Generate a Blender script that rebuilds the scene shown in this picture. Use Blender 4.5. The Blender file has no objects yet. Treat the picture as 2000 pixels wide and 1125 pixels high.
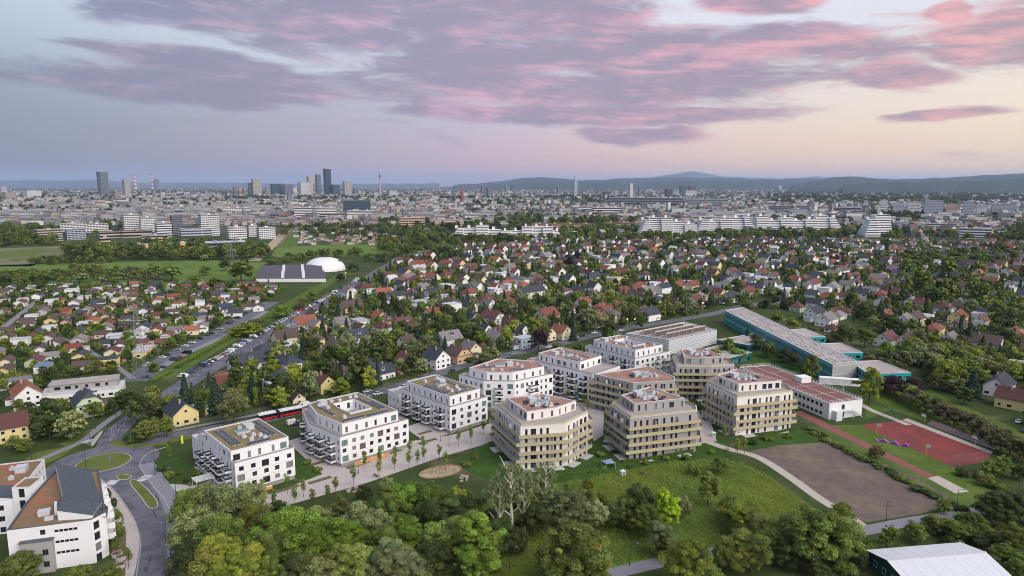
import bpy, bmesh, math, random, colorsys
import numpy as np
from mathutils import Vector, Matrix

R = random.Random(7)
NR = np.random.default_rng(7)
SC = bpy.context.scene
COL = SC.collection
rad = math.radians


def srgb(r, g, b):
	f = lambda c: (c / 255) / 12.92 if c / 255 <= 0.04045 else ((c / 255 + 0.055) / 1.055) ** 2.4
	return (f(r), f(g), f(b), 1.0)


# ------------------------------------------------------------------ camera
CAM_H = 97.0
FPX = 1333.3                       # focal length in photograph pixels (24 mm on 36 mm, 2000 px wide)
PITCH = math.atan(201 / FPX)
cam_d = bpy.data.cameras.new('camera')
cam_d.lens = 24.0
cam_d.sensor_width = 36.0
cam_d.clip_start = 1.0
cam_d.clip_end = 150000.0
cam = bpy.data.objects.new('camera', cam_d)
COL.objects.link(cam)
cam.location = (0, 0, CAM_H)
cam.rotation_euler = (rad(90) - PITCH, 0, 0)
SC.camera = cam
SC.render.resolution_x, SC.render.resolution_y = 1024, 576

# ------------------------------------------------------------------ view and sampling
SC.view_settings.view_transform = 'Standard'
SC.view_settings.look = 'None'
SC.view_settings.gamma = 1.0
SC.view_settings.exposure = 0.6
SC.render.engine = 'CYCLES'
SC.cycles.max_bounces = 5
SC.cycles.diffuse_bounces = 3
SC.cycles.glossy_bounces = 2
SC.cycles.transmission_bounces = 2
SC.cycles.transparent_max_bounces = 6
SC.cycles.volume_bounces = 1
SC.cycles.caustics_reflective = False
SC.cycles.caustics_refractive = False
SC.cycles.use_denoising = True
SC.cycles.use_adaptive_sampling = True
SC.cycles.adaptive_threshold = 0.02
SC.render.film_transparent = False
SC.cycles.filter_width = 1.0


# ------------------------------------------------------------------ node helper: arithmetic on sockets
class S:
	"""A shader socket with operators, so that a formula reads like one."""
	def __init__(self, tree, sock):
		self.t, self.s = tree, sock

	def _m(self, op, *a, clamp=False):
		n = self.t.nodes.new('ShaderNodeMath')
		n.operation = op
		n.use_clamp = clamp
		for i, v in enumerate((self,) + a):
			if isinstance(v, S):
				self.t.links.new(v.s, n.inputs[i])
			else:
				n.inputs[i].default_value = v
		return S(self.t, n.outputs[0])

	def __add__(self, o): return self._m('ADD', o)
	__radd__ = __add__
	def __sub__(self, o): return self._m('SUBTRACT', o)
	def __mul__(self, o): return self._m('MULTIPLY', o)
	__rmul__ = __mul__
	def __truediv__(self, o): return self._m('DIVIDE', o)
	def maxi(self, o): return self._m('MAXIMUM', o)
	def mini(self, o): return self._m('MINIMUM', o)
	def sat(self): return self._m('ADD', 0.0, clamp=True)

	def step(self, lo, hi, a=0.0, b=1.0):
		n = self.t.nodes.new('ShaderNodeMapRange')
		n.interpolation_type = 'SMOOTHSTEP'
		self.t.links.new(self.s, n.inputs[0])
		for i, v in zip((1, 2, 3, 4), (lo, hi, a, b)):
			n.inputs[i].default_value = v
		return S(self.t, n.outputs[0])


def combine(t, x, y, z):
	n = t.nodes.new('ShaderNodeCombineXYZ')
	for i, v in enumerate((x, y, z)):
		if isinstance(v, S):
			t.links.new(v.s, n.inputs[i])
		else:
			n.inputs[i].default_value = v
	return n.outputs[0]


def noise_node(t, vec, scale, detail=4.0, rough=0.55, dist=0.0, lac=2.0):
	n = t.nodes.new('ShaderNodeTexNoise')
	if vec is not None:
		t.links.new(vec, n.inputs['Vector'])
	n.inputs['Scale'].default_value = scale
	n.inputs['Detail'].default_value = detail
	n.inputs['Roughness'].default_value = rough
	n.inputs['Lacunarity'].default_value = lac
	n.inputs['Distortion'].default_value = dist
	return n


def mixc(t, fac, a, b, mode='MIX'):
	n = t.nodes.new('ShaderNodeMix')
	n.data_type = 'RGBA'
	n.blend_type = mode
	n.clamp_factor = True
	if isinstance(fac, S):
		t.links.new(fac.s, n.inputs[0])
	elif hasattr(fac, 'links'):
		t.links.new(fac, n.inputs[0])
	else:
		n.inputs[0].default_value = fac
	for i, v in ((6, a), (7, b)):
		if isinstance(v, S):
			t.links.new(v.s, n.inputs[i])
		elif hasattr(v, 'links'):
			t.links.new(v, n.inputs[i])
		else:
			n.inputs[i].default_value = v
	return n.outputs[2]


def ramp(t, fac, stops):
	n = t.nodes.new('ShaderNodeValToRGB')
	e = n.color_ramp.elements
	while len(e) < len(stops):
		e.new(0.5)
	for el, (p, c) in zip(e, stops):
		el.position = p
		el.color = c
	t.links.new(fac.s if isinstance(fac, S) else fac, n.inputs[0])
	return n.outputs[0]


# ------------------------------------------------------------------ sky: dusk, sun just down to the west (right), broken rosy cloud deck
SUN_AZ, SUN_EL = 132.0, 38.0        # degrees from the view direction, degrees above the horizon (centre of the soft glow)
world = bpy.data.worlds.new('World')
SC.world = world
world.use_nodes = True
wt = world.node_tree
for n in list(wt.nodes):
	wt.nodes.remove(n)
tc = wt.nodes.new('ShaderNodeTexCoord')
sep = wt.nodes.new('ShaderNodeSeparateXYZ')
wt.links.new(tc.outputs['Generated'], sep.inputs[0])
dx, dy, dz = (S(wt, sep.outputs[i]) for i in range(3))
az = dx._m('ARCTAN2', dy) * (180 / math.pi)
hyp = (dx * dx + dy * dy)._m('SQRT')
el = dz._m('ARCTAN2', hyp) * (180 / math.pi)
warm = ((az - 80.0) * (math.pi / 180))._m('COSINE') * 0.5 + 0.5
low = ramp(wt, warm, [(0.0, srgb(98, 112, 138)), (0.28, srgb(118, 128, 147)), (0.45, srgb(168, 156, 176)), (0.58, srgb(208, 172, 180)),
					  (0.74, srgb(240, 200, 172)), (0.9, srgb(252, 220, 178)), (1.0, srgb(252, 222, 168))])
midc = ramp(wt, warm, [(0.0, srgb(108, 126, 162)), (0.28, srgb(136, 147, 168)), (0.45, srgb(168, 168, 186)), (0.58, srgb(192, 184, 203)),
					   (0.74, srgb(228, 212, 204)), (0.9, srgb(244, 228, 204)), (1.0, srgb(248, 230, 196))])
topc = ramp(wt, warm, [(0.0, srgb(128, 148, 186)), (0.28, srgb(182, 194, 214)), (0.45, srgb(204, 212, 226)), (0.6, srgb(214, 218, 229)),
					   (0.8, srgb(217, 219, 229)), (1.0, srgb(226, 224, 226))])
zen = srgb(168, 182, 208)
base = mixc(wt, el.step(0.3, 6.5), low, midc)
base = mixc(wt, el.step(4.5, 13.0), base, topc)
base = mixc(wt, el.step(20.0, 70.0), base, zen)

# warped coordinates make the torn edges
def noise2(x, y, detail, rough, dist=0.0):
	n = noise_node(wt, combine(wt, x, y, 0.0), 1.0, detail, rough, dist)
	n.noise_dimensions = '2D'
	return n


wn = noise2(az * 0.085, el * 0.26, 3.0, 0.55)
wsep = wt.nodes.new('ShaderNodeSeparateColor')
wt.links.new(wn.outputs['Color'], wsep.inputs[0])
wvec = combine(wt, az + (S(wt, wsep.outputs[0]) - 0.5) * 6.0, el + (S(wt, wsep.outputs[1]) - 0.5) * 1.7, 0.0)


def blob(caz, cel, raz, rel, tilt=0.0, k=1.0):
	m = wt.nodes.new('ShaderNodeMapping')
	m.vector_type = 'TEXTURE'
	m.inputs['Location'].default_value = (caz, cel, 0)
	m.inputs['Rotation'].default_value = (0, 0, rad(tilt))
	m.inputs['Scale'].default_value = (raz, rel, 1)
	wt.links.new(wvec, m.inputs['Vector'])
	g = wt.nodes.new('ShaderNodeTexGradient')
	g.gradient_type = 'SPHERICAL'
	wt.links.new(m.outputs[0], g.inputs[0])
	return S(wt, g.outputs['Fac'])


def pxdir(u, v):
	x, y = (u - 1000) / FPX, (562.5 - v) / FPX
	c, s = math.cos(PITCH), math.sin(PITCH)
	d = (x, c + y * s, -s + y * c)
	return math.degrees(math.atan2(d[0], d[1])), math.degrees(math.atan2(d[2], math.hypot(d[0], d[1])))


M = None
for (u0, v0, u1, v1, th) in [   # streaks of the deck: axis from one end to the other, half thickness in degrees
		(-60, 136, 760, 190, 1.5), (140, 92, 640, 150, 0.9),
		(170, -20, 700, 90, 1.7), (420, 20, 900, 60, 2.9),
		(600, 110, 1660, 120, 4.0), (700, 30, 1330, 60, 3.6), (1000, 150, 1600, 140, 2.4), (1320, 78, 1800, 78, 1.4),
		(740, 214, 1560, 226, 1.0), (1100, 250, 1350, 272, 0.7),
		(1790, 96, 2120, 60, 2.0), (1640, 136, 1890, 150, 1.1), (1340, -10, 1600, 4, 1.2),
		(1845, 26, 1900, 22, 0.9), (1760, 236, 1970, 218, 0.5)]:
	(a0, e0), (a1, e1) = pxdir(u0, v0), pxdir(u1, v1)
	b = blob((a0 + a1) / 2, (e0 + e1) / 2, math.hypot(a1 - a0, e1 - e0) * 0.62 + 0.6, th * 1.3, math.degrees(math.atan2(e1 - e0, a1 - a0)))
	M = b if M is None else M.maxi(b)
# the deck goes on above and beside the view: even broken cover
idz = dz.maxi(0.06)
far_n = noise2(dx / idz * 0.55, dy / idz * 0.55, 2.0, 0.5)
far_m = (S(wt, far_n.outputs[0]) - 0.42) * 1.6
out_f = el.step(15.0, 21.0).maxi((az._m('ABSOLUTE')).step(42.0, 52.0) * el.step(4.0, 9.0))
M = M.maxi(far_m * out_f)
fu, fw = az * 0.135 + el * 0.12, el * 0.74 + az * 0.025
fn = noise2(fu, fw, 8.0, 0.66, 0.3)
F1 = S(wt, fn.outputs[0])
D = (M.mini(0.55) * 2.05 + (F1 - 0.5) * 2.5).step(0.08, 1.0)
D = D * el.step(0.6, 3.0)
# relief: brighter where the deck thins towards the glow on the right and below
fn2 = noise2(fu + 0.10, fw - 0.14, 4.0, 0.55)
rel_ = (F1 - S(wt, fn2.outputs[0])) * 3.0
pn = noise2(az * 0.085 + 5.0, el * 0.36 - az * 0.02, 3.0, 0.55)
P1 = S(wt, pn.outputs[0])
pinkf = ((P1 - 0.5) * 2.2 + rel_ + (warm - 0.62) * 0.9).step(-0.32, 1.02)
greyc = ramp(wt, warm, [(0.25, srgb(114, 120, 148)), (0.5, srgb(140, 132, 160)), (0.75, srgb(150, 134, 156)), (1.0, srgb(176, 146, 156))])
pinkc = ramp(wt, warm, [(0.25, srgb(158, 146, 172)), (0.5, srgb(202, 162, 186)), (0.72, srgb(226, 164, 178)), (0.9, srgb(236, 172, 168)), (1.0, srgb(244, 182, 162))])
cloudc = mixc(wt, pinkf, greyc, pinkc)
sky = mixc(wt, D * 0.92, base, cloudc)
below = mixc(wt, el.step(-3.0, -0.2), srgb(70, 76, 84), sky)
# faint physical sky under it all gives the blue of the zenith behind the camera
nish = wt.nodes.new('ShaderNodeTexSky')
nish.sky_type = 'NISHITA'
nish.sun_disc = False
nish.sun_elevation = rad(2.0)
nish.sun_rotation = rad(SUN_AZ)
nish_s = wt.nodes.new('ShaderNodeVectorMath')
nish_s.operation = 'SCALE'
nish_s.inputs['Scale'].default_value = 0.02
wt.links.new(nish.outputs[0], nish_s.inputs[0])
addn = wt.nodes.new('ShaderNodeVectorMath')
addn.operation = 'ADD'
wt.links.new(below, addn.inputs[0])
wt.links.new(nish_s.outputs[0], addn.inputs[1])
bg = wt.nodes.new('ShaderNodeBackground')
bg.inputs['Strength'].default_value = 0.74
wt.links.new(addn.outputs[0], bg.inputs['Color'])
wo = wt.nodes.new('ShaderNodeOutputWorld')
wt.links.new(bg.outputs[0], wo.inputs['Surface'])
world.cycles.sampling_method = 'NONE'
world.cycles.sample_map_resolution = 512

# ------------------------------------------------------------------ the glow of the west as one very soft sun
sun_d = bpy.data.lights.new('sun', 'SUN')
sun_d.energy = 2.3
sun_d.angle = rad(60)
sun_d.color = (1.0, 0.95, 0.87)
sun = bpy.data.objects.new('sun', sun_d)
COL.objects.link(sun)
sd = Vector((math.sin(rad(SUN_AZ)) * math.cos(rad(SUN_EL)), math.cos(rad(SUN_AZ)) * math.cos(rad(SUN_EL)), math.sin(rad(SUN_EL))))
sun.rotation_euler = sd.to_track_quat('Z', 'Y').to_euler()


# ------------------------------------------------------------------ measuring: photograph pixel -> point at height z in the place
_c, _s = math.cos(PITCH), math.sin(PITCH)


def px(u, v, z=0.0):
	x, y = (u - 1000) / FPX, (562.5 - v) / FPX
	d = (x, _c + y * _s, -_s + y * _c)
	t = (z - CAM_H) / d[2]
	return Vector((d[0] * t, d[1] * t, z))


def to_px(p):
	z = p[2] - CAM_H
	f = p[1] * _c - z * _s
	if f < 1:
		return (-9999, -9999)
	return (1000 + FPX * p[0] / f, 562.5 - FPX * (p[1] * _s + z * _c) / f)

# ================================================================== materials
MATS = {}


def mat(name, col=(0.5, 0.5, 0.5, 1), rough=0.8, var=0.12, scale=0.6, fine=8.0, bump=0.0, spec=0.3, metal=0.0, emit=None, objcol=False, col2=None, col2_scale=0.05, col2_w=(0.45, 0.62)):
	"""Plain procedural surface: base colour, two scales of mottling, optional second colour in patches, optional bump."""
	if name in MATS:
		return MATS[name]
	m = bpy.data.materials.new(name)
	m.use_nodes = True
	t = m.node_tree
	b = t.nodes['Principled BSDF']
	tcn = t.nodes.new('ShaderNodeTexCoord')
	vec = tcn.outputs['Object']
	if objcol:
		oi = t.nodes.new('ShaderNodeObjectInfo')
		c = oi.outputs['Color']
	else:
		rgb = t.nodes.new('ShaderNodeRGB')
		rgb.outputs[0].default_value = col if len(col) == 4 else (*col, 1)
		c = rgb.outputs[0]
	if col2 is not None:
		n2 = noise_node(t, vec, col2_scale, 4.0, 0.6)
		c = mixc(t, S(t, n2.outputs[0]).step(*col2_w), c, col2)
	if var:
		n = noise_node(t, vec, scale, 5.0, 0.6)
		nf = noise_node(t, vec, fine, 2.0, 0.5)
		f = (S(t, n.outputs[0]) - 0.5) * (2.2 * var) + (S(t, nf.outputs[0]) - 0.5) * (1.2 * var) + 1.0
		g = combine(t, f, f, f)
		c = mixc(t, 1.0, c, g, 'MULTIPLY')
	t.links.new(c, b.inputs['Base Color'])
	b.inputs['Roughness'].default_value = rough
	b.inputs['Specular IOR Level'].default_value = spec
	b.inputs['Metallic'].default_value = metal
	if bump:
		nb = noise_node(t, vec, fine, 4.0, 0.6)
		bn = t.nodes.new('ShaderNodeBump')
		bn.inputs['Strength'].default_value = bump
		bn.inputs['Distance'].default_value = 0.2
		t.links.new(nb.outputs[0], bn.inputs['Height'])
		t.links.new(bn.outputs[0], b.inputs['Normal'])
	if emit:
		b.inputs['Emission Color'].default_value = emit[0]
		b.inputs['Emission Strength'].default_value = emit[1]
	MATS[name] = m
	return m


def leaf_mat(name, instanced=False):
	m = bpy.data.materials.new(name)
	m.use_nodes = True
	t = m.node_tree
	b = t.nodes['Principled BSDF']
	at = t.nodes.new('ShaderNodeAttribute')
	at.attribute_name = 'Col'
	if instanced:
		oi = t.nodes.new('ShaderNodeAttribute')
		oi.attribute_type = 'INSTANCER'
		oi.attribute_name = 'tint'
		oc = oi.outputs['Color']
	else:
		oi = t.nodes.new('ShaderNodeObjectInfo')
		oc = oi.outputs['Color']
	c = mixc(t, 1.0, at.outputs['Color'], oc, 'MULTIPLY')
	t.links.new(c, b.inputs['Base Color'])
	b.inputs['Roughness'].default_value = 0.65
	b.inputs['Specular IOR Level'].default_value = 0.15
	tr = t.nodes.new('ShaderNodeBsdfTranslucent')
	t.links.new(c, tr.inputs['Color'])
	mx = t.nodes.new('ShaderNodeMixShader')
	mx.inputs[0].default_value = 0.16
	t.links.new(b.outputs[0], mx.inputs[1])
	t.links.new(tr.outputs[0], mx.inputs[2])
	t.links.new(mx.outputs[0], t.nodes['Material Output'].inputs['Surface'])
	return m


def attr_mat(name, rough=0.8, spec=0.2, var=0.1, scale=0.3):
	"""Colour from the face attribute Col (each face's own paint), mottled."""
	m = bpy.data.materials.new(name)
	m.use_nodes = True
	t = m.node_tree
	b = t.nodes['Principled BSDF']
	at = t.nodes.new('ShaderNodeAttribute')
	at.attribute_name = 'Col'
	tcn = t.nodes.new('ShaderNodeTexCoord')
	n = noise_node(t, tcn.outputs['Object'], scale, 4.0, 0.6)
	f = (S(t, n.outputs[0]) - 0.5) * (2 * var) + 1.0
	c = mixc(t, 1.0, at.outputs['Color'], combine(t, f, f, f), 'MULTIPLY')
	t.links.new(c, b.inputs['Base Color'])
	b.inputs['Roughness'].default_value = rough
	b.inputs['Specular IOR Level'].default_value = spec
	return m


LEAF = leaf_mat('leaf')
LEAFI = leaf_mat('leaf_mass', True)
BARK = mat('bark', srgb(86, 76, 64), 0.9, 0.3, 2.0, 12.0)
BARK_PALE = mat('bark_pale', srgb(212, 206, 194), 0.85, 0.2, 1.0, 8.0)
ATTR = attr_mat('painted')
ASPHALT = mat('asphalt', srgb(104, 104, 112), 0.85, 0.2, 0.18, 2.0, col2=srgb(86, 86, 96), col2_scale=0.16)
ASPH_L = mat('asphalt_pale', srgb(130, 128, 136), 0.85, 0.12, 0.3, 4.0)
PAVE = mat('paving', srgb(180, 170, 166), 0.85, 0.14, 0.25, 2.0, col2=srgb(176, 166, 164), col2_scale=0.2)
PATHM = mat('path_gravel', srgb(178, 168, 158), 0.9, 0.12, 0.4, 4.0)
KERB = mat('kerb_stone', srgb(168, 165, 165), 0.85, 0.1, 1.0, 6.0)
PAINT = mat('road_paint', srgb(205, 203, 205), 0.7, 0.12, 1.0, 6.0)
LAWN = mat('lawn_grass', srgb(80, 100, 42), 0.95, 0.28, 0.25, 4.0, bump=0.5, spec=0.1, col2=srgb(92, 108, 50), col2_scale=0.08)
LAWN_DARK = mat('lawn_dark', srgb(58, 82, 36), 0.95, 0.28, 0.3, 4.0, bump=0.5, spec=0.1, col2=srgb(68, 92, 40), col2_scale=0.1)
LAWN_DRY = mat('lawn_dry', srgb(98, 106, 56), 0.95, 0.25, 0.3, 4.0, bump=0.4, spec=0.1, col2=srgb(88, 104, 48), col2_scale=0.12)
LOT = mat('rough_lot', srgb(118, 116, 92), 0.95, 0.25, 0.05, 0.5, spec=0.1, col2=srgb(92, 104, 60), col2_scale=0.015)
LAWN_GOLF = mat('golf_grass', srgb(98, 118, 56), 0.95, 0.15, 0.05, 1.0, spec=0.1, col2=srgb(86, 110, 48), col2_scale=0.02)
MEADOW = mat('meadow_grass_ground', srgb(94, 114, 46), 0.95, 0.25, 0.18, 2.0, bump=0.9, spec=0.1, col2=srgb(98, 118, 42), col2_scale=0.035)
GROUNDM = mat('garden_ground', srgb(62, 76, 40), 0.95, 0.35, 0.12, 1.5, bump=0.6, spec=0.1, col2=srgb(92, 88, 70), col2_scale=0.03, col2_w=(0.52, 0.7))
FARG = mat('plain_ground', srgb(54, 64, 46), 0.95, 0.3, 0.004, 0.05, spec=0.1, col2=srgb(84, 82, 76), col2_scale=0.0025)
SOIL = mat('ploughed_soil', srgb(106, 95, 89), 0.95, 0.34, 0.3, 2.0, bump=0.9, spec=0.1, col2=srgb(124, 112, 96), col2_scale=0.07, col2_w=(0.4, 0.7))
COURT = mat('court_rubber', srgb(130, 60, 56), 0.85, 0.14, 0.3, 4.0, col2=srgb(112, 58, 58), col2_scale=0.1)
TRACK = mat('track_rubber', srgb(132, 82, 76), 0.85, 0.12, 0.4, 5.0)
WHITE = mat('white_render', srgb(228, 226, 227), 0.85, 0.06, 0.2, 1.5)
WHITE_W = mat('white_render_warm', srgb(224, 218, 211), 0.85, 0.06, 0.2, 1.5)
GREYR = mat('grey_render', srgb(160, 157, 155), 0.85, 0.07, 0.2, 1.5)
PLINTH = mat('plinth_render', srgb(150, 148, 148), 0.85, 0.06, 0.3, 2.0)
SEDUM = mat('sedum_roof', srgb(126, 106, 78), 0.95, 0.22, 0.35, 4.0, bump=0.5, col2=srgb(150, 100, 78), col2_scale=0.14)
SEDUM_G = mat('sedum_roof_olive', srgb(132, 116, 88), 0.95, 0.22, 0.35, 4.0, bump=0.5, col2=srgb(120, 116, 76), col2_scale=0.2)
SEDUM_R = mat('sedum_roof_red', srgb(148, 114, 100), 0.95, 0.22, 0.35, 4.0, bump=0.5, col2=srgb(160, 130, 114), col2_scale=0.18)
COPING = mat('coping_metal', srgb(206, 200, 204), 0.5, 0.04, 0.5, 4.0, spec=0.5)
GOLD = mat('gold_metal', srgb(180, 172, 142), 0.5, 0.05, 0.3, 3.0, spec=0.4)
GOLD_B = mat('gold_metal_bronze', srgb(182, 166, 136), 0.5, 0.05, 0.3, 3.0, spec=0.4)
SLABC = mat('slab_concrete', srgb(186, 182, 180), 0.85, 0.06, 0.4, 3.0)
TERR = mat('terrace_slabs', srgb(160, 152, 148), 0.9, 0.1, 0.6, 3.0)
DARKRAIL = mat('dark_railing', srgb(52, 56, 66), 0.6, 0.06, 1.0, 4.0)
GREYRAIL = mat('grey_railing', srgb(132, 128, 130), 0.5, 0.05, 1.0, 4.0, spec=0.5)
FRAME = mat('window_frame', srgb(88, 84, 84), 0.6, 0.03, 1.0, 4.0)
FRAME_W = mat('window_frame_white', srgb(214, 214, 216), 0.6, 0.03, 1.0, 4.0)
GLASS = mat('window_glass', srgb(38, 42, 52), 0.08, 0.3, 0.4, 1.0, spec=0.7)
GLASS_G = mat('window_glass_green_reflection', srgb(104, 132, 132), 0.1, 0.3, 0.5, 1.0, spec=0.7)  # greenish reflection put into the pane colour
GLASS_B = mat('window_blind', srgb(128, 124, 122), 0.6, 0.06, 0.5, 2.0)
GLASS_BR = mat('window_blind_brown', srgb(98, 88, 84), 0.6, 0.06, 0.5, 2.0)
GLASS_L = mat('window_lit', srgb(150, 96, 50), 0.4, 0.5, 1.2, 2.0, emit=(srgb(255, 160, 70), 0.9))
LAMPG = mat('lamp_glow', srgb(255, 200, 130), 0.4, 0.0, emit=(srgb(255, 190, 110), 4.0))
REDLIGHT = mat('beacon_red', srgb(255, 90, 80), 0.4, 0.0, emit=(srgb(255, 80, 90), 5.0))
SOLAR = mat('solar_cell', srgb(52, 60, 84), 0.2, 0.15, 0.8, 3.0, spec=0.6)
METAL = mat('galvanised_metal', srgb(190, 190, 196), 0.45, 0.08, 0.8, 4.0, spec=0.5)
METAL_D = mat('dark_sheet_metal', srgb(72, 80, 88), 0.6, 0.06, 0.15, 2.0, spec=0.5)
TEAL = mat('teal_panel', srgb(34, 152, 160), 0.4, 0.06, 0.3, 2.0, spec=0.5)
TEAL_D = mat('teal_panel_dark', srgb(28, 92, 102), 0.4, 0.06, 0.3, 2.0, spec=0.5)
FLATROOF = mat('flat_roof_gravel', srgb(160, 150, 148), 0.95, 0.14, 0.35, 4.0, bump=0.3, col2=srgb(176, 166, 162), col2_scale=0.1)
BROWNROOF = mat('brown_roof_panel', srgb(126, 84, 80), 0.9, 0.12, 0.4, 4.0)
CORRUG = mat('white_sheet_roof', srgb(206, 208, 214), 0.45, 0.05, 0.3, 3.0, spec=0.5)
GREENPAINT = mat('dark_green_sheet', srgb(36, 70, 66), 0.5, 0.06, 0.3, 2.0)
WALLC = mat('house_render', rough=0.9, var=0.06, scale=0.25, fine=2.0, objcol=True)
WOOD = mat('weathered_wood', srgb(150, 124, 96), 0.85, 0.15, 1.0, 8.0)
TYRE = mat('tyre_rubber', srgb(34, 34, 36), 0.8, 0.05, 1.0, 4.0)
CARPAINT = mat('car_paint', rough=0.25, var=0.02, scale=0.5, fine=2.0, spec=0.6, objcol=True)
CARGLASS = mat('car_glass', srgb(28, 32, 38), 0.06, 0.1, 0.5, 1.0, spec=0.7)
BLUE_SIGN = mat('blue_sign', srgb(40, 110, 200), 0.4, 0.02, 1.0, 2.0)
YELLOWP = mat('yellow_paint', srgb(222, 178, 40), 0.5, 0.05, 1.0, 2.0)
PURPLE = mat('purple_plastic', srgb(138, 70, 150), 0.5, 0.06, 1.0, 2.0)
ORANGEP = mat('orange_paint', srgb(226, 120, 40), 0.5, 0.05, 1.0, 2.0)
REDP = mat('red_paint', srgb(186, 36, 44), 0.4, 0.04, 0.5, 2.0, spec=0.5)
BEDS = mat('planting_bed', srgb(112, 92, 74), 0.95, 0.3, 0.8, 4.0, bump=0.8, col2=srgb(84, 96, 52), col2_scale=0.3)
SANDM = mat('sand', srgb(172, 154, 130), 0.95, 0.2, 0.5, 3.0, col2=srgb(142, 132, 104), col2_scale=0.3)
STONE = mat('sitting_stone', srgb(168, 152, 138), 0.9, 0.15, 0.8, 4.0)


def tile_mat():
	m = mat('roof_tile', rough=0.8, var=0.2, scale=0.5, fine=5.0, objcol=True)
	t = m.node_tree
	w = t.nodes.new('ShaderNodeTexWave')
	w.bands_direction = 'Z'
	w.inputs['Scale'].default_value = 2.2
	w.inputs['Distortion'].default_value = 0.3
	tcn = t.nodes.new('ShaderNodeTexCoord')
	t.links.new(tcn.outputs['Object'], w.inputs['Vector'])
	bn = t.nodes.new('ShaderNodeBump')
	bn.inputs['Strength'].default_value = 0.5
	bn.inputs['Distance'].default_value = 0.08
	t.links.new(w.outputs['Fac'], bn.inputs['Height'])
	t.links.new(bn.outputs[0], t.nodes['Principled BSDF'].inputs['Normal'])
	return m


TILE = tile_mat()


# ================================================================== mesh helpers
class MB:
	"""Collects faces; build() makes ONE mesh object of them."""
	def __init__(self):
		self.v, self.f, self.mi = [], [], []

	def quad(self, a, b, c, d, m=0):
		i = len(self.v)
		self.v += [tuple(a), tuple(b), tuple(c), tuple(d)]
		self.f.append((i, i + 1, i + 2, i + 3))
		self.mi.append(m)

	def poly(self, pts, m=0):
		i = len(self.v)
		self.v += [tuple(p) for p in pts]
		self.f.append(tuple(range(i, i + len(pts))))
		self.mi.append(m)

	def box(self, x0, x1, y0, y1, z0, z1, m=0):
		i = len(self.v)
		self.v += [(x0, y0, z0), (x1, y0, z0), (x1, y1, z0), (x0, y1, z0), (x0, y0, z1), (x1, y0, z1), (x1, y1, z1), (x0, y1, z1)]
		for q in ((0, 3, 2, 1), (4, 5, 6, 7), (0, 1, 5, 4), (1, 2, 6, 5), (2, 3, 7, 6), (3, 0, 4, 7)):
			self.f.append(tuple(i + k for k in q))
			self.mi.append(m)

	def prism(self, poly, z0, z1, m=0, mtop=None, bottom=True):
		n = len(poly)
		i = len(self.v)
		self.v += [(p[0], p[1], z0) for p in poly] + [(p[0], p[1], z1) for p in poly]
		for k in range(n):
			j = (k + 1) % n
			self.f.append((i + k, i + j, i + n + j, i + n + k))
			self.mi.append(m)
		self.f.append(tuple(i + n + k for k in range(n)))
		self.mi.append(m if mtop is None else mtop)
		if bottom:
			self.f.append(tuple(i + k for k in reversed(range(n))))
			self.mi.append(m)

	def ring(self, inner, outer, z0, z1, m=0):
		"""Closed band between two outlines of equal count."""
		n = len(inner)
		for k in range(n):
			j = (k + 1) % n
			a, b, c, d = inner[k], inner[j], outer[j], outer[k]
			lo, hi = z0, z1
			P = lambda p, z: (p[0], p[1], z)
			self.quad(P(d, lo), P(c, lo), P(c, hi), P(d, hi), m)
			self.quad(P(b, lo), P(a, lo), P(a, hi), P(b, hi), m)
			self.quad(P(d, hi), P(c, hi), P(b, hi), P(a, hi), m)
			self.quad(P(a, lo), P(b, lo), P(c, lo), P(d, lo), m)

	def bar(self, a, b, r, m=0, n=4):
		a, b = Vector(a), Vector(b)
		d = (b - a)
		if d.length < 1e-6:
			return
		d.normalize()
		s = d.cross(Vector((0, 0, 1)))
		if s.length < 1e-3:
			s = Vector((1, 0, 0))
		s.normalize()
		t = s.cross(d)
		ra, rb = r if isinstance(r, tuple) else (r, r)
		i = len(self.v)
		for p, rr in ((a, ra), (b, rb)):
			for k in range(n):
				an = 2 * math.pi * (k + 0.5) / n
				self.v.append(tuple(p + (s * math.cos(an) + t * math.sin(an)) * rr))
		for k in range(n):
			j = (k + 1) % n
			self.f.append((i + k, i + j, i + n + j, i + n + k))
			self.mi.append(m)
		self.f.append(tuple(i + n + k for k in range(n)))
		self.mi.append(m)
		self.f.append(tuple(i + k for k in reversed(range(n))))
		self.mi.append(m)

	def cyl(self, x, y, z0, z1, r0, r1=None, n=12, m=0):
		self.bar((x, y, z0), (x, y, z1), (r0, r0 if r1 is None else r1), m, n)

	def mesh(self, name, mats):
		me = bpy.data.meshes.new(name)
		me.from_pydata(self.v, [], self.f)
		for m in (mats if isinstance(mats, (list, tuple)) else [mats]):
			me.materials.append(m)
		if any(self.mi):
			me.polygons.foreach_set('material_index', self.mi)
		me.update()
		return me

	def build(self, name, mats, parent=None, loc=(0, 0, 0), rz=0.0, color=None):
		return obj(name, self.mesh(name, mats), parent, loc, rz, color)


def obj(name, me, parent=None, loc=(0, 0, 0), rz=0.0, color=None, scale=None):
	o = bpy.data.objects.new(name, me)
	COL.objects.link(o)
	if parent is not None:
		o.parent = parent
	o.location = loc
	if rz:
		o.rotation_euler = (0, 0, rz)
	if scale is not None:
		o.scale = scale
	if color is not None:
		o.color = color
	return o


THINGS = []


def tag(o, base, cat, zone=None, group=None):
	"""Label = look, plus where it stands; things that still read alike are told apart at the end (finish_labels)."""
	o['category'] = cat
	o['label'] = base
	if group:
		o['group'] = group
	THINGS.append((o, base, zone))
	return o


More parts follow.
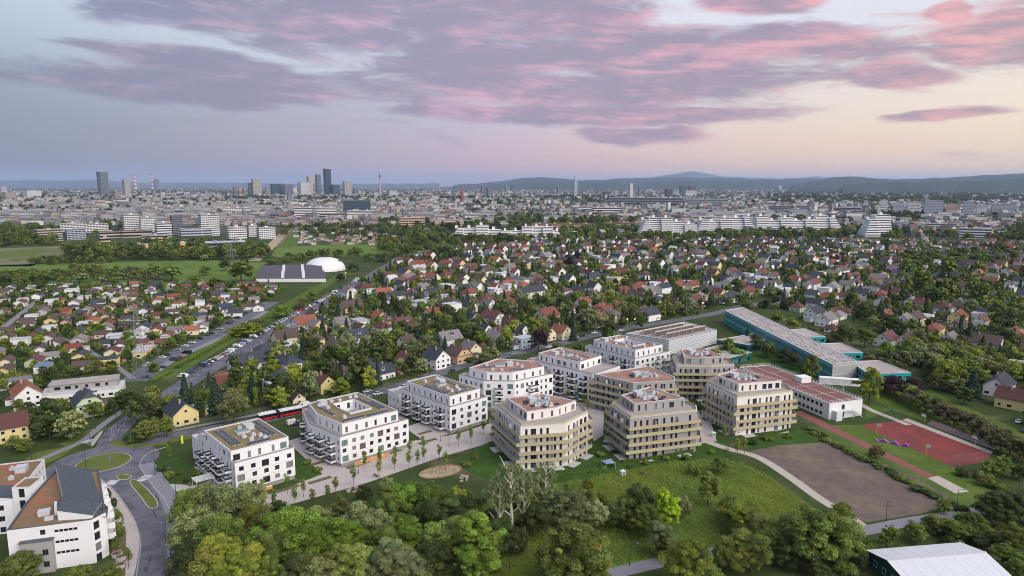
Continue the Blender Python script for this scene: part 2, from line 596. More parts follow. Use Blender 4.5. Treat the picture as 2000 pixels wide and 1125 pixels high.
def thing(name, base, cat, loc=(0, 0, 0), rz=0.0, zone=None, group=None):
	o = bpy.data.objects.new(name, None)
	o.empty_display_size = 0.1
	COL.objects.link(o)
	o.location = loc
	o.rotation_euler = (0, 0, rz)
	return tag(o, base, cat, zone, group)


def struct(o):
	o['kind'] = 'structure'
	return o


def stuff(o, label=None):
	o['kind'] = 'stuff'
	if label:
		o['label'] = label
	return o


def ccw(p):
	a = sum(p[i][0] * p[(i + 1) % len(p)][1] - p[(i + 1) % len(p)][0] * p[i][1] for i in range(len(p)))
	return list(p) if a > 0 else list(reversed(p))


def offset(poly, d):
	"""Outline moved outwards by d (number, or one per edge); poly counter-clockwise."""
	n = len(poly)
	ds = d if isinstance(d, (list, tuple)) else [d] * n
	out = []
	for i in range(n):
		p0, p1, p2 = Vector(poly[i - 1][:2]), Vector(poly[i][:2]), Vector(poly[(i + 1) % n][:2])
		e0, e1 = (p1 - p0).normalized(), (p2 - p1).normalized()
		n0, n1 = Vector((e0.y, -e0.x)), Vector((e1.y, -e1.x))
		d0, d1 = ds[i - 1], ds[i]
		den = e0.x * e1.y - e0.y * e1.x
		if abs(den) < 0.05:
			q = p1 + n1 * d1
		else:
			a, b = p1 + n0 * d0, p1 + n1 * d1
			t = ((b.x - a.x) * e1.y - (b.y - a.y) * e1.x) / den
			q = a + e0 * t
		out.append((q.x, q.y))
	return out


def np_mesh(name, V, F4, material, col=None, smooth=False):
	"""Mesh from arrays: vertices (n,3), quads (m,4), a colour per face."""
	me = bpy.data.meshes.new(name)
	V = np.asarray(V, np.float32)
	F4 = np.asarray(F4, np.int32)
	me.vertices.add(len(V))
	me.vertices.foreach_set('co', V.ravel())
	k = F4.shape[1]
	me.loops.add(F4.size)
	me.loops.foreach_set('vertex_index', F4.ravel())
	me.polygons.add(len(F4))
	me.polygons.foreach_set('loop_start', np.arange(0, F4.size, k, dtype=np.int32))
	me.polygons.foreach_set('loop_total', np.full(len(F4), k, np.int32))
	if smooth:
		me.polygons.foreach_set('use_smooth', np.ones(len(F4), bool))
	for m in (material if isinstance(material, (list, tuple)) else [material]):
		me.materials.append(m)
	if col is not None:
		a = me.attributes.new('Col', 'FLOAT_COLOR', 'FACE')
		c = np.ones((len(F4), 4), np.float32)
		c[:, :3] = col
		a.data.foreach_set('color', c.ravel())
	me.update(calc_edges=True)
	return me


def area(name, pts, material, z=0.004, parent=None, world=False):
	"""Flat sheet; pts are photograph pixels of its outline on the ground (or world x,y)."""
	P = [(p[0], p[1]) for p in pts] if world else [tuple(px(*p))[:2] for p in pts]
	P = ccw(P)
	mb = MB()
	mb.poly([(x, y, 0) for x, y in P])
	return struct(mb.build(name, material, parent, (0, 0, z)))


def ribbon_pts(P, w):
	"""Left and right edge of a line of points."""
	L, Rr = [], []
	for i, p in enumerate(P):
		a, b = P[max(i - 1, 0)], P[min(i + 1, len(P) - 1)]
		d = Vector((b[0] - a[0], b[1] - a[1])).normalized()
		n = Vector((-d.y, d.x))
		L.append((p[0] + n.x * w / 2, p[1] + n.y * w / 2))
		Rr.append((p[0] - n.x * w / 2, p[1] - n.y * w / 2))
	return L, Rr


def smooth_line(P, k=6):
	"""Catmull-Rom through the points."""
	P = [Vector((p[0], p[1])) for p in P]
	out = []
	for i in range(len(P) - 1):
		p0, p1, p2, p3 = P[max(i - 1, 0)], P[i], P[i + 1], P[min(i + 2, len(P) - 1)]
		for j in range(k):
			t = j / k
			out.append(0.5 * (2 * p1 + (p2 - p0) * t + (2 * p0 - 5 * p1 + 4 * p2 - p3) * t * t + (3 * p1 - p0 - 3 * p2 + p3) * t ** 3))
	out.append(P[-1])
	return [(p.x, p.y) for p in out]


def ribbon(name, pts, w, material, z=0.008, world=False, k=6):
	P = pts if world else [tuple(px(*p))[:2] for p in pts]
	P = smooth_line(P, k)
	L, Rr = ribbon_pts(P, w)
	mb = MB()
	for i in range(len(P) - 1):
		mb.quad((*Rr[i], 0), (*Rr[i + 1], 0), (*L[i + 1], 0), (*L[i], 0))
	return struct(mb.build(name, material, None, (0, 0, z))), P


def kerb_line(P, parent, w=0.25, h=0.12, off=0.0, name='kerb'):
	L, Rr = ribbon_pts(P, w)
	mb = MB()
	for i in range(len(P) - 1):
		a, b, c, d = Rr[i], Rr[i + 1], L[i + 1], L[i]
		mb.quad((*a, h), (*b, h), (*c, h), (*d, h))
		mb.quad((*a, -.02), (*b, -.02), (*b, h), (*a, h))
		mb.quad((*c, -.02), (*d, -.02), (*d, h), (*c, h))
	return mb.build(name, KERB, parent)


def in_poly(x, y, P):
	r = False
	n = len(P)
	for i in range(n):
		x0, y0, x1, y1 = P[i][0], P[i][1], P[(i + 1) % n][0], P[(i + 1) % n][1]
		if (y0 > y) != (y1 > y) and x < (x1 - x0) * (y - y0) / (y1 - y0) + x0:
			r = not r
	return r


def line_dist(x, y, P):
	best = 1e9
	for i in range(len(P) - 1):
		ax, ay, bx, by = P[i][0], P[i][1], P[i + 1][0], P[i + 1][1]
		dx_, dy_ = bx - ax, by - ay
		t = max(0, min(1, ((x - ax) * dx_ + (y - ay) * dy_) / (dx_ * dx_ + dy_ * dy_ + 1e-9)))
		best = min(best, math.hypot(x - ax - dx_ * t, y - ay - dy_ * t))
	return best


KEEP_OUT = []      # outlines where nothing grows or is built by the scattering loops
KEEP_LINES = []    # (points, half width)


def blocked(x, y, r=0.0):
	for P, bb in KEEP_OUT:
		if bb[0] - r <= x <= bb[2] + r and bb[1] - r <= y <= bb[3] + r:
			if in_poly(x, y, P) or (r and line_dist(x, y, P + [P[0]]) < r):
				return True
	for P, hw, bb in KEEP_LINES:
		if bb[0] - r <= x <= bb[2] + r and bb[1] - r <= y <= bb[3] + r and line_dist(x, y, P) < hw + r:
			return True
	return False


def keep(P, world=True):
	P = [tuple(p)[:2] for p in (P if world else [px(*q) for q in P])]
	KEEP_OUT.append((P, (min(p[0] for p in P), min(p[1] for p in P), max(p[0] for p in P), max(p[1] for p in P))))


def keep_line(P, hw):
	KEEP_LINES.append((P, hw, (min(p[0] for p in P) - hw, min(p[1] for p in P) - hw, max(p[0] for p in P) + hw, max(p[1] for p in P) + hw)))

# ================================================================== the setting: ground, roads, lawns, courts
_mb = MB()
_mb.quad((-60000, -3000, 0), (60000, -3000, 0), (60000, 90000, 0), (-60000, 90000, 0))
struct(_mb.build('ground', FARG, None, (0, 0, -0.05)))
area('garden_ground', [(-1400, 1180), (3400, 1180), (3000, 470), (1000, 455), (-1100, 470)], GROUNDM, 0.0)

# --- grass sheets
MEAD = [(1000, 960), (1150, 935), (1290, 905), (1400, 895), (1450, 905), (1500, 930), (1600, 1000), (1640, 1030), (1520, 1065), (1400, 1080), (1260, 1100), (1120, 1130), (860, 1180), (700, 1150), (880, 1000)]
area('meadow', MEAD, MEADOW, 0.008)
area('estate_lawn', [(880, 905), (960, 858), (1160, 830), (1400, 850), (1450, 895), (1400, 895), (1290, 908), (1150, 940), (1000, 962)], LAWN_DARK, 0.006)
area('estate_lawn', [(560, 905), (620, 880), (700, 925), (600, 955)], LAWN_DARK, 0.006)
area('estate_lawn', [(1440, 868), (1560, 835), (1600, 850), (1640, 870), (1480, 882)], LAWN_DARK, 0.006)
area('school_lawn', [(1590, 830), (1690, 830), (1760, 860), (1900, 930), (2010, 970), (2010, 985), (1880, 990), (1760, 930), (1600, 850)], LAWN, 0.006)
area('school_lawn', [(1690, 740), (1780, 745), (1900, 800), (2080, 880), (2080, 940), (1960, 885), (1830, 830), (1740, 800), (1690, 770)], LAWN, 0.006)
area('school_lawn', [(1440, 690), (1520, 660), (1600, 740), (1540, 760), (1460, 720)], LAWN_DARK, 0.006)
area('school_lawn', [(1690, 785), (1740, 800), (1690, 820)], LAWN, 0.006)
area('golf_lawn', [(-500, 532), (200, 512), (420, 508), (520, 512), (500, 545), (440, 562), (-500, 580)], LAWN_GOLF, 0.02)
area('far_lawn', [(540, 483), (640, 478), (800, 475), (800, 492), (700, 500), (560, 505), (530, 500)], LAWN_GOLF, 0.03)
area('far_lawn', [(555, 455), (590, 440), (580, 480), (545, 482)], LAWN, 0.03)
area('bare_field', [(520, 482), (560, 446), (578, 446), (545, 482)], SOIL, 0.04)
area('sandy_lot', [(-60, 520), (-60, 488), (130, 480), (150, 488), (60, 520)], LOT, 0.02)
area('sandy_lot_grass', [(-40, 506), (-20, 492), (90, 488), (70, 500)], LAWN_DRY, 0.04)

# --- tilled field, sports ground
FIELD = [(1464, 881), (1520, 870), (1622, 863), (1700, 895), (1780, 930), (1853, 970), (1845, 990), (1800, 1003), (1690, 1021), (1620, 985), (1540, 930)]
area('ploughed_field', FIELD, SOIL, 0.012)
COURTP = [(1679, 830), (1762, 821), (1932, 885), (1929, 900), (1861, 912), (1800, 905), (1775, 882), (1752, 878)]
court = area('sports_court', [(1679, 830), (1762, 821), (1935, 886), (1930, 900), (1861, 912)], COURT, 0.014)
area('running_track', [(1548, 806), (1566, 803), (1828, 930), (1812, 934)], TRACK, 0.012)
area('landing_pit_path', [(1812, 934), (1832, 929), (1893, 960), (1866, 964)], PATHM, 0.012)
area('court_border', [(1762, 820), (1772, 817), (1940, 882), (1935, 887)], PATHM, 0.010)


# --- promenade and squares of the estate
PROM = [(500, 1004), (510, 972), (640, 922), (760, 886), (800, 862), (880, 850), (960, 826), (985, 800), (960, 790), (1000, 770), (1090, 745), (1160, 752), (1180, 800), (1178, 850), (1160, 862), (1150, 830), (960, 862), (940, 870), (860, 893), (720, 942), (600, 976)]
area('promenade', PROM, PAVE, 0.010)
area('courtyard_paving', [(300, 935), (420, 900), (500, 960), (360, 968)], PAVE, 0.010)
area('courtyard_paving', [(560, 862), (600, 850), (680, 925), (640, 935)], PAVE, 0.0095)
area('courtyard_paving', [(790, 835), (850, 815), (900, 840), (830, 862)], PAVE, 0.0105)
area('courtyard_paving', [(1180, 860), (1200, 800), (1330, 790), (1390, 830), (1400, 862), (1370, 866), (1330, 830), (1215, 830)], PAVE, 0.0105)
area('estate_garden', [(305, 905), (345, 892), (415, 935), (385, 948), (330, 945)], LAWN_DARK, 0.016)
GPATH, gp_line = ribbon('gravel_path', [(1368, 858), (1420, 876), (1480, 893), (1540, 930), (1600, 973), (1660, 1010), (1700, 1040)], 3.4, PATHM, 0.016)
LANE, lane_line = ribbon('farm_lane', [(1180, 1124), (1300, 1096), (1420, 1075), (1540, 1060), (1680, 1038), (1760, 1022), (1850, 1008), (1940, 994), (2060, 975)], 4.6, ASPH_L, 0.020)
struct(GPATH), struct(LANE)
keep_line(gp_line, 2.0), keep_line(lane_line, 2.6)
SCHP, scp_line = ribbon('school_path', [(1660, 775), (1700, 800), (1745, 818), (1775, 830)], 3.0, PATHM, 0.018)
CHP, chp_line = ribbon('chestnut_path', [(1745, 755), (1800, 785), (1880, 822), (1950, 850), (2060, 892)], 3.2, PATHM, 0.018)
keep_line(scp_line, 1.6), keep_line(chp_line, 1.6)
DIRT, _d = ribbon('bus_lane_dirt', [(495, 510), (530, 480), (560, 450)], 16.0, SANDM, 0.05)

# --- roads
ROUND = px(203, 903)
road_south, rs_line = ribbon('road', [(286, 1180), (296, 1120), (303, 1064), (297, 1020), (280, 985), (255, 950), (225, 925)], 10.5, ASPHALT, 0.010)
road_south2, _x = ribbon('road', [(303, 1050), (312, 1010), (316, 985), (300, 950), (280, 925), (258, 905)], 7.5, ASPHALT, 0.0105)
mb = MB()
mb.poly([(ROUND.x + 17.5 * math.cos(a), ROUND.y + 17.5 * math.sin(a), 0) for a in [2 * math.pi * k / 48 for k in range(48)]])
roundabout = struct(mb.build('roundabout', ASPHALT, None, (0, 0, 0.0135)))
road_north, rn_line = ribbon('road', [(205, 885), (220, 852), (245, 826), (280, 800), (325, 772), (345, 760)], 8.0, ASPHALT, 0.011)
road_bus, rb_line = ribbon('road', [(225, 880), (290, 862), (360, 848), (450, 832), (545, 812), (640, 788), (745, 764), (850, 731), (930, 706), (1010, 689), (1110, 667), (1200, 646), (1330, 624), (1400, 611), (1460, 596), (1540, 588)], 9.0, ASPHALT, 0.012)
road_park, rp_line = ribbon('road', [(330, 772), (390, 732), (480, 682), (560, 632), (640, 588), (700, 553), (745, 525), (780, 505)], 11.0, ASPHALT, 0.0125)
lot, lot_line = ribbon('parking_lot', [(258, 745), (330, 700), (430, 650), (490, 613), (530, 590)], 14.0, ASPHALT, 0.010)
lot2, lot2_line = ribbon('lot_strip', [(300, 728), (350, 697), (440, 655), (520, 608)], 5.0, ASPH_L, 0.016)
strip, strip_line = ribbon('verge', [(310, 740), (380, 700), (450, 660), (530, 615), (600, 575), (680, 530)], 12.0, LAWN, 0.007)
lane_w, lw_line = ribbon('garden_lane', [(-30, 665), (30, 622), (70, 590), (90, 575)], 5.0, ASPH_L, 0.012)
lane_w2, lw2_line = ribbon('garden_lane', [(-60, 640), (100, 655), (200, 700), (262, 740)], 3.0, ASPH_L, 0.0122)
side1, s1_line = ribbon('side_street', [(640, 590), (720, 600), (800, 628), (850, 650), (900, 665), (950, 700)], 5.5, ASPHALT, 0.0115)
side2, s2_line = ribbon('side_street', [(700, 555), (820, 520), (930, 500), (1060, 480)], 5.5, ASPHALT, 0.0115)
side3, s3_line = ribbon('side_street', [(860, 651), (1000, 612), (1120, 585), (1250, 560), (1400, 535), (1520, 520)], 5.0, ASPHALT, 0.0117)
side4, s4_line = ribbon('side_street', [(1440, 600), (1600, 590), (1760, 612), (1900, 640), (2060, 665)], 5.5, ASPHALT, 0.0119)
for L_, w_ in ((rs_line, 6.5), (rn_line, 5.0), (rb_line, 6.0), (rp_line, 7.0), (lot_line, 8.5), (lw_line, 3.2), (lw2_line, 2.2), (s1_line, 3.6), (s2_line, 3.6), (s3_line, 3.2), (s4_line, 3.6), (_x, 5)):
	keep_line(L_, w_)
keep([(ROUND.x + 19 * math.cos(a), ROUND.y + 19 * math.sin(a)) for a in [2 * math.pi * k / 16 for k in range(16)]])
for P_ in (PROM, FIELD, [(1650, 822), (1765, 800), (1960, 880), (1940, 910), (1861, 920)], [(1540, 800), (1580, 797), (1900, 960), (1860, 970)]):
	keep(P_, False)

# --- pavements, traffic islands, kerbs, paint
pav, pv_line = ribbon('pavement', [(350, 1180), (347, 1120), (345, 1064), (342, 1010), (330, 972), (305, 935), (285, 905)], 5.0, ASPH_L, 0.03)
pav2, pv2_line = ribbon('pavement', [(232, 1180), (246, 1120), (256, 1064), (250, 1025), (228, 985), (205, 958), (180, 935)], 4.0, PAVE, 0.03)
pav3, pv3_line = ribbon('pavement', [(60, 905), (120, 880), (160, 862), (190, 838), (225, 812), (262, 788)], 3.0, ASPH_L, 0.03)
pav4, pv4_line = ribbon('pavement', [(300, 850), (400, 829), (500, 810), (560, 795), (660, 770), (760, 742), (850, 716)], 2.4, ASPH_L, 0.03)
kerb_line(smooth_line([px(*p)[:2] for p in [(327, 1180), (332, 1064), (334, 1010), (322, 978), (300, 950), (278, 920), (274, 905), (290, 885), (330, 872)]]), pav)
kerb_line(smooth_line([px(*p)[:2] for p in [(258, 1180), (270, 1100), (274, 1060), (264, 1020), (242, 983), (220, 955), (195, 935)]]), pav2)
area('verge', [(42, 903), (70, 884), (140, 870), (146, 874), (120, 893), (90, 905)], LAWN_DRY, 0.02)
area('verge', [(115, 868), (190, 832), (197, 838), (160, 860), (128, 872)], LAWN, 0.02)
area('verge', [(217, 862), (226, 859), (300, 868), (325, 862), (330, 868), (260, 875), (222, 871)], LAWN_DRY, 0.02)
area('verge', [(325, 858), (400, 845), (404, 849), (335, 865)], LAWN_DRY, 0.02)


def island(name, pts, mat_, world=False, h=0.12):
	P = ccw([tuple(p)[:2] for p in pts] if world else [tuple(px(*p))[:2] for p in pts])
	P = smooth_line(P + [P[0]], 4)[:-1]
	mb = MB()
	mb.prism(P, 0, h, 0, bottom=False)
	o = struct(mb.build(name, KERB))
	mb = MB()
	mb.poly([(x, y, h + 0.02) for x, y in offset(P, -0.3)])
	mb.build('turf' if mat_ in (LAWN, LAWN_DRY, MEADOW) else 'paving', mat_, o)
	return o


island('traffic_island', [(ROUND.x + 8.6 * math.cos(a), ROUND.y + 8.6 * math.sin(a)) for a in [2 * math.pi * k / 20 for k in range(20)]], LAWN_DRY, True)
island('traffic_island', [(253, 943), (268, 938), (300, 968), (309, 985), (305, 992), (290, 992), (275, 972)], LAWN_DRY)
island('traffic_island', [(227, 930), (240, 926), (258, 930), (247, 937), (232, 937)], LAWN_DRY)
island('traffic_island', [(178, 872), (184, 868), (200, 845), (196, 843), (180, 862)], KERB)


def dashes(P, road, gap=4.0, ln=3.0, w=0.14, off=0.0, z=0.022, solid=False):
	"""Painted line along a street: every dash its own child."""
	acc, pts = 0.0, [Vector(p) for p in P]
	mb = None
	pos, i, seg = 0.0, 0, []
	def at(s):
		r = s
		for a, b in zip(pts, pts[1:]):
			l = (b - a).length
			if r <= l:
				d = (b - a).normalized()
				return a + d * r + Vector((-d.y, d.x)) * off, d
			r -= l
		return None, None
	tot = sum((b - a).length for a, b in zip(pts, pts[1:]))
	s = 1.0
	while s + ln < tot:
		a, d = at(s)
		b, d2 = at(s + ln)
		n, n2 = Vector((-d.y, d.x)) * w / 2, Vector((-d2.y, d2.x)) * w / 2
		mb = MB()
		mb.quad((*(a - n), z), (*(b - n2), z), (*(b + n2), z), (*(a + n), z))
		mb.build('road_marking', PAINT, road)
		s += ln + (0.0 if solid else gap)


for k in range(26):            # mended strips and gully covers in the carriageways
	ln_ = R.choice([rs_line, rs_line, rn_line, rb_line])
	i = R.randrange(2, min(26, len(ln_) - 1))
	a_, b_ = Vector(ln_[i]), Vector(ln_[i - 1])
	d_ = (a_ - b_).normalized()
	q_ = a_ + Vector((-d_.y, d_.x)) * R.uniform(-3.6, 3.6)
	mb = MB()
	l_, w_ = (R.uniform(1.5, 6), R.uniform(0.5, 1.3)) if k % 3 else (0.35, 0.35)
	mb.quad(*[(q_.x + d_.x * s * l_ - d_.y * t * w_, q_.y + d_.y * s * l_ + d_.x * t * w_, 0.018) for s, t in ((-.5, -.5), (.5, -.5), (.5, .5), (-.5, .5))])
	mb.build('road_patch' if k % 3 else 'gully_cover', mat('asphalt_patch', srgb(78, 78, 86), 0.9, 0.15, 0.5, 4.0), road_south)
dashes(rp_line[:26], road_park, 5, 3)
dashes(rn_line[4:26], road_north, 3.5, 2.5)
dashes(rb_line[6:34], road_bus, 5, 3)
for c0, c1, n_ in (((212, 948), (226, 937), 5), ((272, 940), (292, 928), 5), ((163, 866), (182, 858), 4)):   # zebra crossings
	p, q = px(*c0), px(*c1)
	d = (q - p).normalized()
	n = Vector((-d.y, d.x, 0))
	for k in range(n_):
		c = p.lerp(q, (k + 0.5) / n_)
		mb = MB()
		mb.quad(*[tuple(c + d * a * 0.3 + n * b * 1.6 + Vector((0, 0, 0.026))) for a, b in ((-1, -1), (1, -1), (1, 1), (-1, 1))])
		mb.build('road_marking', PAINT, roundabout)

# ================================================================== trees: leaf quads on many small tufts, tapered trunk with limbs
def leaf_quads(C, N, size, rng, aspect=0.7):
	"""A quad at each centre C facing N, spun at random."""
	n = len(C)
	N = N / (np.linalg.norm(N, axis=1, keepdims=True) + 1e-9)
	r = rng.normal(size=(n, 3))
	T = np.cross(N, r)
	T /= np.linalg.norm(T, axis=1, keepdims=True) + 1e-9
	B = np.cross(N, T)
	s = size * rng.uniform(0.6, 1.25, (n, 1))
	T, B = T * s, B * s * aspect
	V = np.stack([C - T - B * 0.3, C + B * -1.0, C + T + B * 0.3, C + B], 1).reshape(-1, 3)
	F4 = np.arange(n * 4, dtype=np.int32).reshape(-1, 4)
	return V, F4


def tufts(rng, K, centre_fn, rad_fn, n, size, flat=0.85, env=None):
	"""n leaves spread over K tufts; each tuft is an uneven little ball."""
	cs = np.array([centre_fn(k) for k in range(K)])
	rs = np.array([rad_fn(k, cs[k]) for k in range(K)])
	w = rs ** 2
	w = w / w.sum()
	idx = rng.choice(K, n, p=w)
	d = rng.normal(size=(n, 3))
	d /= np.linalg.norm(d, axis=1, keepdims=True)
	d[:, 2] = np.where((d[:, 2] < -0.35) & (rng.random(n) < 0.7), -d[:, 2], d[:, 2])
	rr = rs[idx] * rng.uniform(0.62, 1.12, n)
	C = cs[idx] + d * rr[:, None] * np.array([1, 1, flat])
	N = d + rng.normal(size=(n, 3)) * 0.5 + np.array([0, 0, 0.6])
	V, F4 = leaf_quads(C, N, size, rng)
	tone = rng.uniform(0.6, 1.4, K)[idx] * rng.uniform(0.7, 1.3, n)
	hue = rng.normal(0, 0.05, K)[idx]
	col = np.stack([tone * (1 + hue * 1.4), tone, tone * (1 - hue)], 1)
	return V, F4, col, C


def crown_broad(seed, n, size, h=14.0, rx=5.2, zc=7.3, rz=6.4, K=62, lumpy=0.62):
	rng = np.random.default_rng(seed)
	K, f = (int(K * 1.9), 0.72) if n > 8000 else (K, 1.0)
	ax = rng.normal(0, 0.12, 2)
	def c(k):
		d = rng.normal(size=3)
		d /= np.linalg.norm(d)
		if d[2] < -0.8:
			d[2] *= -1
		r = rng.uniform(0.5, 0.98) if k > K * 0.2 else rng.uniform(0.1, 0.45)
		z = zc + d[2] * rz * r
		sh = 1.0 - 0.22 * max(0, (z - zc) / rz)
		return (d[0] * rx * r * sh + ax[0] * (z - zc), d[1] * rx * r * sh + ax[1] * (z - zc), z)
	return tufts(rng, K, c, lambda k, p: rx * f * rng.uniform(0.13, 0.38), n, size)


def crown_column(seed, n, size, h=16.0, rx=1.9):
	rng = np.random.default_rng(seed)
	K = 40
	def c(k):
		z = h * (0.1 + 0.84 * (k + rng.random()) / K)
		f = math.sin(math.pi * min(1, 0.12 + 0.86 * z / h)) ** 0.6
		a = rng.uniform(0, 6.28)
		return (math.cos(a) * rx * f * 0.6, math.sin(a) * rx * f * 0.6, z)
	return tufts(rng, K, c, lambda k, p: rx * rng.uniform(0.4, 0.6), n, size, 1.3)


def crown_conifer(seed, n, size, h=15.0, rx=3.0):
	rng = np.random.default_rng(seed)
	z = h * (0.06 + 0.93 * rng.random(n) ** 1.35)
	lay = np.floor(z / h * 15) / 15
	fr = (z / h * 15) % 1
	R_ = rx * (1 - z / h) ** 0.85 * (1.12 - 0.4 * fr) * rng.uniform(0.86, 1.1, 15)[np.clip((z / h * 15).astype(int), 0, 14)]
	a = rng.uniform(0, 2 * math.pi, n)
	R_ = R_ * (1 + 0.22 * np.sin(a * 5 + lay * 40))
	q = rng.uniform(0.35, 1.0, n) ** 0.6
	C = np.stack([np.cos(a) * R_ * q, np.sin(a) * R_ * q, z - R_ * q * 0.22], 1)
	N = np.stack([np.cos(a) * 0.6, np.sin(a) * 0.6, np.full(n, 0.8)], 1) + rng.normal(size=(n, 3)) * 0.35
	V, F4 = leaf_quads(C, N, size, rng, 0.5)
	t = rng.uniform(0.65, 1.3, n)
	return V, F4, np.stack([t, t, t * rng.uniform(0.9, 1.15, n)], 1), C


def crown_shrub(seed, n, size, rx=2.0, h=2.4):
	rng = np.random.default_rng(seed)
	K = 16
	def c(k):
		a, r = rng.uniform(0, 6.28), rng.uniform(0, 0.72) * rx
		return (math.cos(a) * r, math.sin(a) * r, h * rng.uniform(0.2, 0.72) * (1 - 0.4 * r / rx))
	return tufts(rng, K, c, lambda k, p: rx * rng.uniform(0.26, 0.42), n, size)


def crown_young(seed, n, size, h=7.0):
	rng = np.random.default_rng(seed)
	K = 16
	def c(k):
		z = h * (0.42 + 0.52 * (k + 0.5) / K)
		a = rng.uniform(0, 6.28)
		f = 0.45 * math.sin(math.pi * (z / h - 0.38) / 0.64) ** 0.6
		return (math.cos(a) * f, math.sin(a) * f, z)
	return tufts(rng, K, c, lambda k, p: rng.uniform(0.3, 0.55), n, size, 1.2)


def crown_sparse(seed, n, size, h=17.0, rx=5.0):
	rng = np.random.default_rng(seed)
	K = 70
	def c(k):
		a, z = rng.uniform(0, 6.28), h * rng.uniform(0.5, 0.97)
		f = rx * math.sin(math.pi * min(1, (z / h - 0.38) / 0.64)) ** 0.7 * rng.uniform(0.3, 1)
		return (math.cos(a) * f, math.sin(a) * f, z)
	return tufts(rng, K, c, lambda k, p: rng.uniform(0.5, 0.95), n, size)


def trunk_mesh(name, h, r, material, limbs=6, seed=0, z0=0.28, z1=0.75, spread=0.28, lean=0.04):
	rr = random.Random(seed)
	mb = MB()
	pts = [Vector((rr.uniform(-lean, lean) * h * k / 4, rr.uniform(-lean, lean) * h * k / 4, -0.3 + h * z1 * k / 4)) for k in range(5)]
	for k in range(4):
		mb.bar(pts[k], pts[k + 1], (r * (1 - 0.19 * k), r * (1 - 0.19 * (k + 1))), 0, 7)
	for k in range(limbs):
		f = z0 + (z1 - z0) * 0.9 * (k + 0.5) / limbs
		s = f / z1 * 4
		i = min(3, int(s))
		b = pts[i].lerp(pts[i + 1], s - i)
		a = rr.uniform(0, 6.28) + k * 2.4
		e = b + Vector((math.cos(a) * spread * h * rr.uniform(0.6, 1.1), math.sin(a) * spread * h * rr.uniform(0.6, 1.1), h * rr.uniform(0.12, 0.28)))
		m = b.lerp(e, 0.5) + Vector((0, 0, -0.02 * h))
		mb.bar(b, m, (r * 0.42, r * 0.28), 0, 5)
		mb.bar(m, e, (r * 0.28, r * 0.08), 0, 5)
	return mb.mesh(name, material)


BLOSSOM = np.array([2.7, 2.55, 2.9])


def with_blossom(parts, frac, seed, mul=BLOSSOM):
	V, F4, col, C = parts
	rng = np.random.default_rng(seed + 99)
	up = C[:, 2] > np.quantile(C[:, 2], 0.25)
	pick = (rng.random(len(col)) < frac) & up
	col = col.copy()
	col[pick] = mul * rng.uniform(0.75, 1.1, (pick.sum(), 1))
	return V, F4, col, C


TREES = {}   # kind -> lod -> list of (crown mesh, trunk mesh); height and width of the pattern
PATTERN = {'broad': (14.0, 10.4), 'blossom': (14.0, 10.4), 'column': (16.0, 3.8), 'conifer': (15.0, 6.0), 'shrub': (2.4, 4.0), 'young': (7.0, 1.6), 'sparse': (17.0, 9.5), 'oval': (15.0, 8.0)}


def make_kind(kind, fn, lods, trunk):
	TREES[kind] = {}
	for lod, (n, size, nv) in enumerate(lods):
		out = []
		for v in range(nv):
			V, F4, col, C = fn(sum(map(ord, kind)) * 7 + lod * 31 + v, n, size)
			me = np_mesh('crown', V, F4, LEAF, col)
			out.append((me, trunk(v) if lod < 2 else trunk(0)))
		TREES[kind][lod] = out




_tr = {}


def tmesh(key, *a, **k):
	if key not in _tr:
		_tr[key] = trunk_mesh('trunk', *a, **k)
	return _tr[key]


make_kind('broad', lambda s, n, z: crown_broad(s, n, z), [(22000, 0.185, 6), (2600, 0.52, 5), (520, 1.1, 3)], lambda v: tmesh(('b', v), 14, 0.34, BARK, seed=v))
make_kind('oval', lambda s, n, z: crown_broad(s, n, z, 15, 4.0, 8.0, 6.8, 44), [(18000, 0.185, 4), (2300, 0.52, 4), (480, 1.1, 2)], lambda v: tmesh(('o', v), 15, 0.32, BARK, seed=v + 20))
make_kind('blossom', lambda s, n, z: with_blossom(crown_broad(s, n, z, K=58), 0.42, s), [(22000, 0.185, 4), (2600, 0.52, 3), (500, 1.1, 2)], lambda v: tmesh(('l', v), 14, 0.32, BARK, seed=v + 40))
make_kind('column', crown_column, [(5500, 0.28, 2), (1300, 0.55, 2), (350, 1.0, 2)], lambda v: tmesh(('c', v), 16, 0.25, BARK, limbs=2, seed=v + 60, spread=0.06))
make_kind('conifer', crown_conifer, [(7000, 0.34, 3), (1700, 0.62, 3), (420, 1.1, 2)], lambda v: tmesh(('f', v), 15, 0.26, BARK, limbs=0, seed=v + 80, z1=0.95, lean=0.0))
make_kind('shrub', crown_shrub, [(2200, 0.17, 4), (520, 0.34, 3), (160, 0.6, 2)], lambda v: tmesh(('s', v), 2.2, 0.07, BARK, limbs=4, seed=v + 90, z0=0.1, spread=0.3))
make_kind('young', crown_young, [(700, 0.15, 4), (260, 0.3, 2), (80, 0.5, 1)], lambda v: tmesh(('y', v), 7, 0.07, BARK, limbs=3, seed=v + 100, spread=0.07))
make_kind('sparse', lambda s, n, z: with_blossom(crown_sparse(s, n, z), 0.0, s), [(3400, 0.2, 3), (900, 0.4, 2), (300, 0.8, 1)], lambda v: tmesh(('p', v), 17, 0.46, BARK_PALE, limbs=11, seed=v + 120, z0=0.25, z1=0.95, spread=0.2))

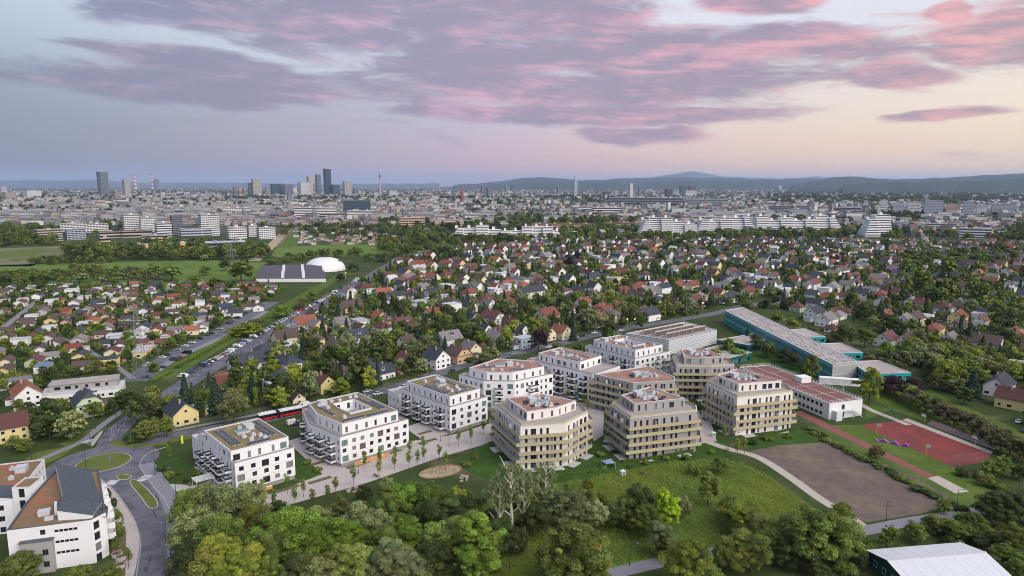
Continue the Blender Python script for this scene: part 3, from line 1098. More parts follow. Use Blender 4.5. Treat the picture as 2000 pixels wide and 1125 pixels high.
# leaf colours (reflectance)
GREENS = {'mid': (0.14, 0.192, 0.036), 'dark': (0.070, 0.098, 0.028), 'lime': (0.225, 0.262, 0.036), 'olive': (0.162, 0.188, 0.042), 'silver': (0.17, 0.205, 0.088),
		  'yellow': (0.27, 0.36, 0.02), 'copper': (0.045, 0.026, 0.030), 'spruce': (0.05, 0.082, 0.052), 'rust': (0.14, 0.125, 0.055), 'fresh': (0.14, 0.222, 0.03), 'acacia': (0.145, 0.17, 0.062)}
LOOKS = {'mid': 'mid green', 'dark': 'dark green', 'lime': 'yellow-green', 'olive': 'olive green', 'silver': 'silvery grey-green', 'yellow': 'bright yellow-green', 'copper': 'dark purple copper-leaved',
		 'spruce': 'dark blue-green', 'rust': 'rusty brown-flowered', 'fresh': 'fresh green', 'acacia': 'cream-blossomed'}
SHAPE = {'broad': 'broad round-crowned tree', 'blossom': 'broad tree', 'column': 'tall narrow columnar tree', 'conifer': 'pointed conifer', 'shrub': 'low bushy shrub', 'young': 'slender young tree',
		 'sparse': 'thin-leaved tree with pale bare trunk', 'oval': 'tall oval-crowned tree'}
CATN = {'shrub': 'shrub'}
NAMES = {'broad': 'broadleaf_tree', 'blossom': 'blossoming_tree', 'column': 'columnar_tree', 'conifer': 'conifer_tree', 'shrub': 'shrub', 'young': 'young_tree', 'sparse': 'pale_trunk_tree', 'oval': 'oval_tree'}
MASS = []          # trees past the count that stay one mass: (x, y, kind, scale, tint)


def tint_of(tone, jit=0.22):
	g = GREENS[tone]
	k = R.uniform(1 - jit, 1 + jit)
	return (g[0] * k * R.uniform(0.92, 1.07), g[1] * k, g[2] * k * R.uniform(0.9, 1.1), 1.0)


def lod_for(x, y, big=1.0):
	d = math.hypot(x, y)
	return 0 if d < 300 * big else (1 if d < 620 else 2)


def tree(x, y, kind, tone, h, w=None, zone=None, base=None, group=None, lod=None):
	"""One tree as a thing of its own: trunk and crown under an Empty at its foot."""
	ph, pw = PATTERN[kind]
	sz = h / ph
	sx = sz if w is None else w / pw
	L_ = lod_for(x, y) if lod is None else lod
	V_ = TREES[kind][L_]
	cm, tm = V_[R.randrange(len(V_))]
	size = 'small ' if h < 6.5 and kind not in ('shrub', 'young') else ('tall ' if h > 15.5 and kind in ('broad', 'blossom', 'conifer') else '')
	if base is None:
		base = size + LOOKS[tone] + ' ' + SHAPE[kind]
	root = thing(NAMES[kind], base, CATN.get(kind, 'tree'), (x, y, 0), R.uniform(0, 6.28), zone or '@', group or ({'shrub': 'garden shrubs', 'young': 'young trees along the promenade'}.get(kind, 'trees of the suburb')))
	c = obj('crown' if kind != 'shrub' else 'foliage', cm, root, scale=(sx, sx, sz), color=tint_of(tone))
	obj('trunk' if kind != 'shrub' else 'stem', tm, root, scale=(sx, sx, sz))
	return root


def tree_px(u, v, kind, tone, h, w=None, zc=0.6, **k):
	"""Tree whose crown middle shows at this place in the photograph."""
	p = px(u, v, h * zc)
	return tree(p.x, p.y, kind, tone, h, w, **k)


def mass_object(name, label, items):
	"""Trees nobody would count, as ONE object: instances on points."""
	kinds = sorted({(k, l) for (_, _, k, l, _, _) in items})
	src = []
	start = {}
	for k, l in kinds:
		start[(k, l)] = len(src)
		for cm, tm in TREES[k][l]:
			me = cm.copy()
			me.materials.clear()
			me.materials.append(LEAFI)
			o = bpy.data.objects.new('foliage_pattern', me)
			src.append((o, len(TREES[k][l])))
	n = len(items)
	me = bpy.data.meshes.new(name)
	me.vertices.add(n)
	me.vertices.foreach_set('co', np.array([(x, y, 0) for x, y, *_ in items], np.float32).ravel())
	a = me.attributes.new('idx', 'INT', 'POINT')
	a.data.foreach_set('value', np.array([start[(k, l)] + R.randrange(len(TREES[k][l])) for (_, _, k, l, _, _) in items], np.int32))
	a = me.attributes.new('sc', 'FLOAT_VECTOR', 'POINT')
	a.data.foreach_set('vector', np.array([s for (*_, s, _) in items], np.float32).ravel())
	a = me.attributes.new('tint', 'FLOAT_COLOR', 'POINT')
	a.data.foreach_set('color', np.array([t for (*_, t) in items], np.float32).ravel())
	a = me.attributes.new('rot', 'FLOAT_VECTOR', 'POINT')
	a.data.foreach_set('vector', np.array([(0, 0, R.uniform(0, 6.28)) for _ in items], np.float32).ravel())
	o = stuff(obj(name, me), label)
	ng = bpy.data.node_groups.new(name, 'GeometryNodeTree')
	ng.interface.new_socket('Geometry', in_out='INPUT', socket_type='NodeSocketGeometry')
	ng.interface.new_socket('Geometry', in_out='OUTPUT', socket_type='NodeSocketGeometry')
	gi, go = ng.nodes.new('NodeGroupInput'), ng.nodes.new('NodeGroupOutput')
	m2p = ng.nodes.new('GeometryNodeMeshToPoints')
	iop = ng.nodes.new('GeometryNodeInstanceOnPoints')
	join = ng.nodes.new('GeometryNodeJoinGeometry')
	for so, _ in reversed(src):
		oi = ng.nodes.new('GeometryNodeObjectInfo')
		oi.inputs['Object'].default_value = so
		oi.inputs['As Instance'].default_value = True
		ng.links.new(oi.outputs['Geometry'], join.inputs[0])
	def named(nm, typ):
		na = ng.nodes.new('GeometryNodeInputNamedAttribute')
		na.data_type = typ
		na.inputs['Name'].default_value = nm
		return [s for s in na.outputs if s.enabled and s.name == 'Attribute'][0]
	ng.links.new(gi.outputs[0], m2p.inputs[0])
	ng.links.new(m2p.outputs[0], iop.inputs['Points'])
	ng.links.new(join.outputs[0], iop.inputs['Instance'])
	iop.inputs['Pick Instance'].default_value = True
	ng.links.new(named('idx', 'INT'), iop.inputs['Instance Index'])
	ng.links.new(named('rot', 'FLOAT_VECTOR'), iop.inputs['Rotation'])
	ng.links.new(named('sc', 'FLOAT_VECTOR'), iop.inputs['Scale'])
	ng.links.new(iop.outputs[0], go.inputs[0])
	md = o.modifiers.new('scatter', 'NODES')
	md.node_group = ng
	return o


def mass_tree(lst, x, y, kind, tone, h, w=None, lod=None, tint=None):
	ph, pw = PATTERN[kind]
	sz = h / ph
	sx = sz if w is None else w / pw
	lst.append((x, y, kind, lod_for(x, y) if lod is None else lod, (sx, sx, sz), tint or tint_of(tone)))

# ================================================================== the housing estate
_wm = {}


def window_meshes(w, h, frame, mull):
	"""Frame (with its mullions) and pane for one window size; x along the wall, y into it."""
	key = (round(w, 2), round(h, 2), frame.name, mull)
	if key not in _wm:
		mb = MB()
		b = 0.07
		mb.box(0, w, 0.0, 0.07, 0, b)
		mb.box(0, w, 0.0, 0.07, h - b, h)
		mb.box(0, b, 0.0, 0.07, b, h - b)
		mb.box(w - b, w, 0.0, 0.07, b, h - b)
		for k in range(mull):
			x = w * (k + 1) / (mull + 1)
			mb.box(x - 0.035, x + 0.035, 0.0, 0.07, b, h - b)
		f = mb.mesh('window', frame)
		mb = MB()
		mb.quad((b, 0.045, b), (w - b, 0.045, b), (w - b, 0.045, h - b), (b, 0.045, h - b))
		_wm[key] = (f, mb.mesh)
		panes = {}
		_wm[key] = (f, (w, h, b), panes)
	return _wm[key]


def add_window(root, x, y, z, rz, w, h, glass, frame=None, mull=0):
	f, (w_, h_, b), panes = window_meshes(w, h, frame or FRAME, mull)
	if glass.name not in panes:
		mb = MB()
		mb.quad((b, 0.045, b), (w_ - b, 0.045, b), (w_ - b, 0.045, h_ - b), (b, 0.045, h_ - b))
		panes[glass.name] = mb.mesh('pane', glass)
	o = obj('window', f, root, (x, y, z), rz)
	obj('pane', panes[glass.name], o)
	return o


def wall_strip(mb, p0, p1, z0, z1, ops, depth=0.24, m=0):
	"""One storey of one wall with true openings; ops: (s0, s1, za, zb) along the wall, heights above z0."""
	a, b = Vector(p0[:2]), Vector(p1[:2])
	L = (b - a).length
	d = (b - a) / L
	nin = Vector((-d.y, d.x))
	P = lambda s, z, k=0.0: (a.x + d.x * s + nin.x * k, a.y + d.y * s + nin.y * k, z)
	s = 0.0
	for (s0, s1, za, zb) in sorted(ops):
		if s0 > s + 1e-4:
			mb.quad(P(s, z0), P(s0, z0), P(s0, z1), P(s, z1), m)
		if za > 1e-4:
			mb.quad(P(s0, z0), P(s1, z0), P(s1, z0 + za), P(s0, z0 + za), m)
		mb.quad(P(s0, z0 + zb), P(s1, z0 + zb), P(s1, z1), P(s0, z1), m)
		lo, hi = z0 + za, z0 + zb
		mb.quad(P(s0, lo), P(s1, lo), P(s1, lo, depth), P(s0, lo, depth), m)
		mb.quad(P(s0, hi, depth), P(s1, hi, depth), P(s1, hi), P(s0, hi), m)
		mb.quad(P(s0, lo, depth), P(s0, hi, depth), P(s0, hi), P(s0, lo), m)
		mb.quad(P(s1, lo), P(s1, hi), P(s1, hi, depth), P(s1, lo, depth), m)
		s = s1
	if s < L - 1e-4:
		mb.quad(P(s, z0), P(L, z0), P(L, z1), P(s, z1), m)


def pick_glass(rr, lit=0.012):
	k = rr.random()
	if k < lit:
		return GLASS_L
	if k < 0.62:
		return GLASS
	if k < 0.78:
		return GLASS_G
	return GLASS_B if k < 0.92 else GLASS_BR


def storeys(root, poly, z0, floors, fh, wins, wall_mat, name='wall', frame=None, top=0.0, emat=None, joints=False):
	"""Walls of a volume: wins(edge, length, floor) gives [(s, w, sill, h, mull, glass)]; returns the top height."""
	mb = MB()
	n = len(poly)
	for f in range(floors):
		za = z0 + f * fh
		zb = za + fh + (top if f == floors - 1 else 0.0)
		for e in range(n):
			p0, p1 = poly[e], poly[(e + 1) % n]
			L = math.hypot(p1[0] - p0[0], p1[1] - p0[1])
			ang = math.atan2(p1[1] - p0[1], p1[0] - p0[0])
			d = (math.cos(ang), math.sin(ang))
			ops, last = [], -1.0
			for (s, w, sill, h, mull, gl) in sorted(wins(e, L, f), key=lambda q: q[0]):
				s0, s1 = s - w / 2, s + w / 2
				if s0 < 0.25 or s1 > L - 0.25 or s0 < last + 0.1:
					continue
				last = s1
				ops.append((s0, s1, sill, sill + h))
				x, y = p0[0] + d[0] * s0 - d[1] * 0.19, p0[1] + d[1] * s0 + d[0] * 0.19
				add_window(root, x, y, za + sill, ang, w, h, gl, frame, mull)
			wall_strip(mb, p0, p1, za, zb, ops, m=emat(e) if emat else 0)
	mb.build(name, wall_mat, root)
	if joints:
		for f in range(1, floors):
			mb = MB()
			mb.ring(offset(poly, -0.02), offset(poly, 0.015), z0 + f * fh - 0.05, z0 + f * fh)
			mb.build('floor_joint', PLINTH, root)
	return z0 + floors * fh + top


def flat_roof(root, poly, z, surf, holes=None, rim=0.35, drop=0.35, cop=COPING):
	"""Roof sheet set down behind a parapet with a coping."""
	mb = MB()
	inn = offset(poly, -rim)
	if holes is None:
		mb.poly([(x, y, z - drop) for x, y in inn])
	else:
		h = holes
		n = len(inn)
		for k in range(n):
			j = (k + 1) % n
			mb.quad((*inn[k], z - drop), (*inn[j], z - drop), (*h[j], z - drop), (*h[k], z - drop))
	r = mb.build('roof', surf, root)
	mb = MB()
	out = offset(poly, 0.04)
	mb.ring(inn, out, z - 0.02, z + 0.06)
	n = len(inn)
	for k in range(n):
		j = (k + 1) % n
		mb.quad((*inn[j], z - drop), (*inn[k], z - drop), (*inn[k], z), (*inn[j], z))
	mb.build('parapet', cop, root)
	return r


def rect(x0, x1, y0, y1):
	return [(x0, y0), (x1, y0), (x1, y1), (x0, y1)]


_pm = {}


def shared(key, fn):
	if key not in _pm:
		_pm[key] = fn()
	return _pm[key]


def solar_panel():
	mb = MB()
	mb.quad((0, 0, 0.12), (1.0, 0, 0.12), (1.0, 1.62, 0.42), (0, 1.62, 0.42), 0)
	mb.box(-0.02, 1.02, -0.03, 0.0, 0.02, 0.16, 1)
	mb.box(-0.02, 1.02, 1.62, 1.66, 0.02, 0.45, 1)
	return mb.mesh('solar_panel', [SOLAR, METAL])


def vent_unit():
	mb = MB()
	mb.box(-0.7, 0.7, -0.6, 0.6, 0, 0.9)
	mb.cyl(0.0, 0.0, 0.9, 1.25, 0.28, n=8)
	mb.cyl(0.0, 0.0, 1.25, 1.4, 0.42, 0.2, n=8)
	return mb.mesh('vent', METAL)


def skylight():
	mb = MB()
	mb.box(-2.2, 2.2, -1.2, 1.2, 0, 0.7, 0)
	mb.box(-2.35, 2.35, -1.35, 1.35, 0.7, 0.8, 0)
	for k in range(4):
		x0 = -2.1 + k * 1.06
		mb.quad((x0, -1.15, 0.83), (x0 + 0.96, -1.15, 0.83), (x0 + 0.96, 1.15, 0.95), (x0, 1.15, 0.95), 1)
	return mb.mesh('skylight', [METAL, GLASS_G])


def lift_house():
	mb = MB()
	mb.box(-1.4, 1.4, -1.6, 1.6, 0, 1.6)
	mb.box(-1.5, 1.5, -1.7, 1.7, 1.6, 1.72)
	return mb.mesh('lift_housing', METAL)


def roof_kit(root, z, panels, vents, lights=(), lifts=(), rz=0.0):
	for (x, y, n, along) in panels:
		for k in range(n):
			dx_, dy_ = (k * 1.06, 0) if along == 'x' else (0, k * 1.72)
			obj('solar_panel', shared('solar', solar_panel), root, (x + dx_, y + dy_, z), rz)
	for (x, y) in vents:
		obj('vent', shared('vent', vent_unit), root, (x, y, z), R.uniform(-.2, .2) + rz)
	for (x, y) in lights:
		obj('skylight', shared('sky', skylight), root, (x, y, z), rz)
	for (x, y) in lifts:
		obj('lift_housing', shared('lift', lift_house), root, (x, y, z), rz)


def railing(root, path, z, h=1.0, mat_=None, name='railing', closed=False):
	"""Thin upright sheet with a handrail along a path."""
	mb = MB()
	P = list(path) + ([path[0]] if closed else [])
	for a, b in zip(P, P[1:]):
		d = Vector((b[0] - a[0], b[1] - a[1])).normalized()
		n = Vector((-d.y, d.x)) * 0.02
		q = [(a[0] - n.x, a[1] - n.y), (b[0] - n.x, b[1] - n.y), (b[0] + n.x, b[1] + n.y), (a[0] + n.x, a[1] + n.y)]
		mb.prism(q, z, z + h)
		mb.bar((a[0], a[1], z + h), (b[0], b[1], z + h), 0.045)
	return mb.build(name, mat_ or GREYRAIL, root)


def box_balcony(root, x, y, z, rz, w, d, rail):
	"""Slab with white upstand and dark railing; x along wall, outwards is -y."""
	def slab():
		mb = MB()
		mb.box(0, w, -d, 0, -0.2, 0)
		mb.box(0, w, -d, -d + 0.1, 0, 0.55)
		mb.box(0, 0.1, -d + 0.1, 0, 0, 0.55)
		mb.box(w - 0.1, w, -d + 0.1, 0, 0, 0.55)
		return mb.mesh('balcony', WHITE)
	def rl():
		mb = MB()
		mb.box(0.02, w - 0.02, -d + 0.03, -d + 0.07, 0.55, 1.1)
		mb.box(0.03, 0.07, -d + 0.07, 0, 0.55, 1.1)
		mb.box(w - 0.07, w - 0.03, -d + 0.07, 0, 0.55, 1.1)
		return mb.mesh('railing', rail)
	o = obj('balcony', shared(('bal', w, d), slab), root, (x, y, z), rz)
	obj('railing', shared(('balr', w, d, rail.name), rl), o)
	if R.random() < 0.6:
		def fl():
			mb = MB()
			mb.box(0, w - 0.5, 0, 0.5, 0, 0.45)
			return mb.mesh('bench', DARKRAIL)
		def tb():
			mb = MB()
			mb.cyl(0, 0, 0.68, 0.72, 0.45, n=10)
			mb.cyl(0, 0, 0, 0.68, 0.05, n=6)
			for k in range(3):
				a = k * 2.1
				cx, cy = math.cos(a) * 0.75, math.sin(a) * 0.6
				mb.box(cx - .2, cx + .2, cy - .2, cy + .2, 0.4, 0.45)
				mb.box(cx - .2, cx + .2, cy + .16, cy + .2, 0.45, 0.85)
				for sx in (-.17, .17):
					mb.box(cx + sx - .02, cx + sx + .02, cy - .17, cy - .13, 0, 0.4)
			return mb.mesh('patio_set', DARKRAIL)
		obj('patio_set', shared('patio', tb), o, (w * R.uniform(0.35, 0.65), -d * 0.5, 0))
	return o


def white_block(name, label, origin, rot, low, z_low, pen, z_pen, base_h, floors, bal_left, bal_front, roof_mat, seed, court=None, rear=None, rail=DARKRAIL, wall=WHITE, bal_cols=None):
	"""A white house of the row: storeys with scattered windows, box balconies, set-back top storey, roof kit."""
	rr = random.Random(seed)
	root = thing(name, label, 'apartment building', (*origin, 0), rad(rot))
	fh = (z_low - 0.9 - base_h) / floors
	base_poly = offset(low, -0.25)
	mb = MB()
	mb.prism(base_poly, -0.2, base_h + 0.02, bottom=False)
	mb.build('plinth', PLINTH, root)
	W_ = low[1][0] - low[0][0]

	def wins(e, L, f):
		out = []
		if e == 0 or (e == 1 and len(low) == 4):                       # street front: small and large squares, shifted from floor to floor
			n = max(2, int(L / 3.4))
			for k in range(n):
				s = (k + 0.5) * L / n + rr.uniform(-0.25, 0.25)
				if (k + 2 * f + seed) % 4 == 1:
					out.append((s, 2.35, 0.3, 2.2, 1, pick_glass(rr, 0.04)))
				else:
					out.append((s, 1.5, 0.8, 1.5, 0, pick_glass(rr, 0.01)))
		else:
			n = max(2, int(L / 2.6))
			for k in range(n):
				s = (k + 0.5) * L / n
				if rr.random() < 0.86:
					tall = (k % 3 == 1)
					out.append((s, 1.0 if not tall else 1.7, 0.7 if not tall else 0.1, 1.5 if not tall else 2.15, 0, pick_glass(rr, 0.004)))
		return out
	zt = storeys(root, low, base_h, floors, fh, wins, wall, top=0.9, joints=True)
	# terrace deck and its rim
	flat_roof(root, low, zt, TERR, rim=0.25, drop=0.75, cop=COPING)
	railing(root, offset(low, -0.35), zt, 0.35, GREYRAIL, 'terrace_railing', True)

	def pw(e, L, f):
		out = []
		n = max(2, int(L / 3.6))
		for k in range(n):
			s = (k + 0.5) * L / n + rr.uniform(-0.4, 0.4)
			big = rr.random() < 0.25
			out.append((s, 2.2 if big else 0.95, 0.35, 2.15, 1 if big else 0, pick_glass(rr, 0.0)))
		return out
	z0p = zt - 0.75
	zp = storeys(root, pen, z0p, 1, z_pen - z0p, pw, wall, 'penthouse_wall')
	if court:
		flat_roof(root, pen, zp, roof_mat, holes=court)
		mb = MB()
		n = len(court)
		for k in range(n):
			j = (k + 1) % n
			mb.quad((*court[j], zp - 0.35), (*court[k], zp - 0.35), (*court[k], zp + 0.3), (*court[j], zp + 0.3))      # outer side of the upstand
		ci = offset(court, -0.3)
		mb.ring(ci, court, zp + 0.3, zp + 0.36)
		mb.build('court_upstand', COPING, root)
		mb = MB()
		for k in range(n):
			j = (k + 1) % n
			p0, p1 = ci[j], ci[k]
			L = math.hypot(p1[0] - p0[0], p1[1] - p0[1])
			ang = math.atan2(p1[1] - p0[1], p1[0] - p0[0])
			for f in range(4):
				za = 1.0 + f * (zp + 0.3 - 1.0) / 4
				zb = 1.0 + (f + 1) * (zp + 0.3 - 1.0) / 4
				ops = []
				for q in range(max(1, int(L / 3))):
					s = (q + 0.5) * L / max(1, int(L / 3))
					ops.append((s - 0.6, s + 0.6, 0.3, 2.5))
					add_window(root, p0[0] + math.cos(ang) * (s - 0.6) - math.sin(ang) * .13, p0[1] + math.sin(ang) * (s - 0.6) + math.cos(ang) * .13, za + 0.3, ang, 1.2, 2.2, pick_glass(rr, 0))
				wall_strip(mb, p0, p1, za, zb, ops)
		mb.poly([(x, y, 1.0) for x, y in ci])
		mb.build('court_wall', wall, root)
	else:
		flat_roof(root, pen, zp, roof_mat)
	if rear:
		for (poly, zr) in rear:
			nf = max(1, int(zr / 3.0))
			storeys(root, poly, -0.1, nf, (zr - 0.9) / nf, lambda e, L, f: [((k + 0.5) * L / max(1, int(L / 2.8)), 1.0, 0.8, 1.5, 0, pick_glass(rr)) for k in range(max(1, int(L / 2.8)))], wall, 'rear_wall', top=1.0)
			flat_roof(root, poly, zr, TERR, drop=0.8, rim=0.2)
	for (y, w, lv) in bal_left:          # balconies on the flank facing -x
		for f in lv:
			best = None
			for e in range(2, len(low)):
				p0, p1 = Vector(low[e]), Vector(low[(e + 1) % len(low)])
				if min(p0.y, p1.y) <= y + w / 2 <= max(p0.y, p1.y) and (best is None or p0.x + p1.x < best[0].x + best[1].x):
					best = (p0, p1)
			p0, p1 = best
			d = (p1 - p0).normalized()
			t = (y + w - p0.y) / (p1.y - p0.y)
			q = p0.lerp(p1, max(0.02, t))
			box_balcony(root, q.x + d.y * 0.003, q.y - d.x * 0.003, base_h + f * fh, math.atan2(d.y, d.x), w, 2.0, rail)
	for (x, w, lv) in bal_front:         # on the far flank
		for f in lv:
			box_balcony(root, W_ + 0.002, x, base_h + f * fh, rad(90), w, 2.0, rail)
	keep([tuple(Matrix.Rotation(rad(rot), 2) @ Vector(p) + Vector(origin)) for p in offset(low, 3.0)])
	return root, zp


# --- first white block, by the roundabout
b, z = white_block('apartment_block', 'white apartment block with brown planted roof beside the roundabout', (-86.7, 202.8), 42, rect(0, 19.5, 0, 35), 10.9, rect(0.02, 19.0, 3.0, 28), 14.0, 1.4, 3,
				   [(3.2, 3.6, (1, 2)), (10, 3.4, (0, 1, 2)), (14.6, 3.4, (0, 1, 2)), (20, 3.4, (0, 1, 2)), (25.5, 3.4, (0, 1)), (30, 3.4, (0, 1))], [(6, 4.0, (0, 1, 2)), (16, 4.0, (0, 1, 2))],
				   SEDUM_G, 3, rear=[(rect(0.0, 19.4, 35.02, 42), 8.4)])
roof_kit(b, z - 0.35, [(2.4, 8, 10, 'y'), (4.2, 8, 10, 'y'), (14.6, 9, 10, 'y'), (16.4, 9, 10, 'y'), (6.5, 5, 7, 'x')],
		 [(9, 9), (11, 12.5), (8, 13), (13, 7.5), (12.6, 10.5), (10, 22)], [(9.5, 18)], [(12.5, 20.5)])
# --- second, with the court
b, z = white_block('apartment_block', 'white ring-shaped apartment block with open courtyard and solar panels', (-59.3, 225.0), 41.5, [(0, 0), (27.8, 0), (27.8, 38), (3.6, 38), (-2.2, 20)], 10.9,
				   [(3.0, 4.0), (25.5, 3.4), (25.6, 34), (4.4, 34), (1.2, 20)], 14.0, 1.4, 3, [(3.0, 4.0, (0, 1, 2)), (10.0, 3.6, (0, 1, 2)), (15.5, 3.6, (0, 1, 2)), (28, 3.6, (0, 1, 2))], [(8, 4, (0, 1, 2)), (22, 4, (0, 1, 2))],
				   SEDUM_G, 5, court=[(10.5, 12), (19.5, 12), (19.5, 26), (10.5, 26), (10.0, 19)])
roof_kit(b, z - 0.35, [(5, 6.2, 8, 'x'), (14.5, 5.4, 8, 'x'), (5.2, 15, 8, 'y'), (21.8, 10, 10, 'y'), (23.2, 10, 6, 'y')], [(7, 10), (7.5, 24), (6, 28), (15, 29), (20, 30), (12, 30), (22, 29)], [], [(8, 29.5)])
# --- third
b, z = white_block('apartment_block', 'white apartment block with dark balconies and long roof terrace, third of the row', (-24.3, 257.2), 43.5, rect(0, 19.6, 0, 34), 10.9, rect(2.5, 18.2, 3.2, 33), 14.0, 1.4, 3,
				   [(4, 4.0, (0, 1, 2)), (13, 3.6, (0, 1, 2)), (19, 3.8, (0, 1, 2)), (27, 3.4, (0, 1, 2))], [(6, 4, (0, 1, 2)), (16, 4, (0, 1, 2))], SEDUM_G, 9, rear=[(rect(-0.5, 19.0, 34.02, 43), 8.6)])
roof_kit(b, z - 0.35, [(4, 8, 9, 'y'), (5.4, 8, 9, 'y'), (14.8, 8, 10, 'y'), (8, 5, 6, 'x')], [(8, 9), (11, 8), (13, 12), (9, 13), (12, 25), (8, 27), (15, 28)], [(10.2, 19)], [(12.4, 22)])
# --- fourth, faceted
oct_low = ccw([(-23.7, 295.1), (-12.3, 285.2), (1.2, 284.4), (18.4, 296.4), (14.5, 310), (-8, 316)])
oct_c = (-2.5, 297.5)
low4 = [(x - oct_c[0], y - oct_c[1]) for x, y in oct_low]
k0 = min(range(6), key=lambda i: low4[i][1])
low4 = low4[k0 - 1:] + low4[:k0 - 1]
pen4 = offset(low4, -3.4)
b, z = white_block('apartment_block', 'white faceted apartment block with curved balconies and red planted roof', oct_c, 0, low4, 13.4, pen4, 16.5, 1.2, 4, [], [], SEDUM_R, 13)
for f in range(4):
	fh = (13.4 - 0.9 - 1.2) / 4
	for e, s, w in ((1, 0.45, 4.4), (2, 0.35, 3.6), (2, 0.8, 3.6), (0, 0.5, 3.6)):
		p0, p1 = Vector(low4[e]), Vector(low4[(e + 1) % 6])
		d = (p1 - p0).normalized()
		q = p0.lerp(p1, s) - d * w / 2
		if f > 0 or e != 0:
			box_balcony(b, q.x + d.y * .003, q.y - d.x * .003, 1.2 + f * fh, math.atan2(d.y, d.x), w, 1.9, DARKRAIL)
roof_kit(b, z - 0.35, [(-11, -1.5, 6, 'x'), (2, -5, 6, 'x')], [(-9, 3), (-6, -5), (7, 0), (5, 4), (-2, -6), (2, 7)], [(-3, 2)], [(1.5, 3)], rz=rad(10))
# --- fifth
b, z = white_block('apartment_block', 'white apartment block with staggered dark and white balconies, behind the large grey block', (36.0, 295.1), 46, rect(0, 21, 0, 40), 13.4, rect(4, 20.5, 10.5, 36), 16.5, 1.2, 4,
				   [(3, 3.4, (0, 1, 2, 3)), (9.5, 3.6, (0, 1, 2, 3)), (17, 3.6, (0, 1, 2, 3)), (25, 3.4, (0, 1, 2, 3)), (33, 3.4, (1, 2, 3))], [(8, 3.6, (0, 1, 2, 3))], SEDUM_R, 21)
roof_kit(b, z - 0.35, [(6, 13, 5, 'y'), (14, 13, 5, 'y'), (15.4, 22, 6, 'y')], [(9, 14), (11, 18), (8, 24), (13, 28), (10, 31), (16, 32)], [(11, 23)], [(8, 29)])
# --- sixth, with court
b, z = white_block('apartment_block', 'white apartment block with sunken courtyard, nearest the ribbed sports hall', (59.8, 323.0), 37, rect(0, 26, 0, 35), 13.4, rect(4, 24, 3.5, 33), 16.5, 1.2, 4,
				   [(4, 3.6, (1, 2, 3)), (12, 3.6, (1, 2, 3)), (22, 3.6, (1, 2, 3))], [], SEDUM_R, 27, court=rect(9.5, 18.5, 10, 25))
for f in range(4):
	for x in (14.5, 20.5):
		box_balcony(b, x, -0.003, 1.2 + f * (13.4 - 2.1) / 4, 0, 3.6, 1.9, FRAME_W)
roof_kit(b, z - 0.35, [(6, 6, 5, 'x'), (20, 8, 8, 'y')], [(6, 12), (7, 20), (12, 29), (16, 29), (21, 26), (13, 6), (20, 6)], [], [(7, 28)])


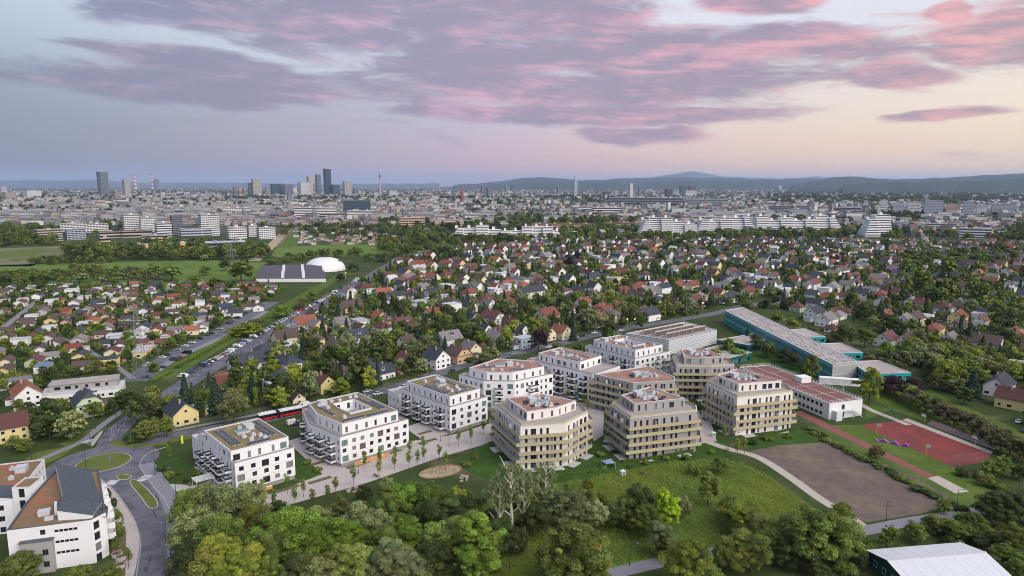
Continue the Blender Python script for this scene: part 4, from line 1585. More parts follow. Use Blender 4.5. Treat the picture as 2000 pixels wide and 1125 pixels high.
# --- the gold-banded houses
def gold_block(name, label, low, pen, z_low, z_pen, wall, roof_mat, seed, floors=5, ring_top=False):
	rr = random.Random(seed)
	low = ccw(low)
	c = (sum(p[0] for p in low) / len(low), sum(p[1] for p in low) / len(low))
	root = thing(name, label, 'apartment building', (*c, 0))
	lp = [(x - c[0], y - c[1]) for x, y in low]
	fh = (z_low - 0.45) / floors
	cols = {}
	for e in range(len(lp)):
		L = math.hypot(lp[(e + 1) % len(lp)][0] - lp[e][0], lp[(e + 1) % len(lp)][1] - lp[e][1])
		s, row = 1.6, []
		while s < L - 1.4:
			wd = rr.choice([0.9, 0.9, 0.9, 1.9])
			row.append((s + wd / 2, wd))
			s += wd + rr.uniform(0.9, 2.3)
		cols[e] = row

	def wins(e, L, f):
		return [(s, w, 0.12 if f < floors else 0.2, 2.2, 1 if w > 1.5 else 0, GLASS if rr.random() < 0.72 else pick_glass(rr, 0.012)) for s, w in cols[e] if rr.random() < 0.95]
	zt = storeys(root, lp, 0, floors, fh, wins, wall, top=0.45)
	n = len(lp)
	for f in range(1, floors + (1 if ring_top else 0)):      # balcony band of every storey, each a ring of its own, swinging in and out
		offs = [1.3 + (0.65 if (e + f) % 2 else 0.0) for e in range(n)]
		outer = offset(lp, offs)
		inner = offset(lp, 0.003)
		zb = f * fh
		mb = MB()
		mb.ring(inner, outer, zb - 0.22, zb)
		bal = mb.build('balcony', SLABC, root)
		mb = MB()
		mb.ring(offset(outer, 0.0), offset(outer, 0.06), zb - 0.3, zb + 0.98)
		mb.build('parapet_band', GOLD if f % 2 else GOLD_B, bal)
		for e in range(n):                                    # frosted screens between the flats
			for s in (0.36, 0.7):
				p0, p1 = Vector(lp[e]), Vector(lp[(e + 1) % n])
				if (p1 - p0).length < 9 or rr.random() < 0.3:
					continue
				d = (p1 - p0).normalized()
				q = p0.lerp(p1, s)
				nn = Vector((d.y, -d.x))
				def scr():
					m_ = MB()
					m_.box(-0.03, 0.03, -1.25, -0.01, 0, 2.1)
					return m_.mesh('screen', FRAME_W)
				obj('screen', shared('screen', scr), bal, (q.x, q.y, zb), math.atan2(d.y, d.x))
	if pen:
		flat_roof(root, lp, zt, TERR, rim=0.3, drop=0.3)
		mb = MB()
		mb.ring(offset(lp, -0.52), offset(lp, -0.46), zt, zt + 0.75)
		mb.build('terrace_band', GOLD, root)
		pp = [(x - c[0], y - c[1]) for x, y in ccw(pen)]
		zp = storeys(root, pp, zt - 0.3, 1, z_pen - zt + 0.3, lambda e, L, f: [((k + 0.5) * L / max(2, int(L / 3.2)) + rr.uniform(-.5, .5), rr.choice([0.9, 0.9, 1.9]), 0.3, 2.15, 0, pick_glass(rr, 0)) for k in range(max(2, int(L / 3.2)))], wall, 'penthouse_wall')
	else:
		pp, zp = lp, zt
	flat_roof(root, pp, zp, roof_mat, drop=0.3, rim=0.4)
	cx, cy = sum(p[0] for p in pp) / len(pp), sum(p[1] for p in pp) / len(pp)
	zr = zp - 0.3
	kit_v = []
	for k in range(9):
		a, r = rr.uniform(0, 6.28), rr.uniform(3.0, 6.5)
		q = (cx + math.cos(a) * r, cy + math.sin(a) * r * 0.8)
		if in_poly(*q, offset(pp, -1.8)):
			kit_v.append(q)
	roof_kit(root, zr, [], kit_v, [(cx, cy)], [(cx - 3.4, cy + 1.0)], rz=rad(20))
	for k in range(6):                                        # dark grille lids
		a = rr.uniform(0, 6.28)
		q = (cx + math.cos(a) * 6.0, cy + math.sin(a) * 4.6)
		if in_poly(*q, offset(pp, -1.6)):
			def lid():
				m_ = MB()
				m_.cyl(0, 0, 0, 0.3, 0.95, n=12)
				return m_.mesh('shaft_lid', DARKRAIL)
			obj('shaft_lid', shared('lid', lid), root, (*q, zr))
	for k in range(3):
		def duct():
			m_ = MB()
			m_.box(-1.6, 1.6, -0.4, 0.4, 0.2, 0.8)
			m_.cyl(-1.2, 0, 0.8, 1.2, 0.3, n=8)
			m_.cyl(1.2, 0, 0.8, 1.2, 0.3, n=8)
			m_.box(-1.5, -1.3, -.35, .35, 0, .2)
			m_.box(1.3, 1.5, -.35, .35, 0, .2)
			return m_.mesh('air_duct', METAL)
		q = (cx + rr.uniform(-4, 4), cy + rr.uniform(-3, 3) + 2.4)
		obj('air_duct', shared('duct', duct), root, (*q, zr), rr.uniform(0, 3))
	for e in range(n):                                        # ground-floor terraces
		p0, p1 = Vector(lp[e]), Vector(lp[(e + 1) % n])
		L = (p1 - p0).length
		if L < 9:
			continue
		d = (p1 - p0).normalized()
		for s in (0.2, 0.78):
			q = p0.lerp(p1, s)
			mb = MB()
			mb.box(-2.6, 2.6, -3.2, -0.02, 0, 0.10)
			mb.build('patio_slab', SLABC, root, (q.x, q.y, 0), math.atan2(d.y, d.x))
	keep([(x + c[0], y + c[1]) for x, y in offset(lp, 4.0)])
	return root


gold_block('apartment_block', 'white apartment block with gold balcony bands, nearest the bare pale trees',
		   [(-6.4, 246.6), (2.9, 223.6), (18.6, 226.6), (27.6, 238.2), (26, 247), (12, 256.5), (-2, 252)], [(-2.2, 246.5), (5.3, 230.2), (15.8, 234.7), (23.6, 242.4), (11.2, 251.2)], 15.4, 18.4, WHITE_W, SEDUM_R, 31)
gold_block('apartment_block', 'grey apartment block with gold balcony bands and top storey, nearest the meadow',
		   [(36.8, 247.0), (41.8, 231.6), (67.6, 239.6), (69, 246), (55.5, 265.5), (45, 259)], [(41.4, 249.5), (44.4, 239.4), (64.5, 245.4), (54.4, 260.6)], 15.4, 18.4, GREYR, SEDUM_R, 33)
gold_block('apartment_block', 'cream apartment block with gold balcony bands beside the bare brown field',
		   [(81.2, 275.4), (87.4, 255.6), (112.2, 263.4), (113, 270), (97.5, 292), (88, 286)], [(85.9, 276.8), (90.7, 264.2), (109.5, 268.7), (97.3, 287.1)], 15.4, 18.4, WHITE_W, SEDUM_R, 35)
gold_block('apartment_block', 'broad grey apartment block with flat orange roof and no top storey',
		   [(35.8, 289.2), (50.6, 275.8), (68.8, 278.8), (70, 285), (62, 303)], None, 15.4, 15.4, GREYR, SEDUM_R, 37, ring_top=False)
gold_block('apartment_block', 'grey apartment block with gold bands next to the old sports hall',
		   [(77.0, 319.8), (74.8, 302.0), (90.3, 301.2), (101.8, 303.6), (103, 312), (92, 332), (83, 331)], [(82.2, 322.9), (79.6, 307.3), (88.7, 306), (98.5, 308.7), (92.5, 327.4)], 15.4, 18.4, GREYR, SEDUM_R, 39)

# ================================================================== school, halls and other large single buildings
def local(poly):
	poly = ccw(poly)
	c = poly[0]
	return c, [(x - c[0], y - c[1]) for x, y in poly]


def ribbon_windows(w, gap, sill, h, glass=None, edges=None, mull=1, frame=None):
	def f(e, L, fl):
		if edges is not None and e not in edges:
			return []
		n = max(1, int((L - 0.8) / (w + gap)))
		m0 = (L - n * (w + gap) + gap) / 2
		return [(m0 + w / 2 + k * (w + gap), w, sill, h, mull, glass or (GLASS if R.random() < 0.75 else GLASS_G)) for k in range(n)]
	return f


# --- the long teal school
c, P = local([(158.0, 326.8), (173.5, 333.2), (167.5, 486.9), (150.2, 473.6)])
sch = thing('school_building', 'long teal school building with grey flat roof and window bands', 'school', (*c, 0))
zt = storeys(sch, P, -0.1, 2, 4.45, ribbon_windows(2.7, 0.3, 1.45, 1.35, GLASS_B, edges=[i for i in range(4) if math.hypot(P[(i + 1) % 4][0] - P[i][0], P[(i + 1) % 4][1] - P[i][1]) > 50], frame=FRAME_W), [TEAL, GREYR], top=0.8,
			 emat=lambda e: 0 if math.hypot(P[(e + 1) % 4][0] - P[e][0], P[(e + 1) % 4][1] - P[e][1]) > 50 else 1)
flat_roof(sch, P, zt, FLATROOF, rim=0.5, drop=0.25)
mb = MB()
mb.ring(offset(P, 0.02), offset(P, 0.10), zt - 1.25, zt - 0.9)
mb.ring(offset(P, 0.02), offset(P, 0.10), 4.0, 4.35)
mb.build('fascia_band', METAL, sch)
A_, B_, C_, D_ = [Vector(p) for p in P]
def rooflight():
	m_ = MB()
	m_.box(-0.5, 0.5, -2.2, 2.2, 0, 0.35, 0)
	m_.quad((-0.4, -2.1, 0.37), (0.4, -2.1, 0.37), (0.4, 2.1, 0.37), (-0.4, 2.1, 0.37), 1)
	return m_.mesh('rooflight', [SLABC, SLABC])
longd = (D_ - A_).normalized()
for row in (0.2, 0.36, 0.52, 0.68, 0.84):
	for k in range(22):
		if R.random() < 0.5:
			q = A_.lerp(B_, row).lerp(D_.lerp(C_, row), (k + 0.6 + R.uniform(-.2, .2)) / 22.6)
			obj('rooflight', shared('rooflight', rooflight), sch, (q.x, q.y, zt - 0.25), math.atan2(longd.y, longd.x) - math.pi / 2)
keep([tuple(p) for p in [(152, 320), (180, 325), (172, 492), (144, 476)]])
for nm, poly, zt_ in (('rear', [(175.5, 422), (186.3, 424.5), (188.5, 401), (177, 399)], 7.0), ('middle', [(176.5, 383), (190, 385), (190.8, 361.5), (175, 360)], 7.0), ('near', [(174.5, 343), (190.5, 345), (193.5, 321), (172, 319.5)], 7.0)):
	c, P = local(poly)
	lab = {'rear': 'low teal school wing farthest up the long school', 'middle': 'low teal school wing halfway along the long school', 'near': 'low teal school wing behind the two dark purple trees'}[nm]
	w = thing('school_wing', lab, 'school', (*c, 0), group='teal wings of the school')
	z_ = storeys(w, P, -0.1, 2, 3.1, ribbon_windows(2.3, 0.3, 0.9, 1.7, frame=FRAME_W), TEAL, top=0.9)
	flat_roof(w, P, z_, FLATROOF, rim=0.45, drop=0.25)
	keep([(x + c[0], y + c[1]) for x, y in offset(P, 2)])
# stair tower between
c, P = local([(167.2, 327.0), (175.4, 330.0), (174.8, 339), (172.9, 338.5)])
# --- low link roofs
for poly, zz, lab in (([(124, 404), (138, 390), (160, 408), (152, 421)], 4.2, 'low flat link building between sports hall and teal school'), ([(96, 370), (108, 352), (134, 372), (124, 392)], 4.2, 'low flat annexe in front of the ribbed sports hall')):
	c, P = local(poly)
	w = thing('school_annexe', lab, 'school', (*c, 0))
	z_ = storeys(w, P, -0.1, 1, zz, ribbon_windows(2.4, 0.3, 0.6, 2.4), TEAL_D, top=0.4)
	flat_roof(w, P, z_, FLATROOF, rim=0.4, drop=0.2)
	for k in range(5):
		q = Vector(P[0]).lerp(Vector(P[2]), 0.15 + 0.16 * k)
		obj('rooflight', shared('rooflight', rooflight), w, (q.x, q.y, z_ - 0.2), 0.7)
	keep([(x + c[0], y + c[1]) for x, y in offset(P, 1.5)])

# --- sports hall: ribbed white walls, three light monitors on the roof
c, P = local([(90.1, 383.4), (126.0, 411.4), (112.1, 436.3), (68.3, 401.0)])
hall = thing('sports_hall', 'sports hall with white ribbed walls and three long roof monitors', 'sports hall', (*c, 0))
mb = MB()
mb.prism(offset(P, -0.15), -0.1, 8.6)
mb.build('wall', GREYR, hall)
for k in range(9):
	mb = MB()
	z0 = 0.4 + k * 0.94
	mb.ring(offset(P, -0.1), offset(P, 0.12), z0, z0 + 0.66)
	mb.build('cladding_slat', CORRUG, hall)
flat_roof(hall, P, 9.0, FLATROOF, rim=0.6, drop=0.3)
a, b_, d_ = Vector(P[0]), Vector(P[1]), Vector(P[3])
ex, ey = (b_ - a).normalized(), (d_ - a).normalized()
for k in range(3):
	q = a + ex * 4 + ey * (4.5 + 7.2 * k)
	mb = MB()
	Ln = (b_ - a).length - 9
	mb.poly([(0, 0, 0), (Ln, 0, 0), (Ln, 0, 3.2), (0, 0, 3.2)], 1)
	mb.quad((0, 0, 3.2), (Ln, 0, 3.2), (Ln, 3.6, 0.1), (0, 3.6, 0.1), 0)
	mb.poly([(0, 0, 0), (0, 0, 3.2), (0, 3.6, 0.1), (0, 3.6, 0)], 0)
	mb.poly([(Ln, 0, 0), (Ln, 3.6, 0), (Ln, 3.6, 0.1), (Ln, 0, 3.2)], 0)
	mon = mb.build('roof_monitor', [SLABC, GLASS_BR], hall, (q.x, q.y, 8.7), math.atan2(ex.y, ex.x))
	mb = MB()
	for j in range(7):
		x0 = Ln * j / 6 - 0.08
		mb.box(x0, x0 + 0.16, -0.12, -0.01, 0, 3.2)
	mb.box(-0.1, Ln + 0.1, -0.2, -0.13, 2.6, 3.3)
	mb.build('mullion', SLABC, mon)
keep([(x + c[0], y + c[1]) for x, y in offset(P, 4)])

# --- white school building with brown roof fields and railings
c, P = local([(132.2, 273.8), (148.7, 279.2), (129.7, 335.5), (113.6, 331.3)])
sw = thing('school_building', 'white two-storey school building with brown roof fields and railings', 'school', (*c, 0))
zt = storeys(sw, P, -0.1, 2, 3.4, lambda e, L, f: [(2.2 + 2.55 * k, 1.7, 1.0, 1.5, 0, GLASS) for k in range(int((L - 3) / 2.55))] if L > 30 else ([(L * 0.42, 1.6, 0.4, 2.2, 0, GLASS)] if f >= 0 else []), WHITE, top=0.4)
flat_roof(sw, P, zt, FLATROOF, rim=0.4, drop=0.2)
A_, B_, C_, D_ = [Vector(p) for p in P]
if (B_ - A_).length > 30:
	A_, B_, C_, D_ = B_, C_, D_, A_
for r0, r1 in ((0.09, 0.46), (0.54, 0.91)):
	for k in range(5):
		t0, t1 = 0.02 + k * 0.195, 0.02 + k * 0.195 + 0.18
		mb = MB()
		q = [A_.lerp(B_, r).lerp(D_.lerp(C_, r), t) for r, t in ((r0, t0), (r1, t0), (r1, t1), (r0, t1))]
		mb.prism(ccw([tuple(v) for v in q]), zt - 0.19, zt - 0.05)
		mb.build('roof_field', BROWNROOF, sw)
mb = MB()
for e in range(4):
	p0, p1 = Vector(offset(P, -0.3)[e]), Vector(offset(P, -0.3)[(e + 1) % 4])
	L = (p1 - p0).length
	n = int(L / 1.6)
	for k in range(n):
		q = p0.lerp(p1, k / n)
		mb.bar((q.x, q.y, zt), (q.x, q.y, zt + 1.1), 0.06)
	for zz in (zt + 0.55, zt + 1.1):
		mb.bar((p0.x, p0.y, zz), (p1.x, p1.y, zz), 0.05)
mb.build('roof_railing', FRAME_W, sw)
mb = MB()
q = A_.lerp(B_, 0.72).lerp(D_.lerp(C_, 0.72), 0.5)
mb.box(-2.6, 2.6, -2.2, 2.2, 0, 2.6)
mb.box(-2.8, 2.8, -2.4, 2.4, 2.6, 2.75)
mb.build('stair_housing', WHITE, sw, (q.x, q.y, zt - 0.2), 0.3)
q = A_.lerp(B_, 0.18)
mb = MB()
mb.box(-1.5, 1.5, -2.6, -0.02, 0, 4.0)
mb.build('plant_cabinet', FRAME_W, sw, (q.x, q.y, 0), math.atan2((B_ - A_).y, (B_ - A_).x))
q = A_.lerp(B_, 0.42)
mb = MB()                                        # outside stair to the upper door
mb.box(-1.2, 4.2, -1.8, -0.02, 3.3, 3.42)
for k in range(11):
	mb.box(4.2 + k * 0.42, 4.62 + k * 0.42, -1.8, -0.4, 3.2 - k * 0.3, 3.28 - k * 0.3)
for x0 in (-1.1, 4.1):
	mb.box(x0, x0 + 0.1, -1.8, -1.7, 0, 3.3)
mb.bar((-1.2, -1.8, 4.4), (4.2, -1.8, 4.4), 0.05)
mb.bar((4.2, -1.8, 4.4), (8.8, -1.8, 1.1), 0.05)
mb.build('outside_stair', METAL, sw, (q.x, q.y, 0), math.atan2((B_ - A_).y, (B_ - A_).x))
keep([(x + c[0], y + c[1]) for x, y in offset(P, 2.5)])
# truss footbridge
p0, p1 = px(1600, 742, 5.5), px(1686, 748, 5.5)
br = thing('footbridge', 'white truss footbridge joining the two school buildings', 'footbridge', (p0.x, p0.y, 0), math.atan2(p1.y - p0.y, p1.x - p0.x))
Ln = (p1 - p0).length
mb = MB()
mb.box(0, Ln, -1.6, 1.6, 4.0, 4.25)
mb.box(0, Ln, -1.7, 1.7, 6.9, 7.1)
mb.box(0.2, Ln * 0.7, -1.5, 1.5, 4.25, 6.9)
mb.build('deck', WHITE, br)
mb = MB()
n = 7
for s in (-1.62, 1.62):
	for k in range(n + 1):
		x = Ln * k / n
		mb.bar((x, s, 4.2), (x, s, 7.0), 0.10)
		if k < n:
			mb.bar((x, s, 4.2 if k % 2 else 7.0), (Ln * (k + 1) / n, s, 7.0 if k % 2 else 4.2), 0.09)
mb.build('truss', FRAME_W, br)
for x in (Ln * 0.55, Ln - 0.4):
	for s in (-1.4, 1.4):
		mb = MB()
		mb.cyl(x, s, 0, 4.0, 0.2, n=8)
		mb.build('pillar', SLABC, br)

# --- the house with the slate-grey pitched roof at the lower left
o0 = (-125.8, 159.0)
lb = thing('apartment_house', 'white apartment house with dark sheet-metal pitched roof and brown planted roof strip', 'apartment building', (*o0, 0), rad(17.4))
main = [(0, 0), (18.5, 0), (21.0, 3.5), (12.0, 34.5), (-0.5, 37.5), (-1.0, 16)]
def lbw(e, L, f):
	if e == 0:
		return [(7.6, 1.2, 1.0, 1.4, 1, GLASS)] + [(10.6 + k * 1.05, 0.95, 1.2, 0.75, 0, GLASS) for k in range(5)] if f >= 1 else []
	if e in (1, 2):
		return [(1.4 + k * 2.6, 1.7, 0.2, 2.2, 1, pick_glass(R, 0.01)) for k in range(int(L / 2.6))]
	return [(1.6 + k * 3.0, 1.1, 0.9, 1.5, 0, pick_glass(R)) for k in range(int(L / 3.0))]
z_ = storeys(lb, main, -0.3, 4, 2.95, lbw, WHITE, top=0.5)
flat_roof(lb, main, z_, SEDUM, rim=0.45, drop=0.25, cop=METAL_D)
rp = [(10.4, 2.6, 14.4), (18.6, 1.2, 12.6), (18.9, 9.0, 12.6), (10.0, 34.0, 12.6), (0.2, 36.8, 14.4), (9.2, 11.6, 14.4)]
mb = MB()
mb.quad(rp[0], rp[1], rp[2], rp[5])
mb.quad(rp[5], rp[2], rp[3], rp[4])
for a_, b2 in ((0, 1), (1, 2), (2, 3), (3, 4), (4, 5), (5, 0)):
	p, q = rp[a_], rp[b2]
	mb.quad((p[0], p[1], z_ - 0.25), (q[0], q[1], z_ - 0.25), q, p, 1)
pr = mb.build('pitched_roof', [METAL_D, WHITE], lb)
for k in range(15):                              # standing seams
	s = k / 14
	mb = MB()
	p, q = Vector(rp[5]).lerp(Vector(rp[4]), s), Vector(rp[2]).lerp(Vector(rp[3]), s)
	mb.bar(p + Vector((0, 0, .03)), q + Vector((0, 0, .03)), 0.035)
	mb.build('seam', METAL_D, pr)
for k in range(6):
	s = k / 5
	mb = MB()
	p, q = Vector(rp[0]).lerp(Vector(rp[5]), s), Vector(rp[1]).lerp(Vector(rp[2]), s)
	mb.bar(p + Vector((0, 0, .03)), q + Vector((0, 0, .03)), 0.035)
	mb.build('seam', METAL_D, pr)
mb = MB()                                        # steep dark face with roof windows over the right flank
mb.poly([(18.8, 1.2, 12.62), (21.3, 3.2, 10.6), (20.2, 9.4, 10.6), (19.1, 9.0, 12.62)])
mb.build('steep_roof', METAL_D, lb)
for k in range(3):
	t = 0.2 + k * 0.28
	a_ = Vector((18.8, 1.2, 12.7)).lerp(Vector((19.1, 9.0, 12.7)), t)
	b2 = Vector((21.3, 3.2, 10.7)).lerp(Vector((20.2, 9.4, 10.7)), t)
	dd = Vector((0.05, 1.2, 0))
	mb = MB()
	p, q = a_.lerp(b2, 0.25), a_.lerp(b2, 0.75)
	mb.quad(p, q, q + dd, p + dd)
	mb.build('roof_window', GLASS, lb)
for k, (x, y) in enumerate(((19.5, 12), (17.6, 17.5), (15.8, 23), (14.0, 28.5))):      # stepped terraces on the right flank
	for f in range(3):
		mb = MB()
		zz = 2.6 + f * 2.95
		mb.box(0, 4.0, -2.3, 0, -0.2, 0)
		mb.box(0, 4.0, -2.3, -2.2, 0, 1.0)
		mb.box(0, 0.1, -2.2, 0, 0, 1.4)
		mb.box(3.9, 4.0, -2.2, 0, 0, 1.4)
		mb.build('balcony', WHITE, lb, (x + 0.1, y - 4.6, zz), math.atan2(31, -9))
mb = MB()                                        # grey bay on the gable end
mb.box(2.8, 9.9, -1.4, -0.002, -0.3, 8.6)
gb = mb.build('bay', GREYR, lb)
mb = MB()
mb.box(2.6, 10.1, -1.6, 0, 8.6, 8.75)
mb.build('bay_coping', METAL_D, gb)
for x in (4.2, 7.6):
	for zz in (1.6, 4.8):
		add_window(lb, x, -1.46, zz, 0, 1.3, 1.5, GLASS, mull=1)
mb = MB()
mb.box(-1.1, 1.1, -3.2, 3.2, 0, 1.3)
hv = mb.build('air_unit', FRAME_W, lb, (8.9, 9.2, z_ - 0.2), 0.28)
for k in range(4):
	mb = MB()
	mb.cyl(0, -2.4 + k * 1.6, 1.3, 1.42, 0.6, n=12)
	mb.build('fan', DARKRAIL, hv)
mb = MB()
mb.box(-1.3, 1.3, -1.2, 1.2, 0, 1.0)
mb.box(-1.4, 1.4, -1.3, 1.3, 1.0, 1.1)
mb.build('lift_housing', METAL, lb, (5.9, 7.4, z_ - 0.2), 0.2)
mb = MB()
mb.box(-1.0, 1.0, -0.7, 0.7, 0, 0.7)
mb.build('vent', METAL, lb, (8.1, 3.8, z_ - 0.2), 0.1)
tower = [(-7.0, 24.5), (-2.3, 23.6), (-1.2, 30.5), (-6, 31.5)]
zt2 = storeys(lb, ccw(tower), -0.3, 4, 3.4, lambda e, L, f: [(L / 2, 1.6, 0.4, 2.6, 0, GLASS if f else GLASS_L)] if e == 0 else [], WHITE, 'stair_tower')
flat_roof(lb, ccw(tower), zt2, SEDUM, drop=0.2)
keep([tuple(Matrix.Rotation(rad(17.4), 2) @ Vector(p) + Vector(o0)) for p in offset(main, 5)])
# its neighbour at the picture's edge
o1 = px(-40, 965, 11)
nb = thing('apartment_house', 'white apartment house with brown planted roof cut by the picture edge', 'apartment building', (o1.x, o1.y, 0), rad(20))
poly = rect(-10, 9, -4, 26)
z2 = storeys(nb, poly, -0.3, 3, 3.2, ribbon_windows(1.4, 1.8, 0.7, 1.6), WHITE, top=0.6)
flat_roof(nb, poly, z2, SEDUM, drop=0.25)
mb = MB()
mb.poly([(-9, -3, z2 + 2.6), (8, -3, z2 - 0.1), (8, 6, z2 - 0.1), (-9, 6, z2 + 2.6)])
mb.poly([(-9, -3, z2 - .2), (8, -3, z2 - .2), (8, -3, z2 - 0.1), (-9, -3, z2 + 2.6)], 1)
mb.poly([(-9, 6, z2 - .2), (-9, -3, z2 - .2), (-9, -3, z2 + 2.6), (-9, 6, z2 + 2.6)], 1)
mb.build('pitched_roof', [METAL_D, WHITE], nb)
roof_kit(nb, z2 - 0.25, [], [(4, 12), (-3, 14), (2, 20)], [(-4, 19)], [(5, 18)])
keep([tuple(Matrix.Rotation(rad(20), 2) @ Vector(p) + Vector((o1.x, o1.y))) for p in offset(poly, 3)])

# --- white-roofed shed at the lower right
s0 = Vector((90.9, 161.7))
sh = thing('shed', 'green shed with pale sheet-metal ridge roof at the field lane', 'shed', (93.5, 148.5, 0), rad(8))
mb = MB()
W_, D2 = 26.0, 14.5
mb.box(0, W_, 0, D2, -0.2, 4.4)
mb.poly([(0, 0, 4.4), (0, D2, 4.4), (0, D2 / 2, 5.9)][::-1])
mb.poly([(W_, 0, 4.4), (W_, D2, 4.4), (W_, D2 / 2, 5.9)])
mb.build('wall', GREENPAINT, sh)
for sgn in (0, 1):
	for k in range(14):
		x0, x1 = -0.6 + k * (W_ + 1.2) / 14, -0.6 + (k + 1) * (W_ + 1.2) / 14 - 0.03
		y0, y1 = (-0.6, D2 / 2) if sgn == 0 else (D2 + 0.6, D2 / 2)
		mb = MB()
		zo = 0.012 * (k % 2)
		mb.quad((x0, y0, 4.35 + zo), (x1, y0, 4.35 + zo), (x1, y1, 6.05 + zo), (x0, y1, 6.05 + zo))
		mb.quad((x0, y0, 4.25 + zo), (x1, y0, 4.25 + zo), (x1, y0, 4.35 + zo), (x0, y0, 4.35 + zo))
		mb.build('roof_sheet', CORRUG, sh)
mb = MB()
mb.box(-0.6, W_ + 0.6, D2 / 2 - 0.25, D2 / 2 + 0.25, 6.0, 6.12)
mb.build('ridge_cap', METAL, sh)
for y in (1.6, 4.8, 8.0, 11.2):
	add_window(sh, -0.06, y + 1.2, 1.5, rad(-90), 1.2, 1.6, GLASS, FRAME_W)
for x in (3, 8, 13, 18):
	add_window(sh, x, -0.06, 1.5, 0, 1.2, 1.6, GLASS, FRAME_W)
keep([(88, 140), (124, 144), (122, 168), (88, 166)])

# --- air dome and the slate-roofed hall by it
dc = px(635, 527)
dome = thing('air_dome', 'white inflated sports dome glowing warm at its foot', 'dome', (dc.x, dc.y, 0), rad(10))
rng_r = 20
V, F4 = [], []
nu, nv = 32, 10
for j in range(nv + 1):
	t = j / nv * math.pi / 2
	for i in range(nu):
		a = 2 * math.pi * i / nu
		V.append((math.cos(a) * rng_r * 1.15 * math.cos(t) ** 0.8, math.sin(a) * rng_r * 1.1 * math.cos(t) ** 0.8, 14.5 * math.sin(t)))
for j in range(nv):
	for i in range(nu):
		F4.append((j * nu + i, j * nu + (i + 1) % nu, (j + 1) * nu + (i + 1) % nu, (j + 1) * nu + i))
obj('membrane', np_mesh('membrane', V, F4, mat('membrane', srgb(222, 220, 226), 0.5, 0.05, 0.1, 1.0), smooth=True), dome)
mb = MB()
for i in range(16):
	a = 2 * math.pi * i / 16
	p = None
	for j in range(9):
		t = j / 8 * math.pi / 2
		q = (math.cos(a) * rng_r * 1.155 * math.cos(t) ** 0.8, math.sin(a) * rng_r * 1.105 * math.cos(t) ** 0.8, 14.58 * math.sin(t))
		if p:
			mb.bar(p, q, 0.12)
		p = q
mb.build('seam', METAL, dome)
for k, (x, y) in enumerate(((16, -19), (22, -14), (9, -22))):
	p = (dc.x + x, dc.y + y)
	fl = thing('floodlight', 'warm lit floodlight at the foot of the white dome', 'lamp', (*p, 0), 0, None, 'floodlights at the dome')
	mb = MB()
	mb.cyl(0, 0, 0, 3.2, 0.08, n=6)
	mb.build('pole', METAL, fl)
	mb = MB()
	mb.box(-0.7, 0.7, -0.2, 0.2, 3.2, 3.9)
	mb.build('lamp_head', LAMPG, fl)
keep([(dc.x + 34 * math.cos(a), dc.y + 34 * math.sin(a)) for a in [k * math.pi / 6 for k in range(12)]])
p0, p1, p2, p3 = px(500, 551), px(637, 551), px(626, 524), px(512, 527)
c, P = local([tuple(p)[:2] for p in (p0, p1, p2, p3)])
th = thing('tennis_hall', 'long hall with dark grey shed roofs and white skylights beside the dome', 'hall', (*c, 0))
mb = MB()
mb.prism(P, -0.1, 3.4)
mb.build('wall', WHITE, th)
A_, B_, C_, D_ = [Vector(p) for p in P]
for k in range(2):
	t0, t1 = k * 0.5, k * 0.5 + 0.5
	q0, q1, q2, q3 = A_.lerp(D_, t0), B_.lerp(C_, t0), B_.lerp(C_, t1), A_.lerp(D_, t1)
	mb = MB()
	mid0, mid1 = q0.lerp(q3, 0.5), q1.lerp(q2, 0.5)
	mb.quad((*q0, 3.42), (*q1, 3.42), (*mid1, 8.0), (*mid0, 8.0))
	mb.quad((*mid0, 8.0), (*mid1, 8.0), (*q2, 3.42), (*q3, 3.42))
	mb.poly([(*q1, 3.42), (*q2, 3.42), (*mid1, 8.0)])
	mb.poly([(*q3, 3.42), (*q0, 3.42), (*mid0, 8.0)])
	rf = mb.build('roof', mat('slate_sheet', srgb(84, 80, 88), 0.7, 0.08, 0.1, 1.0), th)
	for s in (0.36, 0.66):
		mb = MB()
		a0, a1 = q0.lerp(q1, s), q0.lerp(q1, s + 0.045)
		m0, m1 = mid0.lerp(mid1, s), mid0.lerp(mid1, s + 0.045)
		mb.quad((*a0.lerp(m0, .1), 4.3), (*a1.lerp(m1, .1), 4.3), (*m1, 8.4), (*m0, 8.4))
		mb.quad((*a0.lerp(m0, .1), 3.7), (*a1.lerp(m1, .1), 3.7), (*a1.lerp(m1, .1), 4.3), (*a0.lerp(m0, .1), 4.3))
		mb.build('skylight', CORRUG, rf)
keep([(x + c[0], y + c[1]) for x, y in offset(P, 6)])

# ================================================================== family houses and garden cottages
ROOFC = {'red': srgb(126, 72, 64), 'orange': srgb(148, 92, 74), 'maroon': srgb(102, 66, 64), 'brown': srgb(90, 74, 70), 'slate': srgb(64, 68, 78), 'grey': srgb(124, 118, 118), 'pale': srgb(186, 186, 192), 'greenish': srgb(128, 150, 146), 'blue': srgb(104, 124, 150)}
ROOFW = {'red': 'red tiled', 'orange': 'orange tiled', 'maroon': 'maroon tiled', 'brown': 'dark brown tiled', 'slate': 'dark slate', 'grey': 'grey-brown', 'pale': 'pale grey', 'greenish': 'grey-green', 'blue': 'blue-grey'}
WALLS = {'white': srgb(224, 221, 220), 'cream': srgb(222, 208, 180), 'yellow': srgb(218, 200, 142), 'peach': srgb(214, 176, 146), 'pink': srgb(218, 184, 176), 'blue': srgb(188, 204, 212), 'green': srgb(190, 204, 172), 'grey': srgb(176, 174, 172), 'orange': srgb(204, 138, 78), 'brown': srgb(122, 92, 72)}
TYPEW = {'g': 'gabled', 'h': 'hipped', 'f': 'flat', 'm': 'half-hipped'}


